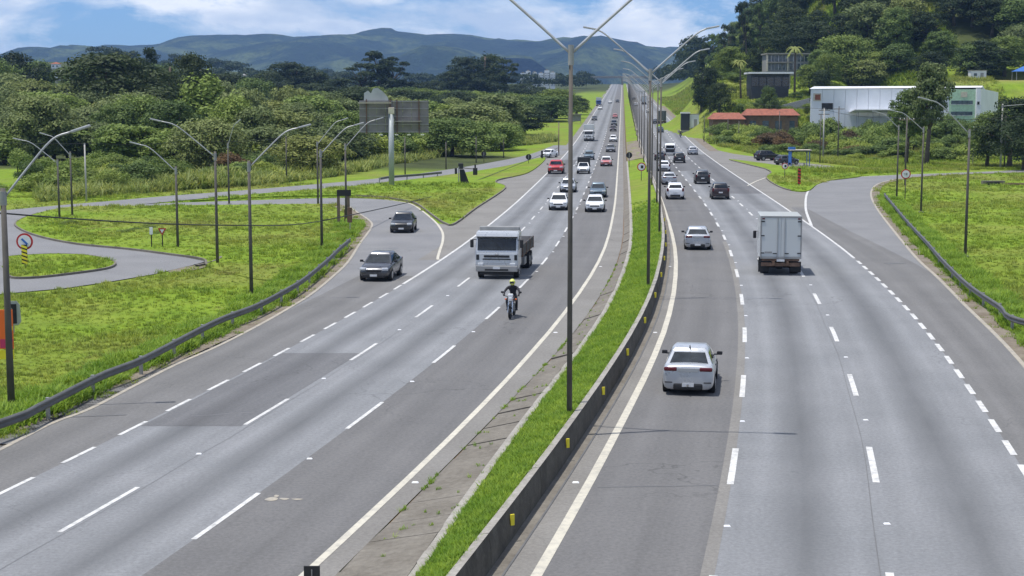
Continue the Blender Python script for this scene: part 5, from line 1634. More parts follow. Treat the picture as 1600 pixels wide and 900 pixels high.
def cab(par, yb, paint_m, W=2.36, z0=0.55, H=2.15, D=1.75):
    """cab-over cab whose back wall is at yb; front faces +y"""
    yf = yb + D; zt = z0 + H
    zs = z0 + H * 0.50                      # bottom of the screen
    zc = z0 + H * 0.84                      # top of the screen
    o2 = [(yb, z0 + 0.2), (yb, zt - 0.04), (yb + 0.25, zt), (yf - 0.60, zt), (yf - 0.34, zt - 0.07), (yf - 0.22, zc), (yf - 0.04, zs), (yf, zs - 0.12), (yf + 0.02, z0 + 0.35), (yf - 0.05, z0)]
    V = [(-W / 2, a, b) for a, b in o2] + [(W / 2, a, b) for a, b in o2]
    n = len(o2)
    F = [tuple(range(n)), tuple(range(n, 2 * n))[::-1]] + [(k, k + n, (k + 1) % n + n, (k + 1) % n) for k in range(n)]
    bm = bmesh.new(); vs = [bm.verts.new(q) for q in V]
    for f in F: bm.faces.new([vs[i] for i in f])
    bmesh.ops.recalc_face_normals(bm, faces=bm.faces[:])
    bmesh.ops.bevel(bm, geom=[e for e in bm.edges], offset=0.05, segments=2, affect='EDGES')
    me = bpy.data.meshes.new('cab'); bm.to_mesh(me); bm.free(); me.materials.append(paint_m)
    obj('cab', me, par)
    a = (W / 2 - 0.02, yf - 0.045, zs + 0.02); b = (-W / 2 + 0.02, yf - 0.045, zs + 0.02); c = (-W / 2 + 0.02, yf - 0.222, zc - 0.02); d = (W / 2 - 0.02, yf - 0.222, zc - 0.02)
    mb = MB(); quad_pane(mb, a, b, c, d, 0.04, 0.03, 0.02); mb.build('windscreen', M['glass'], par)
    for s in (-1, 1):
        A = [(s * (W / 2), yb + 0.45, zs + 0.05), (s * (W / 2), yf - 0.25, zs + 0.0), (s * (W / 2), yf - 0.48, zt - 0.24), (s * (W / 2), yb + 0.45, zt - 0.24)]
        if s < 0: A = [A[1], A[0], A[3], A[2]]
        mb = MB(); quad_pane(mb, *A, 0.05, 0.012); mb.build('side_window', M['glass'], par)
        MB().bbox((s * (W / 2 + 0.20), yf - 0.02, zs + 0.42), (0.20, 0.10, 0.46), 0.05).tube([(s * (W / 2 - 0.04), yf - 0.2, zs + 0.62), (s * (W / 2 + 0.2), yf - 0.04, zs + 0.64)], 0.022, 6).build('wing_mirror', M['black'], par)
        MB().bbox((s * (W / 2 - 0.30), yf + 0.03, z0 + 0.32), (0.34, 0.10, 0.17), 0.04).build('headlight', M['lamp_clear'], par)
        MB().bbox((s * (W / 2 - 0.22), yf + 0.035, z0 + 0.10), (0.16, 0.05, 0.10), 0.02).build('fog_light', M['lamp_clear'], par)
    MB().bbox((0, yf + 0.025, zs - 0.30), (W * 0.60, 0.05, 0.13), 0.015).build('grille', M['black'], par)
    MB().bbox((0, yf + 0.022, zs - 0.46), (W * 0.66, 0.05, 0.07), 0.012).bbox((-W / 2 + 0.13, yf + 0.0, zs - 0.36), (0.16, 0.08, 0.30), 0.02).bbox((W / 2 - 0.13, yf + 0.0, zs - 0.36), (0.16, 0.08, 0.30), 0.02).build('grille_bar', M['black'], par)
    MB().bbox((0, yf - 0.20, z0 - 0.14), (W - 0.5, 0.10, 0.32), 0.02).build('under_skirt', M['black'], par)
    MB().bbox((0, yf + 0.03, zs - 0.18), (0.22, 0.05, 0.09), 0.02).build('badge', M['chrome'], par)
    MB().bbox((0, yf + 0.02, z0 + 0.08), (W - 0.04, 0.16, 0.34), 0.05).build('front_bumper', M['galv_dull'], par)
    MB().bbox((0, yf + 0.10, z0 + 0.02), (W * 0.55, 0.04, 0.10), 0.015).build('air_intake', M['black'], par)
    MB().box((0, yf + 0.115, z0 + 0.13), (0.40, 0.02, 0.13)).build('number_plate', M['plate'], par)
    for s in (-0.35, 0.35):
        MB().tube([(s, yf - 0.02, zs + 0.05), (s + 0.45, yf - 0.11, zs + 0.42)], 0.012, 5).build('wiper', M['black'], par)
    MB().bbox((0, yf - 0.16, zc + 0.05), (W - 0.10, 0.30, 0.05), 0.018).build('sun_visor', M['black'], par)
    MB().bbox((0, yb + 0.30, zt + 0.10), (W - 0.1, 0.30, 0.22), 0.05).build('roof_rail', M['galv_dull'], par)

M['bed_dark'] = plain('dark bed boards', (0.055, 0.050, 0.046), 0.8, 0, 0.3, 2.0)
def flatbed(pt, line, label):
    x, y, rz = on_road(line, pt, L=8.2, fwd=False)
    t = empty('flatbed_truck', (x, y, float(rise(y)) + 0.004), rz); tag(t, label, 'truck')
    cab(t, 2.25, PAINT['cab_grey'], 2.42, 0.52, 2.15, 1.8)
    MB().box((-0.42, -0.1, 0.72), (0.14, 8.0, 0.22)).box((0.42, -0.1, 0.72), (0.14, 8.0, 0.22)).build('chassis', M['rust'], t)
    MB().box((0, -1.05, 1.12), (2.44, 6.1, 0.10)).build('bed_floor', M['wood'], t)
    for s in (-1, 1):
        for k in range(3):
            sd = MB()
            for b in range(3): sd.box((s * 1.235, -3.05 + k * 2.03, 1.27 + b * 0.20), (0.05, 1.96, 0.185))
            sd.build('side_board', M['bed_dark'], t)
        for k in range(4):
            MB().box((s * 1.25, -4.08 + k * 2.03, 1.42), (0.07, 0.07, 0.72)).build('side_post', M['rust'], t)
    hb = MB()
    for b in range(4): hb.box((0, 2.04, 1.27 + b * 0.22), (2.44, 0.06, 0.20))
    hb.build('headboard', M['galv_dull'], t)
    MB().box((0, -4.12, 1.47), (2.44, 0.06, 0.58)).build('tailgate', M['galv_dull'], t)
    MB().tube([(-1.15, 2.06, 1.2), (-1.15, 2.06, 2.62), (1.15, 2.06, 2.62), (1.15, 2.06, 1.2)], 0.04, 6).build('rack', M['rust'], t)
    for s in (-1, 1):
        wheel(t, s * 1.02, 3.05); wheel(t, s * 0.98, -2.2, 0.48, 0.5); wheel(t, s * 0.98, -3.35, 0.48, 0.5)
        MB().box((s * 1.0, 0.4, 0.72), (0.5, 1.1, 0.42)).build('fuel_tank', M['galv_dull'], t)
flatbed((-0.87, 86.22), 'D1', 'silver grey cab-over flatbed truck coming towards the camera')

def box_truck(x, y, rz, label, W=2.34, zb=0.98, zt=3.42, LB=3.9, paint_name='box_white', cabp='white', name='box_truck', rear=True):
    t = empty(name, (x, y, float(rise(y)) + 0.004), rz); tag(t, label, 'truck')
    yb = -LB / 2 - 0.6; yf = LB / 2 - 0.6
    MB().bbox((0, (yb + yf) / 2, (zb + zt) / 2), (W, LB, zt - zb), 0.02).build('cargo_box', PAINT[paint_name], t)
    fr = MB()
    for s in (-1, 1): fr.box((s * (W / 2 - 0.03), yb - 0.012, (zb + zt) / 2), (0.085, 0.05, zt - zb + 0.02))
    fr.box((0, yb - 0.012, zt - 0.03), (W - 0.09, 0.05, 0.09)); fr.box((0, yb - 0.012, zb + 0.04), (W - 0.09, 0.05, 0.10))
    fr.build('door_frame', M['galv_dull'], t)
    for s in (-1, 1):
        dr = MB().box((s * (W / 4 - 0.02), yb - 0.010, (zb + zt) / 2 + 0.02), (W / 2 - 0.085, 0.034, zt - zb - 0.22)).build('rear_door', PAINT[paint_name], t)
        MB().tube([(s * 0.20, yb - 0.05, zb + 0.06), (s * 0.20, yb - 0.05, zt - 0.06)], 0.022, 8).build('lock_bar', M['galv'], dr)
        hg = MB()
        for zz in (zb + 0.32, (zb + zt) / 2 + 0.1, zt - 0.3): hg.box((s * (W / 2 - 0.13), yb - 0.035, zz), (0.20, 0.03, 0.06))
        hg.build('hinge', M['black'], dr)
        MB().box((s * 0.34, yb - 0.045, zb + 0.30), (0.22, 0.035, 0.05)).build('lock_handle', M['black'], dr)
        MB().box((s * (W / 2 - 0.16), yb - 0.04, zt - 0.14), (0.14, 0.05, 0.07)).build('marker_light', M['lamp_red'], t)
        MB().bbox((s * (W / 2 - 0.28), yb + 0.10, zb - 0.30), (0.34, 0.08, 0.14), 0.02).build('tail_light', M['lamp_red'], t)
    MB().box((-W / 2 + 0.46, yb - 0.033, zb + 0.36), (0.42, 0.02, 0.10)).build('sticker', M['galv_dull'], t)
    MB().box((0, yb - 0.03, zb - 0.10), (0.44, 0.02, 0.13)).build('number_plate', M['plate'], t)
    MB().box((0, yb + 0.05, zb - 0.34), (W - 0.14, 0.10, 0.20)).build('rear_bumper', M['rust'], t)
    MB().box((0, yb + 0.12, zb - 0.08), (W - 0.2, 0.2, 0.12)).box((-0.4, 0.4, 0.72), (0.12, LB + 2.2, 0.2)).box((0.4, 0.4, 0.72), (0.12, LB + 2.2, 0.2)).build('chassis', M['rust'], t)
    MB().cyl((0, yb + 1.5, 0.42), 0.11, 1.7, 'X', 12).bbox((0, yb + 1.5, 0.44), (0.42, 0.5, 0.42), 0.1).build('rear_axle', M['black'], t)
    MB().bbox((0.75, yb + 2.9, 0.62), (0.5, 1.0, 0.5), 0.08).bbox((-0.75, yb + 2.9, 0.62), (0.5, 1.0, 0.5), 0.08).build('side_tank', M['black'], t)
    cab(t, yf + 0.12, PAINT[cabp], 2.1, 0.5, 1.95, 1.6)
    for s in (-1, 1):
        wheel(t, s * 0.9, yf + 0.85, 0.42); wheel(t, s * 0.86, yb + 1.5, 0.42, 0.46)
        MB().box((s * 0.92, yb + 0.85, 0.42), (0.62, 0.03, 0.62)).build('mud_flap', M['black'], t)
    return t
x, y, rz = on_road('D2R', (15.48, 87.67), L=5.2, fwd=True)
box_truck(x, y + 0.4, rz, 'white box truck seen from behind in the right middle lane')
x, y, rz = on_road('D2', (17.37, 346.02), L=7.5, fwd=False)
box_truck(x, y + 4, rz, 'white delivery truck facing the camera in the far slow lane', LB=6.2, zt=3.7, cabp='white')
Y = 470
d = heading('D3R', Y)
box_truck(float(X_of('D2R', Y) + X_of('D3R', Y)) / 2 - 1.5, Y, math.atan2(-d.x, d.y), 'dark backed truck far up the right carriageway', paint_name='graphite', zt=3.9, LB=7)
Y = 690
d = heading('D3', Y)
box_truck(float(X_of('D2', Y) + X_of('D3', Y)) / 2 - 1.5, Y, math.atan2(-d.x, d.y) + math.pi, 'blue fronted truck far away in the left slow lane', paint_name='box_white', cabp='blue', zt=3.8, LB=7)
Y = 720
d = heading('D3R', Y)
box_truck(float(X_of('D1R', Y) + X_of('D2R', Y)) / 2, Y, math.atan2(-d.x, d.y), 'pale blue truck far away behind the median poles', paint_name='silver_blue', zt=3.8, LB=8)

# panel van with dark rear glass
def van(pt, line, label):
    x, y, rz = on_road(line, pt, L=4.6, fwd=True)
    t = empty('van', (x, y, float(rise(y)) + 0.004), rz); tag(t, label, 'van')
    st = [(-2.35, 0.42, 1.35, 0.80), (-2.32, 0.34, 1.95, 0.90), (-2.1, 0.3, 2.16, 0.95), (-0.6, 0.28, 2.18, 0.96), (0.7, 0.28, 2.14, 0.96), (1.3, 0.28, 1.75, 0.95), (1.75, 0.3, 1.2, 0.93), (2.15, 0.32, 1.05, 0.88), (2.32, 0.4, 0.85, 0.78)]
    V, F = loft_body(st)
    me = baked(mesh_of('van_body', V, F), 1); me.materials.append(PAINT['white'])
    obj('body', me, t)
    MB().bbox((0, -2.33, 1.56), (1.5, 0.06, 0.52), 0.02).build('rear_window', M['glass'], t)
    MB().bbox((0, -2.33, 0.86), (1.66, 0.08, 0.62), 0.03).build('rear_panel', M['black'], t)
    for s in (-1, 1):
        MB().bbox((s * 0.80, -2.33, 1.15), (0.14, 0.08, 0.34), 0.02).build('tail_light', M['lamp_red'], t)
        MB().bbox((s * 0.955, 0.2, 1.62), (0.03, 2.6, 0.46), 0.01).build('side_window', M['glass'], t)
        MB().bbox((s * 1.05, 1.1, 1.35), (0.18, 0.10, 0.22), 0.03).build('wing_mirror', M['black'], t)
        for wy in (-1.45, 1.5): wheel(t, s * 0.84, wy, 0.33, 0.24)
van((28.74, 280.15), 'D2R', 'white van with dark rear window in the middle lane')

def pickup(pt, line, label):
    x, y, rz = on_road(line, pt, L=4.8, fwd=False)
    t = empty('pickup', (x, y, float(rise(y)) + 0.004), rz); tag(t, label, 'pickup')
    st = [(-2.4, 0.42, 0.9, 0.78), (-2.35, 0.34, 1.02, 0.85), (-1.2, 0.28, 1.02, 0.87), (0.2, 0.26, 1.02, 0.87), (0.95, 0.26, 1.0, 0.87), (1.6, 0.26, 0.93, 0.85), (2.2, 0.28, 0.8, 0.8), (2.36, 0.36, 0.66, 0.7)]
    V, F = loft_body(st)
    me = baked(mesh_of('pickup_body', V, F), 1); me.materials.append(PAINT['white'])
    obj('body', me, t)
    a = [(-0.78, -0.5, 0.98), (0.78, -0.5, 0.98), (0.78, 1.05, 0.98), (-0.78, 1.05, 0.98)]
    b = [(-0.62, -0.4, 1.52), (0.62, -0.4, 1.52), (0.62, 0.45, 1.52), (-0.62, 0.45, 1.52)]
    obj('roof', mesh_of('cab_roof', a + b, [(4, 5, 6, 7), (0, 1, 5, 4), (1, 2, 6, 5), (2, 3, 7, 6), (3, 0, 4, 7)], PAINT['white']), t)
    mb = MB(); quad_pane(mb, a[2], a[3], b[3], b[2], 0.06, 0.012); mb.build('windscreen', M['glass'], t)
    for s in (0, 1):
        mb = MB()
        if s: quad_pane(mb, a[1], a[2], b[2], b[1], 0.1, 0.012)
        else: quad_pane(mb, a[3], a[0], b[0], b[3], 0.1, 0.012)
        mb.build('side_window', M['glass'], t)
    MB().bbox((0, -1.45, 1.60), (1.75, 1.8, 1.2), 0.05).build('cargo_cover', M['black'], t)
    MB().bbox((0, 2.34, 0.62), (0.85, 0.08, 0.14), 0.02).build('grille', M['black'], t)
    MB().bbox((0, 2.3, 0.40), (1.5, 0.16, 0.18), 0.04).build('front_bumper', M['black'], t)
    for s in (-1, 1):
        MB().bbox((s * 0.62, 2.26, 0.70), (0.30, 0.14, 0.15), 0.03).build('headlight', M['lamp_clear'], t)
        MB().bbox((s * 0.98, 0.85, 1.05), (0.18, 0.09, 0.13), 0.03).build('wing_mirror', M['black'], t)
        for wy in (-1.35, 1.45): wheel(t, s * 0.78, wy, 0.32, 0.22)
pickup((9.84, 213.08), 'D1', 'white pickup carrying a tall black covered load')

# motorcycle and its rider ---------------------------------------------
def ring_tube(mb, c, R_, r, n=20, m=6):
    V = []; F = []
    for i in range(n):
        a = 2 * math.pi * i / n
        for j in range(m):
            b = 2 * math.pi * j / m
            rr = R_ + r * math.cos(b)
            V.append((c[0] + r * math.sin(b) * 1.1, c[1] + rr * math.cos(a), c[2] + rr * math.sin(a)))
    for i in range(n):
        for j in range(m):
            F.append((i * m + j, i * m + (j + 1) % m, ((i + 1) % n) * m + (j + 1) % m, ((i + 1) % n) * m + j))
    mb.add(V, F)
def motorcycle(x, y, rz, label, who):
    z = float(rise(y)) + 0.004
    t = empty('motorcycle', (x, y, z), rz); tag(t, label, 'motorcycle')
    for wy, r in ((0.66, 0.30), (-0.66, 0.30)):
        mb = MB(); ring_tube(mb, (0, wy, r), r - 0.055, 0.055); w = mb.build('wheel', M['rubber'], t, True)
        mb = MB().cyl((0, wy, r), 0.05, 0.12, 'X', 12)
        for k in range(6):
            a = k * math.pi / 3
            mb.tube([(0, wy, r), (0, wy + 0.24 * math.cos(a), r + 0.24 * math.sin(a))], 0.014, 5)
        mb.build('spokes', M['rim'], w)
    for s in (-1, 1):
        MB().tube([(s * 0.09, 0.66, 0.30), (s * 0.09, 0.40, 0.98)], 0.028, 7).build('fork', M['chrome'], t)
        MB().bbox((s * 0.42, 0.24, 1.20), (0.13, 0.04, 0.09), 0.02).tube([(s * 0.36, 0.26, 1.03), (s * 0.42, 0.24, 1.18)], 0.010, 5).build('mirror', M['black'], t)
        MB().bbox((s * 0.24, 0.42, 0.90), (0.08, 0.07, 0.06), 0.02).build('indicator', M['orange'], t)
        MB().tube([(s * 0.12, -0.1, 0.34), (s * 0.26, -0.1, 0.34)], 0.022, 6).build('footrest', M['black'], t)
    MB().tube([(-0.38, 0.22, 1.04), (-0.16, 0.36, 1.02), (0.16, 0.36, 1.02), (0.38, 0.22, 1.04)], 0.018, 7).build('handlebar', M['black'], t)
    MB().bbox((0, 0.50, 0.90), (0.20, 0.16, 0.20), 0.05).build('headlight', M['lamp_clear'], t)
    MB().bbox((0, 0.48, 1.08), (0.24, 0.10, 0.16), 0.04).build('fairing', M['sign_white'], t)
    MB().bbox((0, 0.66, 0.64), (0.13, 0.42, 0.05), 0.02).build('mudguard', M['black'], t)
    MB().bbox((0, 0.10, 0.86), (0.30, 0.52, 0.26), 0.09).build('fuel_tank', PAINT['wine'], t)
    MB().bbox((0, -0.42, 0.82), (0.27, 0.66, 0.12), 0.04).build('seat', M['black'], t)
    MB().bbox((0, 0.05, 0.48), (0.26, 0.42, 0.36), 0.06).tube([(0.0, 0.4, 0.9), (0, 0.0, 0.66), (0, -0.5, 0.66)], 0.035, 6).tube([(0, -0.2, 0.5), (0.1, -0.66, 0.3)], 0.03, 6).build('engine', M['galv_dull'], t)
    MB().tube([(0.14, 0.1, 0.32), (0.16, -0.4, 0.36), (0.17, -0.8, 0.46)], [0.03, 0.045, 0.05], 8).build('exhaust', M['chrome'], t)
    # rider: one continuous skinned body
    p = empty('person', (x, y, z), rz); tag(p, who, 'person')
    J = {'pel': ((0, -0.36, 0.95), .145), 'abd': ((0, -0.33, 1.10), .135), 'chest': ((0, -0.25, 1.30), .165), 'neckb': ((0, -0.20, 1.44), .085), 'neck': ((0, -0.17, 1.51), .06), 'head': ((0, -0.14, 1.62), .095)}
    E_ = [('pel', 'abd'), ('abd', 'chest'), ('chest', 'neckb'), ('neckb', 'neck'), ('neck', 'head')]
    for s, q in ((-1, 'l'), (1, 'r')):
        J.update({'hip' + q: ((s * 0.11, -0.32, 0.93), .10), 'kn' + q: ((s * 0.23, 0.10, 0.80), .072), 'an' + q: ((s * 0.21, -0.08, 0.40), .05), 'to' + q: ((s * 0.23, 0.12, 0.35), .042),
                  'sh' + q: ((s * 0.20, -0.22, 1.40), .075), 'el' + q: ((s * 0.35, 0.0, 1.20), .052), 'wr' + q: ((s * 0.34, 0.19, 1.08), .036), 'ha' + q: ((s * 0.34, 0.235, 1.065), .034)})
        E_ += [('pel', 'hip' + q), ('hip' + q, 'kn' + q), ('kn' + q, 'an' + q), ('an' + q, 'to' + q), ('chest', 'sh' + q), ('sh' + q, 'el' + q), ('el' + q, 'wr' + q), ('wr' + q, 'ha' + q)]
    names = list(J)
    me = bpy.data.meshes.new('rider')
    me.from_pydata([J[k][0] for k in names], [(names.index(a), names.index(b)) for a, b in E_], [])
    o = bpy.data.objects.new('bake', me); COL.objects.link(o)
    sm_ = o.modifiers.new('skin', 'SKIN')
    o.modifiers.new('sub', 'SUBSURF').levels = 1
    o.modifiers['sub'].render_levels = 1
    for i, k in enumerate(names):
        sv = me.skin_vertices[0].data[i]; sv.radius = (J[k][1], J[k][1]); sv.use_root = (k == 'pel')
    dg = bpy.context.evaluated_depsgraph_get(); dg.update()
    body = bpy.data.meshes.new_from_object(o.evaluated_get(dg))
    bpy.data.objects.remove(o)
    body.materials.clear(); body.materials.append(M['fabric_dark'])
    body.polygons.foreach_set('use_smooth', [True] * len(body.polygons))
    obj('body', body, p)
    bm = bmesh.new(); bmesh.ops.create_uvsphere(bm, u_segments=18, v_segments=12, radius=0.155)
    for v in bm.verts: v.co = Vector((v.co.x * 0.9, v.co.y * 1.08, v.co.z)) + Vector((0, -0.12, 1.63))
    hm = bpy.data.meshes.new('helmet'); bm.to_mesh(hm); bm.free(); hm.materials.append(M['helmet'])
    hm.polygons.foreach_set('use_smooth', [True] * len(hm.polygons))
    h = obj('helmet', hm, p)
    MB().bbox((0, 0.035, 1.63), (0.20, 0.04, 0.10), 0.02).build('visor', M['glass'], h)
    for s in (-1, 1):
        gl = MB().bbox((s * 0.34, 0.225, 1.075), (0.085, 0.07, 0.045), 0.015)
        for k in range(4):
            xx = s * (0.305 + 0.023 * k)
            gl.tube([(xx, 0.25, 1.085), (xx, 0.275, 1.06), (xx, 0.262, 1.03), (xx, 0.235, 1.022)], [0.010, 0.010, 0.009, 0.007], 6)
        gl.tube([(s * 0.30, 0.215, 1.07), (s * 0.295, 0.225, 1.04), (s * 0.305, 0.25, 1.022)], [0.011, 0.010, 0.008], 6)
        gl.build('glove', M['black'], p)
x, y = (0, 69.9)
d = heading('L0', y)
motorcycle(x, y + 0.9, math.atan2(-d.x, d.y) + math.pi, 'motorcycle with white front fairing riding in front of the flatbed truck', 'rider in dark clothes and yellow-green helmet on the motorcycle before the truck')
x, y = (40.03, 377)
motorcycle(float(X_of('D3R', 372)) - 1.4, 372, 0.0 - 0.07, 'tiny distant motorcycle near the outer edge of the right carriageway', 'tiny distant rider on the motorcycle far up the right carriageway')

# ------------------------------------------------------------------ poles and lamps
def gr(x, y): return float(gz(np.array([x]), np.array([float(y)]))[0])
def luminaire(mb_par, p, d):
    """a street lamp head at p pointing along d"""
    d = Vector(d).normalized(); p = Vector(p)
    rz = math.atan2(d.y, d.x)
    MB().bbox((0, 0, 0), (0.66, 0.19, 0.09), 0.035).build('lamp_head', M['galv'], mb_par, False, tuple(p + d * 0.30), (0, -math.asin(max(-1, min(1, d.z))), rz))
def street_lamp(x, y, h, reach, up, label, group=None, r=0.16, base=None, name='street_lamp'):
    """reach: horizontal vector of the arm, up: how far it climbs"""
    z = gr(x, y) if base is None else base
    o = empty(name, (x, y, z)); tag(o, label, 'street lamp', group)
    MB().tube([(0, 0, -0.3), (0, 0, h * 0.5), (0, 0, h)], [r, r * 0.85, r * 0.68], 10).build('pole', M['pole'], o, True)
    MB().tube([(0, 0, h - 0.55), (0, 0, h - 0.1)], r * 0.9, 10).build('clamp', M['galv_dull'], o)
    MB().cyl((0, 0, 0.02), r * 2.4, 0.2, 'Z', 12).build('footing', M['concrete_pale'], o)
    rx, ry = reach
    pts = [(0, 0, h - 0.35), (rx * 0.36, ry * 0.36, h - 0.35 + up * 0.46), (rx * 0.72, ry * 0.72, h - 0.35 + up * 0.88), (rx, ry, h - 0.35 + up)]
    P = [(a, b, c) for a, b, c in smooth3(pts)]
    MB().tube(P, 0.036, 7).build('arm', M['galv'], o, True)
    luminaire(o, P[-1], (P[-1][0] - P[-2][0], P[-1][1] - P[-2][1], P[-1][2] - P[-2][2]))
    return o
def smooth3(pts, n=4):
    P = [np.array(p, float) for p in pts]; out = []
    for i in range(len(P) - 1):
        p1, p2 = P[i], P[i + 1]; p0 = P[i - 1] if i else 2 * p1 - p2; p3 = P[i + 2] if i + 2 < len(P) else 2 * p2 - p1
        for k in range(n):
            t = k / n
            out.append(0.5 * (2 * p1 + (p2 - p0) * t + (2 * p0 - 5 * p1 + 4 * p2 - p3) * t * t + (3 * p1 - p0 - 3 * p2 + p3) * t ** 3))
    out.append(P[-1])
    return [tuple(q) for q in out]

LAMPS = [
    ((-16.36, 49.38), 7.07, (2.15, 0.4), 2.15, 'nearest tall street lamp at the left edge leaning over the guard rail', 0.125),
    ((-38.6, 130.8), 4.96, (-2.9, -0.5), 2.0, 'street lamp on the big island tip, left one of the close pair'),
    ((-38.56, 134.5), 5.48, (-1.9, -0.3), 1.8, 'street lamp on the far verge, right one of the close pair'),
    ((-22.89, 104.8), 5.51, (-2.4, -0.3), 1.85, 'street lamp on the big island beside the red triangular sign'),
    ((-18.18, 94.34), 6.81, (-3.2, -0.4), 2.2, 'tall street lamp near the apex of the loop road'),
    ((-27.76, 150.63), 5.88, (0.9, -0.3), 2.2, 'street lamp with short upright arm by the frontage road'),
    ((-13.21, 77.29), 6.9, (2.5, 0.3), 2.0, 'tall dark street lamp beside the left guard rail curve'),
    ((-18.91, 149.69), 6.03, (2.4, 0.3), 2.4, 'street lamp behind the one by the wooden sign, on the ramp side'),
    ((-12.91, 103.88), 6.67, (2.3, 0.4), 1.95, 'street lamp standing just left of the guard rail end'),
    ((-13.99, 129.38), 6.4, (2.6, 0.3), 2.3, 'street lamp on the sandy patch by the wooden sign'),
    ((29.25, 98.67), 8.06, (-2.9, -0.5), 2.2, 'tall dark street lamp behind the right guard rail'),
    ((37.33, 140.03), 7.61, (-2.6, -0.4), 1.7, 'street lamp in the middle of the three right of the ramp'),
    ((39.73, 158.62), 7.5, (-2.2, -0.3), 1.6, 'street lamp beside the ramp bend, leftmost of the three'),
]
for L in LAMPS:
    (x, y), h, reach, up, lab = L[:5]
    street_lamp(x, y, h + 0.2, reach, up, lab, r=L[5] if len(L) > 5 else 0.10)

# double armed lamps on the median
k = 0
Y = 45.2
names_ = ['nearest double-armed median lamp cutting through the whole picture height', 'second double-armed median lamp beyond the nearest one', 'third double-armed median lamp along the barrier', 'fourth double-armed median lamp along the barrier']
while Y < 900:
    x = float(X_of('BB', Y)) - 0.36
    z = float(rise(Y)) + 0.55
    lab = names_[k] if k < 4 else f'double-armed lamp in the distant median row, {ORD[k]} from the camera'
    o = empty('street_lamp', (x, Y, z)); tag(o, lab, 'street lamp', 'median lamp row' if k >= 4 else None)
    hh = 10.9
    MB().tube([(0, 0, -0.4), (0, 0, hh * 0.5), (0, 0, hh)], [0.085, 0.072, 0.055], 10).build('pole', M['pole'], o, True)
    MB().tube([(0, 0, hh - 0.45), (0, 0, hh + 0.14)], 0.085, 10).build('clamp', M['galv_dull'], o)
    d = heading('BB', Y)
    for s in (-1, 1):
        rx, ry = d.y * s * 2.75, -d.x * s * 2.75
        P = smooth3([(0, 0, hh - 0.12), (rx * 0.4, ry * 0.4, hh + 0.86), (rx * 0.82, ry * 0.82, hh + 1.84), (rx, ry, hh + 2.1)])
        MB().tube(P, 0.042, 7).build('arm', M['galv'], o, True)
        luminaire(o, P[-1], (rx, ry, 0.5))
    Y += 32.0; k += 1

def post_pole(x, y, h, label, r=0.10, mat='pole', group=None, bars=0):
    o = empty('utility_pole', (x, y, gr(x, y))); tag(o, label, 'pole', group)
    MB().tube([(0, 0, -0.3), (0, 0, h)], [r, r * 0.7], 8).build('pole', M[mat], o, True)
    MB().tube([(0, 0, h), (0, 0, h + 0.10)], r * 0.8, 8).build('cap', M['galv_dull'], o)
    for b in range(bars):
        MB().box((0, 0, h - 0.35 - 0.7 * b), (1.9, 0.10, 0.12)).build('crossarm', M['wood'], o)
        for s in (-0.8, -0.3, 0.3, 0.8): MB().cyl((s, 0, h - 0.22 - 0.7 * b), 0.05, 0.16, 'Z', 8).build('insulator', M['sign_white'], o)
    return o
post_pole(*(-43.11, 155.53), 5.81, 'bare pale pole at the foot of the shrub belt far left', 0.10, 'pole_pale')
post_pole(*(-28.26, 192.9), 5.67, 'thin bare pole at the frontage road left of the billboard')
post_pole(*(-14.8, 213.08), 5.12, 'thin bare pole just right of the billboard column')
post_pole(*(-9.8, 228.77), 3.98, 'thin pole on the far verge left of the round dark sign')
post_pole(*(-5.85, 251.32), 4.16, 'thin pole beside the round dark sign on the frontage verge')
post_pole(*(-1.47, 271.87), 3.6, 'thin pole farthest along the frontage road verge')
post_pole(*(53.82, 266.53), 8.8, 'tall power pole with crossarms beyond the bus shelter', 0.16, 'pole_pale', None, 2)
post_pole(*(50.24, 251.32), 7.89, 'thin dark pole just left of the tall crossarm pole')
post_pole(*(55.81, 263.9), 9.04, 'dark pole just right of the tall crossarm pole', 0.13, 'pole', None, 1)
post_pole(*(47.07, 184.11), 8.23, 'dark pole behind the round sign on the right ramp', 0.12, 'pole', None, 1)
post_pole(*(73.78, 246.54), 7.13, 'pale thin pole in the meadow right of the tall dark lamp', 0.09, 'pole_pale')
post_pole(*(84.82, 271.87), 5.62, 'short pole with a box left of the pale power pole', 0.11, 'pole_pale')
post_pole(*(74.5, 233.01), 8.09, 'dark pole just right of the pale power pole', 0.12)
post_pole(*(43.07, 346.02), 5.71, 'dark roadside pole at the edge of the right carriageway')
post_pole(*(47.43, 339.15), 5.32, 'dark pole in the grass before the red roofs')
post_pole(*(48.35, 329.09), 5.3, 'pole in the scrub below the red roofs', 0.1)
post_pole(*(52.05, 300.6), 7.44, 'dark pole in the scrub left of the bus shelter', 0.1)
post_pole(*(50.7, 411.72), 9.32, 'tall pale lattice-like power pole by the hill foot', 0.22, 'pole_pale', None, 2)
x, y = (73.92, 233.01)
o = street_lamp(x, y, 9.81, (3.2, -0.6), 0.25, 'pale power pole with lamp arm at the right edge', r=0.16)
for c in o.children:
    if c.name.startswith('pole'): c.data.materials[0] = M['pole_pale']

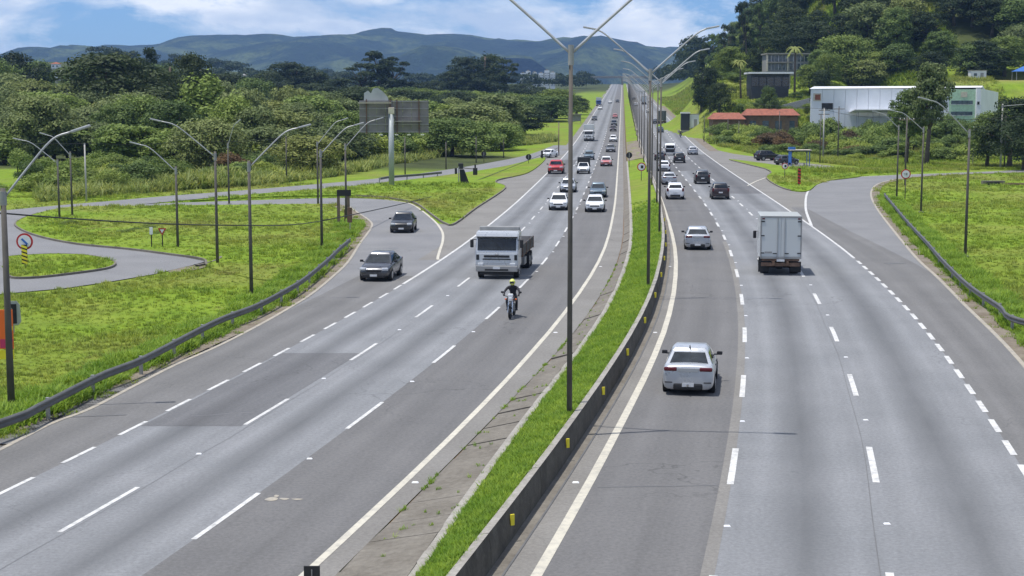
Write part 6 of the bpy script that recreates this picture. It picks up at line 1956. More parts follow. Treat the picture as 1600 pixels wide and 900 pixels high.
# overhead cable on the left
def cable(name, pts, r, label, sag=0.0):
    P = []
    for a, b in zip(pts[:-1], pts[1:]):
        a = np.array(a, float); b = np.array(b, float)
        for k in range(10):
            t = k / 10; q = a * (1 - t) + b * t; q[2] -= sag * 4 * t * (1 - t)
            P.append(tuple(q))
    P.append(tuple(pts[-1]))
    tag(MB().tube(P, r, 5).build(name, M['black'], None, True), label, 'cable')
cx0 = (-16.69, 50.2, 6.33)
cx1 = (-13.06, 77, 3.8)
cx2 = (-12.9, 104, 1.96)
cx3 = (-13.84, 130, 0.12)
cable('power_cable', [(-24.0, 30.0, 8.0), cx0, cx1, cx2], 0.028, 'thick black cable hung from the left lamps across the grass island', 0.12)
cable('power_cable', [cx2, (-7.79, 170, -0.12), (8.67, 290, 1.44)], 0.040, 'black cable running over the left ramp towards the far roadside', 0.10)
post_pole(*(8.49, 280.15), 6.0, 'wooden roadside post holding the far cable end', 0.12, 'wood')
cable('power_cable', [(-65.42, 190, 5.39), (-46.43, 168, 5.5), (-38.38, 185, 5.36), (-27.74, 190, 5.63), (-14.69, 212, 5.13)], 0.02, 'thin wire strung along the bare poles before the left wood', 0.25)
cable('power_cable', [(66.31, 540, 11.92), (54.31, 270, 8.82), (46.79, 184, 8.11), (69.55, 200, 8.61)], 0.03, 'wire strung between the power poles right of the highway', 0.5)

# ------------------------------------------------------------------ guard rails
def guardrail(line, h, spacing, label, side=1):
    P, s = resample(line, 1.0)
    g = empty('guardrail', (float(P[0][0]), float(P[0][1]), 0)); tag(g, label, 'guard rail')
    ox, oy = P[0]
    prof = [(0.0, 0.0), (0.045, 0.03), (0.075, 0.075), (0.02, 0.125), (0.02, 0.165), (0.075, 0.215), (0.045, 0.26), (0.0, 0.30)]
    T = np.gradient(P, axis=0); T /= np.linalg.norm(T, axis=1)[:, None]
    V = []; F = []
    zs = gz(P[:, 0], P[:, 1])
    zs = np.convolve(np.pad(zs, 4, 'edge'), np.ones(9) / 9, 'valid')
    n = len(prof)
    for i in range(len(P)):
        nx, ny = T[i, 1] * side, -T[i, 0] * side
        for q, (a, b) in enumerate(prof): V.append((P[i, 0] - ox + nx * a, P[i, 1] - oy + ny * a, zs[i] + h - 0.30 + b))
        for q, (a, b) in enumerate(prof): V.append((P[i, 0] - ox + nx * (a - 0.012), P[i, 1] - oy + ny * (a - 0.012), zs[i] + h - 0.30 + b))
    m = 2 * n
    for i in range(len(P) - 1):
        for q in range(n - 1):
            F.append((i * m + q, i * m + q + 1, (i + 1) * m + q + 1, (i + 1) * m + q))
            F.append((i * m + n + q + 1, i * m + n + q, (i + 1) * m + n + q, (i + 1) * m + n + q + 1))
        F.append((i * m + n - 1, i * m + m - 1, (i + 1) * m + m - 1, (i + 1) * m + n - 1))
    obj('rail', mesh_of('rail', V, F, M['rail'], True), g)
    post = MB().box((0, 0, h / 2 - 0.15), (0.10, 0.13, h + 0.28)).mesh('post', M['galv_dull'])
    step = int(spacing)
    for i in range(0, len(P), step):
        nx, ny = T[i, 1] * side, -T[i, 0] * side
        obj('post', post, g, (float(P[i, 0] - ox - nx * 0.10), float(P[i, 1] - oy - ny * 0.10), float(zs[i])), (0, 0, math.atan2(-T[i, 0], T[i, 1])))
GL = smooth_line([(-19.0, 24.0), (-18.3, 33.0), (-15.05, 44.37), (-14.66, 46.7), (-14.17, 52.4), (-13.54, 55.8), (-12.74, 65.42), (-11.85, 70.52), (-11.35, 76.2), (-11.08, 81.31), (-11.02, 90.76), (-11.13, 98.51), (-11.12, 105.12)])
guardrail(GL, 0.75, 4, 'long steel guard rail curving along the left slip lane', 1)
GRT = smooth_line([(38.21, 157.61), (31.67, 123.37), (27.77, 102.18), (25.82, 91.91), (23.58, 78.96), (22.51, 70.29), (22.02, 65.42), (25.6, 58.0), (22.5, 45.0)])
guardrail(GRT, 0.75, 4, 'steel guard rail along the right ramp and meadow', 1)
guardrail(smooth_line([(-16.28, 189.89), (-15.21, 194.45), (-12.44, 199.22), (-9.42, 205.93)]), 0.75, 4, 'short dark guard rail beside the billboard column', 1)

# ------------------------------------------------------------------ billboard
def billboard():
    x, y = (-14.3, 182.72)
    o = empty('billboard', (x, y, gr(x, y)), 0.06); tag(o, 'grey billboard seen from behind on a single pale steel column', 'billboard')
    MB().tube([(0, 0, -0.3), (0, 0, 8.9)], 0.33, 16).build('column', M['steel_pale'], o, True)
    zb, zt = 6.45, 10.25
    for k in range(8):
        w = 8.2 / 8
        MB().box((-3.7 + w * (k + 0.5) - 0.05, 0.55, (zb + zt) / 2), (w - 0.025, 0.05, zt - zb)).build('panel_board', M['board'], o)
    for zz in (zb + 0.1, zb + 1.0, zb + 1.95, zb + 2.85, zt - 0.1):
        MB().box((0.35, 0.47, zz), (8.2, 0.10, 0.10)).build('rib', M['galv_dull'], o)
    for xx in (-2.9, -0.1, 0.7, 3.3):
        MB().box((xx, 0.38, (zb + zt) / 2), (0.12, 0.14, zt - zb + 0.3)).build('upright', M['rust'], o)
    MB().box((2.05, -0.05, zb + 1.35), (3.2, 0.75, 0.08)).build('catwalk', M['concrete_pale'], o)
    MB().box((-1.9, -0.05, zt - 0.28), (3.9, 0.6, 0.10)).build('catwalk', M['cream'], o)
    MB().bbox((0.05, -0.1, 9.05), (0.7, 0.6, 0.75), 0.06).build('junction_head', M['cream'], o)
    out = [(-3.2, 0), (-3.15, 0.9), (-2.7, 1.15), (-2.35, 0.85), (-2.1, 1.4), (-1.55, 1.5), (-0.9, 1.0), (-0.35, 0.35), (-0.3, 0)]
    n = len(out)
    V = [(a, 0.52, zt + b) for a, b in out] + [(a, 0.57, zt + b) for a, b in out]
    obj('torn_panel', mesh_of('torn_panel', V, [tuple(range(n)), tuple(range(n, 2 * n))[::-1]] + [(k, (k + 1) % n, (k + 1) % n + n, k + n) for k in range(n)], M['steel_pale']), o)
    for xx in (-1.25, 0.6, 2.1, 3.7):
        MB().tube([(xx, 0.5, zb), (xx, 1.3, zb - 0.25)], 0.03, 5).bbox((xx, 1.35, zb - 0.27), (0.42, 0.22, 0.13), 0.03).build('flood_light', M['sign_white'], o)
billboard()

# ------------------------------------------------------------------ signs
def disc_sign(x, y, h, r, label, kind, mats=('red', 'sign_white'), rz=0.0, post='pole', name='road_sign', z=None):
    o = empty(name, (x, y, gr(x, y) if z is None else z), rz); tag(o, label, 'road sign')
    MB().tube([(0, 0.03, -0.25), (0, 0.03, h)], 0.045, 8).build('post', M[post], o, True)
    if kind == 'back':
        MB().cyl((0, 0, h), r, 0.03, 'Y', 28).build('plate', M['sign_back'], o)
        MB().box((0, -0.03, h), (0.10, 0.05, 1.5 * r)).build('bracket', M['galv_dull'], o)
    else:
        MB().cyl((0, 0, h), r, 0.03, 'Y', 28).build('rim', M[mats[0]], o)
        f = MB().cyl((0, -0.012, h), r * 0.78, 0.03, 'Y', 28).build('face', M[mats[1]], o)
        if kind == 'slash':
            MB().box((0, -0.032, h), (r * 0.24, 0.012, r * 0.95), ry=-0.8).build('symbol', M['blue'], f)
        elif kind == 'dot':
            MB().bbox((r * 0.15, -0.032, h), (r * 0.62, 0.014, r * 0.7), 0.005).build('symbol', M['black'], f)
        elif kind == 'text':
            MB().box((-r * 0.18, -0.032, h), (r * 0.10, 0.012, r * 0.5)).box((-r * 0.34, -0.032, h + r * 0.05), (r * 0.24, 0.012, r * 0.1)).box((r * 0.16, -0.032, h), (r * 0.34, 0.012, r * 0.5)).build('symbol', M['galv_dull'], f)
    return o
def striped_marker(x, y, z0, w, h, label, rz=0.0, z=None, own=True, parent=None, diamond=False):
    g = gr(x, y) if z is None else z
    o = empty('hazard_marker', (x, y, g), rz)
    tag(o, label, 'hazard marker')
    MB().tube([(0, 0.05, -0.2), (0, 0.05, z0 + h)], 0.04, 6).build('post', M['pole'], o)
    MB().box((0, 0, z0 + h / 2), (w, 0.03, h)).build('panel', M['black'], o)
    n = 5
    for k in range(n):
        zc = z0 + h * (k + 0.5) / n
        t = h / n * 0.5
        V = [(-w / 2, -0.022, zc - t * 0.2 - t / 2 + 0.06), (w / 2, -0.022, zc - t * 0.2 - t / 2 - 0.06), (w / 2, -0.022, zc + t / 2 - 0.06), (-w / 2, -0.022, zc + t / 2 + 0.06)]
        V += [(a, -0.016, c) for a, b, c in V]
        obj('stripe', mesh_of('stripe', V, [(0, 1, 2, 3), (7, 6, 5, 4), (0, 4, 5, 1), (1, 5, 6, 2), (2, 6, 7, 3), (3, 7, 4, 0)], M['yellow'] if not diamond else M['red']), o)
x, y = (-29.11, 91.41)
disc_sign(x, y, 1.58, 0.50, 'round red-ringed sign with diagonal blue bar on the small island', 'slash', z=0.1)
striped_marker(x, y - 0.12, 0.25, 0.34, 1.15, 'black and yellow striped hazard marker under the round sign on the small island', 0.0, 0.1)
x, y = (-24.69, 104.8)
o = empty('road_sign', (x, y, 0.1)); tag(o, 'small pale rectangular sign left of the red triangular sign', 'road sign')
MB().tube([(0, 0.03, -0.2), (0, 0.03, 1.1)], 0.04, 6).build('post', M['black'], o); MB().bbox((0, 0, 1.1), (0.22, 0.03, 0.5), 0.01).build('plate', M['sign_white'], o)
x, y = (-23.94, 104.8)
o = empty('road_sign', (x, y, 0.1)); tag(o, 'red triangular give-way sign on the big grass island', 'road sign')
MB().tube([(0, 0.03, -0.2), (0, 0.03, 1.1)], 0.04, 6).build('post', M['black'], o)
def tri(s, z, yv, mat, nm, par):
    V = [(-s / 2, yv, z + s * 0.29), (s / 2, yv, z + s * 0.29), (0, yv, z - s * 0.58)]
    V += [(a, b + 0.02, c) for a, b, c in V]
    return obj(nm, mesh_of(nm, V, [(0, 2, 1), (3, 4, 5), (0, 1, 4, 3), (1, 2, 5, 4), (2, 0, 3, 5)], M[mat]), par)
q = tri(0.58, 1.12, -0.012, 'red', 'plate', o); tri(0.30, 1.12, -0.020, 'sign_white', 'inner_face', q)
x, y = (40.33, 157.57)
disc_sign(x, y, 2.69, 0.50, 'round white sign with red ring beside the right ramp bend', 'text')
x, y = (35.61, 200.86)
disc_sign(x, y, 1.58, 0.42, 'round white sign with dark symbol near the bus shelter', 'dot', z=0.1)
x, y = (33.87, 181.35)
striped_marker(x, y, 0.25, 0.34, 1.9, 'tall red and black striped hazard marker on the right island', 0.0, 0.1, diamond=True)
x, y = (17.41, 228.77)
disc_sign(x, y, 1.8, 0.45, 'round dark sign back standing in the far median', 'back', z=0.35)
x, y = (15.72, 186.96)
disc_sign(x, y, 1.71, 0.52, 'round red-ringed sign with dark symbol in the median grass', 'dot', z=0.45)
x, y = (-4.64, 253.77)
disc_sign(x, y, 1.37, 0.42, 'round dark sign back on the verge above the frontage road', 'back')
x, y = (2.66, 246.54)
disc_sign(x, y, 1.12, 0.46, 'round dark sign back on the pointed tip of the grass triangle', 'back', z=0.15)
x, y = (5.15, 263.9)
o = empty('road_sign', (x, y, 0.1)); tag(o, 'narrow dark upright sign panel left of the merging white car', 'road sign')
MB().tube([(0, 0.05, -0.2), (0, 0.05, 1.3)], 0.04, 6).build('post', M['pole'], o); MB().bbox((0, 0, 1.0), (0.36, 0.04, 1.25), 0.01).build('plate', M['sign_back'], o)
# wooden two-post sign and its neighbour
x, y = (-13.69, 124.63)
o = empty('road_sign', (x, y, 0.1), 0.12); tag(o, 'brown wooden sign on two thick posts at the ramp corner', 'road sign')
for s in (-0.4, 0.4): MB().box((s, 0, 1.25), (0.24, 0.14, 2.9)).build('post', M['wood'], o)
MB().bbox((0.05, -0.1, 2.55), (1.15, 0.06, 0.5), 0.01).build('board', M['sign_back'], o)
MB().tube([(0.1, 0.0, -0.2), (0.1, 0.0, 1.2)], 0.05, 6).build('brace', M['rust'], o)
x, y = (-12.4, 117.25)
o = empty('road_sign', (x, y, 0.1)); tag(o, 'narrow dark brown upright panel next to the wooden sign', 'road sign')
MB().tube([(0, 0.05, -0.2), (0, 0.05, 1.7)], 0.035, 6).build('post', M['pole_pale'], o); MB().bbox((0, 0, 1.28), (0.36, 0.05, 1.15), 0.012).build('plate', M['rust'], o)
# folded dark sign frame on the grass triangle
x, y = (-5.92, 186.96)
o = empty('wrecked_sign', (x, y, 0.1)); tag(o, 'dark tilted wrecked sign on posts in the grass triangle', 'sign')
MB().box((-0.55, 0, 1.0), (0.12, 0.12, 2.2)).build('post', M['galv_dull'], o)
V = [(-0.35, 0.1, 0.0), (0.75, 0.0, 0.0), (0.1, 0.1, 1.75), (-0.45, 0.1, 1.75)]
V += [(a, b + 0.06, c) for a, b, c in V]
obj('hanging_sheet', mesh_of('hanging_sheet', V, [(0, 1, 2, 3), (7, 6, 5, 4), (0, 4, 5, 1), (1, 5, 6, 2), (2, 6, 7, 3), (3, 7, 4, 0)], M['fabric_dark']), o)
MB().bbox((-0.3, 0.1, 2.15), (0.62, 0.3, 0.7), 0.08).build('folded_plate', M['sign_back'], o)
MB().bbox((-0.9, 0.1, 1.55), (0.3, 0.2, 0.75), 0.08).build('torn_flap', M['sign_back'], o)
MB().tube([(-0.2, 0.1, 1.95), (1.3, 0.0, 1.8)], 0.05, 6).build('crossbar', M['pole'], o)
MB().bbox((1.45, 0, 1.5), (0.55, 0.12, 0.85), 0.05).box((1.45, 0.05, 2.1), (0.2, 0.06, 0.5)).build('small_plate', M['sign_back'], o)

# orange advert and number board at the left edge
x, y = (-19.66, 58.49)
z = gr(x, y)
o = empty('advert_sign', (x, y, z), 0.10); tag(o, 'orange advertising sign with yellow foot panel at the left picture edge', 'sign')
for s in (-0.75, 0.30): MB().tube([(s, 0.06, -0.3), (s, 0.06, 2.1)], 0.045, 8).build('post', M['galv_dull'], o)
MB().bbox((-0.22, 0, 1.38), (1.35, 0.05, 1.52), 0.012).build('panel', M['orange'], o)
MB().bbox((-0.22, 0, 0.40), (1.35, 0.05, 0.36), 0.012).build('foot_panel', M['yellow'], o)
MB().box((0.36, -0.032, 0.46), (0.05, 0.014, 0.24)).box((0.30, -0.032, 0.40), (0.16, 0.014, 0.05)).box((0.22, -0.032, 0.46), (0.05, 0.014, 0.14)).build('digit', M['black'], o)
V = [(-0.05, -0.030, 1.0), (0.44, -0.030, 1.0), (0.44, -0.030, 0.92), (0.20, -0.030, 0.66), (-0.05, -0.030, 0.66)]
obj('printed_shape', mesh_of('printed_shape', V, [(0, 4, 3, 2, 1)], M['pink']), o)
MB().box((0.38, -0.030, 1.42), (0.12, 0.012, 0.16)).build('printed_mark', M['yellow'], o)
x, y = (-21.88, 66.71)
z = gr(x, y)
o = empty('info_sign', (x, y, z), 0.25); tag(o, 'small grey sign with dark panel half hidden behind the nearest left lamp', 'sign')
MB().tube([(0, 0.05, -0.2), (0, 0.05, 1.0)], 0.04, 6).build('post', M['galv'], o)
oc = [(-0.30, 0.35), (0.22, 0.35), (0.34, 0.50), (0.30, 1.25), (0.18, 1.42), (-0.30, 1.42)]
V = [(a, 0.0, b) for a, b in oc] + [(a, 0.04, b) for a, b in oc]
obj('plate', mesh_of('plate', V, [tuple(range(6)), tuple(range(6, 12))[::-1]] + [(k, (k + 1) % 6, (k + 1) % 6 + 6, k + 6) for k in range(6)], M['galv']), o)
MB().box((-0.02, -0.022, 0.86), (0.36, 0.03, 0.86)).build('dark_panel', M['fabric_dark'], o)
for zz in (0.62, 0.86, 1.10): MB().box((-0.08, -0.042, zz), (0.12, 0.014, 0.04)).build('letter_bar', M['galv_dull'], o)

# black delineator plate at the median edge, lower picture edge
x, y, z = (-3.96, 29.5, 0.83)
o = empty('delineator', (x, y, 0.0)); tag(o, 'small black delineator plate at the bottom edge beside the white line', 'delineator')
MB().tube([(0, 0.03, -0.1), (0, 0.03, z - 0.1)], 0.025, 6).build('post', M['galv_dull'], o)
MB().bbox((0, 0, z - 0.25), (0.32, 0.03, 0.50), 0.008).build('plate', M['sign_back'], o)
MB().box((0.0, -0.02, z - 0.25), (0.02, 0.02, 0.36)).build('rib', M['galv_dull'], o)

# ------------------------------------------------------------------ bus shelter, totem, buildings
x, y = (43.83, 239.62)
o = empty('bus_shelter', (x, y, gr(x, y)), 0.1); tag(o, 'blue bus shelter with flat pale roof beside the side road', 'shelter')
MB().bbox((0.9, 0, 2.5), (3.4, 1.8, 0.14), 0.03).build('roof', M['cream'], o)
MB().bbox((0.9, 0, 2.36), (3.2, 1.7, 0.12), 0.03).build('roof_frame', M['black'], o)
for s in (-0.6, 2.3):
    for b in (-0.7, 0.7): MB().box((s, b, 1.15), (0.10, 0.10, 2.4)).build('post', M['blue'], o)
MB().box((-0.62, 0, 1.5), (0.05, 1.4, 1.9)).build('side_panel', M['blue'], o)
MB().box((-0.35, 0.0, 2.75), (0.9, 1.0, 0.4)).build('top_sign', M['blue'], o)
MB().box((0.9, 0.5, 0.45), (2.6, 0.4, 0.07)).box((0.0, 0.5, 0.2), (0.08, 0.3, 0.45)).box((1.8, 0.5, 0.2), (0.08, 0.3, 0.45)).build('bench', M['grey_wall'], o)

def quadbox(name, parent, c, s, mat, rz=0.0):
    return MB().box(c, s, rz).build(name, M[mat], parent)
Y = 395.0
x = (1069 - 800) / 2400 * Y
o = empty('totem_sign', (x, Y, gr(x, Y))); tag(o, 'dark roadside totem box with pale top at the hill foot', 'sign')
quadbox('totem_body', o, (0, 0, 2.6), (2.2, 1.2, 4.4), 'dark_wall'); quadbox('top_cap', o, (0, 0, 4.9), (2.4, 1.4, 0.35), 'sign_white'); quadbox('base', o, (0, 0, 0.2), (3.6, 2.0, 0.6), 'concrete_pale')
x2 = (1083 - 800) / 2400 * Y
o = empty('gate_house', (x2, Y + 1, gr(x2, Y + 1))); tag(o, 'small pale grey gate house beside the dark totem', 'building')
quadbox('wall', o, (0, 0, 1.5), (2.4, 2.2, 3.4), 'white_wall'); quadbox('door', o, (0.3, -1.11, 1.0), (0.8, 0.05, 2.0), 'grey_wall'); quadbox('roof', o, (0, 0, 3.28), (2.6, 2.4, 0.16), 'grey_wall')

def warehouse():
    Y = 318.0
    k = Y / 2400
    xl, xr = (1263 - 800) * k, (1478 - 800) * k
    x3 = (1524 - 800) * k
    zb = gr((xl + xr) / 2, Y)
    def zz(py): return 9.93 + (160 - py) * k - zb
    o = empty('warehouse', (0, Y, zb)); tag(o, 'long white warehouse with pale green office end at right', 'building')
    hl = zz(139)
    # wall panels with recessed joints
    n = 12
    w = (xr - xl) / n
    for i in range(n):
        MB().box((xl + w * (i + 0.5), 0, hl / 2), (w - 0.05, 0.3, hl)).build('wall_panel', M['white_wall'], o)
    MB().prism([(xl + 0.2, 0.1), (x3 - 0.2, 0.1), (x3 + 9.5, 27), (xl + 7.0, 27)], 0.0, hl - 0.1).build('wall', M['white_wall'], o)
    V = [(xl - 0.4, -0.4, hl - 0.1), (x3 + 0.3, -0.4, hl + 0.1), (x3 + 20, 28, hl + 0.1), (xl - 0.4 + 9, 28, hl + 0.3), (xl - 0.4, -0.4, hl + 0.15), (x3 + 0.3, -0.4, hl + 0.35)]
    MB().add([(xl - 0.4, -0.4, hl), (x3 + 0.3, -0.4, hl + 0.25), (x3 + 5.0, 14, hl + 0.75), (xl + 3.4, 14, hl + 0.6), (x3 + 9.8, 28, hl), (xl + 7.0, 28, hl)], [(0, 1, 2, 3), (3, 2, 4, 5), (0, 3, 5), (1, 4, 2)]).build('roof', M['sign_white'], o)
    quadbox('loading_door', o, ((1289 - 800) * k, -0.17, zz(166)), (2.3, 0.08, 1.3), 'black')
    lg = quadbox('logo_panel', o, ((1273 - 800) * k, -0.17, zz(152)), (1.6, 0.06, 1.6), 'cream')
    quadbox('logo_mark', lg, ((1273 - 800) * k + 0.1, -0.21, zz(152)), (1.1, 0.05, 1.1), 'faded' if 'faded' in M else 'tile_red')
    quadbox('wall_base', o, ((xl + xr) / 2, -0.19, 0.5), (xr - xl, 0.06, 1.4), 'grey_wall')
    # porch roof
    MB().box(((1385 - 800) * k, -3.0, zz(173)), (16.5, 5.6, 0.18), rx=-0.10).build('porch_roof', M['sign_white'], o)
    for i in range(6):
        MB().box(((1385 - 800) * k - 7.5 + 3 * i, -5.4, zz(173) / 2 - 0.2), (0.12, 0.12, zz(173))).build('porch_post', M['grey_wall'], o)
    # office end
    of = MB().box(((xr + x3) / 2, 0.6, hl / 2 - 0.05), (x3 - xr - 0.05, 2.0, hl - 0.1)).build('office_block', M['green_pale'], o)
    for row, py in enumerate((160, 177)):
        for j in range(4):
            xx = xr + 0.9 + j * (x3 - xr - 2.4) / 3.4
            w_ = MB().box((xx, -0.43, zz(py)), (1.15, 0.08, 0.75)).build('window', M['window'], o)
            MB().box((xx, -0.46, zz(py) - 0.42), (1.25, 0.12, 0.07)).build('sill', M['sign_white'], w_)
    quadbox('sign_panel', of, ((1500 - 800) * k, -0.43, zz(148)), (1.3, 0.06, 1.1), 'cream')
    quadbox('corner_pier', o, (x3 - 0.35, 0.1, hl / 2), (0.9, 2.4, hl + 0.15), 'white_wall')
    quadbox('round_vent', o, (x3 - 0.4, -1.13, zz(161)), (0.45, 0.06, 0.6), 'black')
    quadbox('gable_door', o, (x3 + 2.0, 5.0, hl * 0.45), (0.1, 2.6, hl * 0.75), 'green_pale')
    # gable side wall running back to the right
    V = [(x3 + 0.1, 0.0, -0.5), (x3 + 9.0, 16, -0.5), (x3 + 9.0, 16, hl - 0.6), (x3 + 0.1, 0.0, hl + 0.1)]
    V += [(a - 0.3, b + 0.25, c) for a, b, c in V]
    obj('gable_wall', mesh_of('gable_wall', V, [(0, 1, 2, 3), (7, 6, 5, 4), (3, 2, 6, 7), (1, 5, 6, 2)], M['white_wall']), o)
warehouse()

def red_house(px0, px1, ytop, ybase, Y, label, wing=True):
    k = Y / 2400; x0, x1 = (px0 - 800) * k, (px1 - 800) * k
    xc = (x0 + x1) / 2; W_ = x1 - x0
    zb = gr(xc, Y)
    h = max(2.4, 9.93 + (160 - ybase) * k - zb); ht = max(h + 1.2, 9.93 + (160 - ytop) * k - zb)
    o = empty('house', (xc, Y, zb - 0.3)); tag(o, label, 'house')
    quadbox('wall', o, (0, 3.5, h / 2), (W_, 7, h + 0.3), 'soil')
    MB().add([(-W_ / 2 - 0.5, -0.6, h), (W_ / 2 + 0.5, -0.6, h), (W_ / 2 - 0.6, 3.5, ht), (-W_ / 2 + 0.6, 3.5, ht), (W_ / 2 + 0.5, 7.6, h), (-W_ / 2 - 0.5, 7.6, h)], [(0, 1, 2, 3), (3, 2, 4, 5), (1, 4, 2), (0, 3, 5)]).build('roof', M['tile_red'], o)
    n = max(2, int(W_ / 3))
    for i in range(n):
        MB().box((-W_ / 2 + W_ * (i + 0.5) / n, -0.03, h * 0.5), (W_ / n * 0.5, 0.1, h * 0.5)).build('window', M['window'], o)
    MB().box((W_ * 0.3, -0.04, h * 0.4), (0.9, 0.1, h * 0.75)).build('door', M['wood'], o)
red_house(1112, 1160, 174, 184, 362, 'low house with red tiled roof left of the longer one by the road')
red_house(1164, 1244, 168, 178, 366, 'longer red-roofed house right of the low one below the hill')
Y = 330; x = (1255 - 800) / 2400 * Y
o = empty('shed', (x, Y, gr(x, Y))); tag(o, 'blue roofed shed at the left end of the white warehouse', 'shed')
quadbox('wall', o, (0, 0, 1.2), (3.6, 3, 2.6), 'grey_wall'); MB().box((0, -0.2, 2.7), (4.4, 3.8, 0.25), rx=0.08).build('roof', M['blue'], o); quadbox('opening', o, (0, -1.52, 1.0), (2.4, 0.08, 1.8), 'black')

def modern_house():
    Y = 398.0; k = Y / 2400
    xa, xb = (1168 - 800) * k, (1232 - 800) * k
    zb = 9.93 + (160 - 138) * k
    o = empty('house', ((xa + xb) / 2, Y, zb)); tag(o, 'dark flat-roofed pavilion house with pale roof slab on the hillside', 'house')
    W_ = xb - xa
    quadbox('wall', o, (0, 4, 1.7), (W_ * 0.92, 8, 3.9), 'dark_wall')
    quadbox('roof', o, (0.1, 3.6, 3.85), (W_ * 1.06, 10, 0.45), 'sign_white')
    quadbox('foundation', o, (0, 4, -1.8), (W_ * 0.9, 7.8, 3.6), 'dark_wall')
    for i in range(5):
        p_ = MB().box((-W_ * 0.37 + W_ * 0.185 * i, -0.03, 1.6), (W_ * 0.16, 0.10, 2.3)).build('window', M['glass'], o)
    MB().box((W_ * 0.47, 0.5, 1.7), (0.35, 1.0, 3.9)).build('pier', M['concrete_pale'], o)
    Y2 = 425.0; k = Y2 / 2400
    xa, xb = (1194 - 800) * k, (1266 - 800) * k
    zb = 9.93 + (160 - 112) * k
    o = empty('house', ((xa + xb) / 2, Y2, zb)); tag(o, 'glass-fronted two-storey mansion in the trees above the pavilion house', 'house')
    W_ = xb - xa; H_ = 27 * k
    quadbox('wall', o, (0, 5, H_ / 2), (W_ * 0.96, 9, H_ * 0.96), 'grey_wall')
    quadbox('foundation', o, (0, 5, -2.5), (W_, 9.4, 5), 'grey_wall')
    quadbox('roof', o, (0, 4.6, H_ * 0.99), (W_ * 1.02, 10.4, 0.35), 'concrete_pale')
    quadbox('floor_slab', o, (-W_ * 0.22, 0.1, H_ * 0.5), (W_ * 0.52, 1.2, 0.3), 'concrete_pale')
    for i in range(6):
        for j in range(2):
            w_ = MB().box((-W_ * 0.40 + W_ * 0.158 * i, 0.46, H_ * (0.26 + 0.46 * j)), (W_ * 0.13, 0.10, H_ * 0.34)).build('window', M['window'], o)
            MB().box((-W_ * 0.40 + W_ * 0.158 * i, 0.39, H_ * (0.26 + 0.46 * j)), (0.10, 0.08, H_ * 0.34)).build('frame', M['sign_white'], w_)
    for s in (-0.49, -0.05): quadbox('column', o, (W_ * s, 0.0, H_ / 2), (0.4, 0.4, H_), 'cream')
modern_house()

# retaining fence and low wall on the terrace behind the warehouse
Y = 396.0
o = empty('terrace_wall', ((1400 - 800) / 2400 * Y, Y, gr((1400 - 800) / 2400 * Y, Y))); tag(o, 'low pale wall along the terrace behind the warehouse', 'wall')
quadbox('wall', o, (0, 0, 0.5), (34, 0.3, 1.4), 'cream')
for i in range(9):
    quadbox('pillar', o, (-16 + 4 * i, -0.1, 0.8), (0.5, 0.5, 2.2), 'cream')
Y = 384.0
x = (1215 - 800) / 2400 * Y
o = empty('retaining_wall', (x, Y, gr(x, Y))); tag(o, 'dark sloping retaining wall below the pavilion house', 'wall')
MB().add([(-6, 0, -2.5), (11, 0, -1.0), (11, 0, 3.6), (-6, 0, -0.6), (-6, 0.5, -2.5), (11, 0.5, -1.0), (11, 0.5, 3.6), (-6, 0.5, -0.6)], [(0, 1, 2, 3), (7, 6, 5, 4), (3, 2, 6, 7), (0, 4, 5, 1), (1, 5, 6, 2), (0, 3, 7, 4)]).build('wall', M['grey_wall'], o)
Y = 398.0; x = (1592 - 800) / 2400 * Y
o = empty('canopy', (x, Y, gr(x, Y))); tag(o, 'blue tent roof on the terrace at the right picture edge', 'canopy')
MB().add([(-2.6, -2, 2.2), (2.6, -2, 2.2), (2.6, 2, 2.2), (-2.6, 2, 2.2), (0, 0, 3.6)], [(0, 1, 4), (1, 2, 4), (2, 3, 4), (3, 0, 4), (3, 2, 1, 0)]).build('cover', M['blue'], o)
for a in (-2.4, 2.4):
    for b in (-1.8, 1.8): quadbox('pole', o, (a, b, 1.1), (0.1, 0.1, 2.3), 'galv')
x = (1520 - 800) / 2400 * Y
o = empty('cabin', (x, Y, gr(x, Y))); tag(o, 'small white cabin on the terrace left of the blue tent', 'cabin')
quadbox('wall', o, (0, 0, 1.2), (4.0, 2.4, 2.6), 'sign_white'); quadbox('window', o, (-0.8, -1.22, 1.5), (0.8, 0.06, 0.7), 'window'); quadbox('door', o, (0.9, -1.22, 1.0), (0.8, 0.06, 1.9), 'grey_wall'); quadbox('roof', o, (0, 0, 2.58), (4.3, 2.7, 0.14), 'concrete_pale')

# dark culvert mouth in the right meadow
x, y = (57.29, 182.72)
o = empty('culvert', (x, y, gr(x, y))); tag(o, 'dark culvert mouth in the right meadow', 'culvert')
MB().box((0, 0.4, 0.25), (2.6, 0.8, 0.6)).build('headwall', M['concrete'], o); MB().box((-0.1, -0.02, 0.22), (1.6, 0.06, 0.42)).build('opening', M['black'], o)
MB().box((3.4, 0.4, 0.12), (4.0, 0.5, 0.3)).build('side_wall', M['soil'], o)

# panels at the roadside far left
Y = 470.0; x = (897 - 800) / 2400 * Y
o = empty('bus_shelter', (x, Y, gr(x, Y))); tag(o, 'grey panelled roadside shelter beside the far left lanes', 'shelter')
quadbox('back_panel', o, (0, 0.6, 1.8), (4.0, 0.12, 2.0), 'grey_wall'); quadbox('roof', o, (0, 0, 2.95), (4.4, 1.8, 0.2), 'concrete_pale')
for s in (-1.9, 1.9): quadbox('post', o, (s, -0.5, 1.4), (0.12, 0.12, 3.0), 'galv_dull')

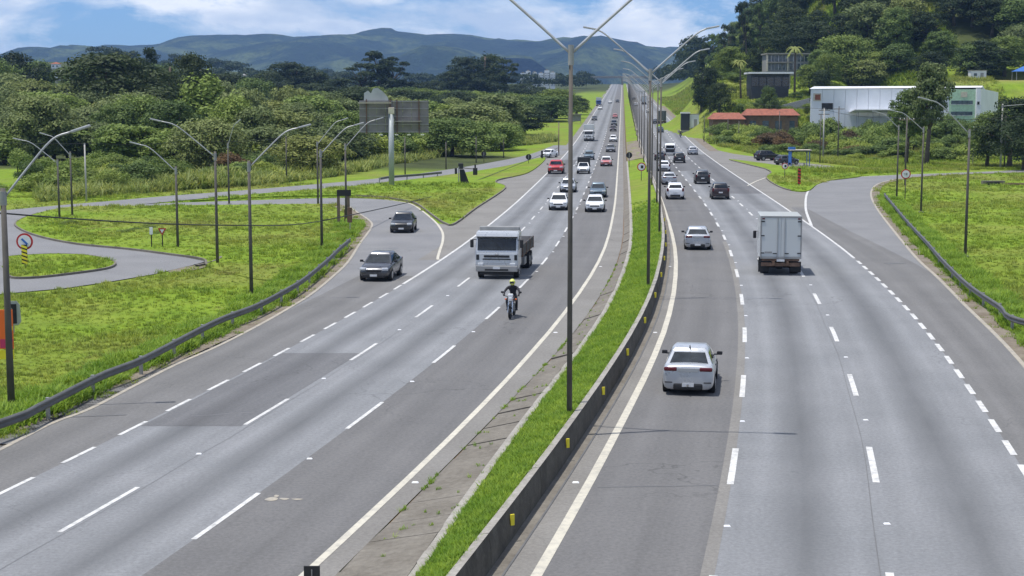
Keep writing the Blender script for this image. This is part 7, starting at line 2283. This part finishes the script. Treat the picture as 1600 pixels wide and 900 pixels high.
# distant housing
def tower(px, ytop, ybase, wpx, Y, label, group=None):
    k = Y / 2400; x = (px - 800) * k
    zb = 9.93 + (160 - ybase) * k; h = (ybase - ytop) * k; w = wpx * k
    g = gr(x, Y)
    o = empty('apartment_tower', (x, Y, min(zb, g))); tag(o, label, 'building', group)
    h += zb - min(zb, g)
    quadbox('wall', o, (0, 0, h / 2), (w, w, h), 'white_wall')
    for i in range(3):
        for j in range(6):
            MB().box((-w * 0.3 + w * 0.3 * i, -w / 2 - 0.05, h * (0.22 + 0.125 * j)), (w * 0.12, 0.2, h * 0.06)).build('window', M['window'], o)
    quadbox('roof', o, (0, 0, h + 0.4), (w * 0.5, w * 0.5, 1.0), 'concrete_pale')
for i, (px, yt) in enumerate([(817, 115), (825, 112), (835, 114), (845, 115), (854, 111), (863, 114)]):
    tower(px, yt, 134, 7.6, 1250, ['leftmost white tower of the distant group', 'second white tower from the left in the distant group', 'third white tower in the distant group', 'fourth white tower in the distant group', 'tallest right-hand white tower in the distant group', 'rightmost white tower of the distant group'][i])
for i, (px, yt, yb, w_, Y) in enumerate([(105, 110, 124, 20, 470), (10, 112, 122, 14, 520), (95, 98, 108, 12, 640), (318, 108, 120, 5, 900), (385, 116, 124, 6, 900)]):
    k = Y / 2400; x = (px - 800) * k; zb = 9.93 + (160 - yb) * k; h = (yb - yt) * k * 0.7; w = w_ * k
    o = empty('house', (x, Y, zb)); tag(o, ['pale house among the trees far left', 'small pale house at the left edge above the wood', 'reddish roofed house high in the left trees', 'tiny white house far behind the feathery tree', 'tiny white block left of the dark domed trees'][i], 'house')
    quadbox('wall', o, (0, 0, h / 2), (w, w, h), 'white_wall'); quadbox('foundation', o, (0, 0, -4), (w * 0.98, w * 0.98, 8), 'grey_wall')
    MB().add([(-w * 0.58, -w * 0.58, h), (w * 0.58, -w * 0.58, h), (w * 0.58, w * 0.58, h), (-w * 0.58, w * 0.58, h), (0, 0, h * 1.45)], [(0, 1, 4), (1, 2, 4), (2, 3, 4), (3, 0, 4)]).build('roof', M['grey_wall' if i != 2 else 'tile_red'], o)
    for s in (-0.25, 0.25): quadbox('window', o, (w * s, -w / 2 - 0.03, h * 0.5), (w * 0.18, 0.1, h * 0.35), 'window')

# overpass at the far end of the road
Y = 1560.0
xc = float(X_of('GM', Y))
o = empty('overpass', (xc, Y, float(rise(Y)))); tag(o, 'distant pale overpass crossing the highway at its far end', 'bridge')
quadbox('deck', o, (0, 0, 7.2), (130, 8, 1.4), 'concrete_pale')
for s in (-28, -1, 26): quadbox('pier', o, (s, 0, 3.2), (1.6, 6, 6.8), 'concrete_pale')
quadbox('parapet', o, (0, -4.1, 8.3), (130, 0.3, 0.9), 'concrete_pale')

# ------------------------------------------------------------------ hazy air
def haze():
    t = bpy.data.materials.new('haze'); t.use_nodes = True
    n = t.node_tree; n.nodes.clear()
    out = n.nodes.new('ShaderNodeOutputMaterial'); v = n.nodes.new('ShaderNodeVolumePrincipled')
    v.inputs['Color'].default_value = (0.34, 0.58, 1.0, 1)
    v.inputs['Density'].default_value = 0.000085
    v.inputs['Anisotropy'].default_value = 0.1
    n.links.new(v.outputs[0], out.inputs['Volume'])
    o = MB().box((0, 4700, 137.5), (10800, 9900, 335)).build('haze', t)
    tag(o, 'thin blue haze lying over the valley', 'haze', kind='stuff')
haze()
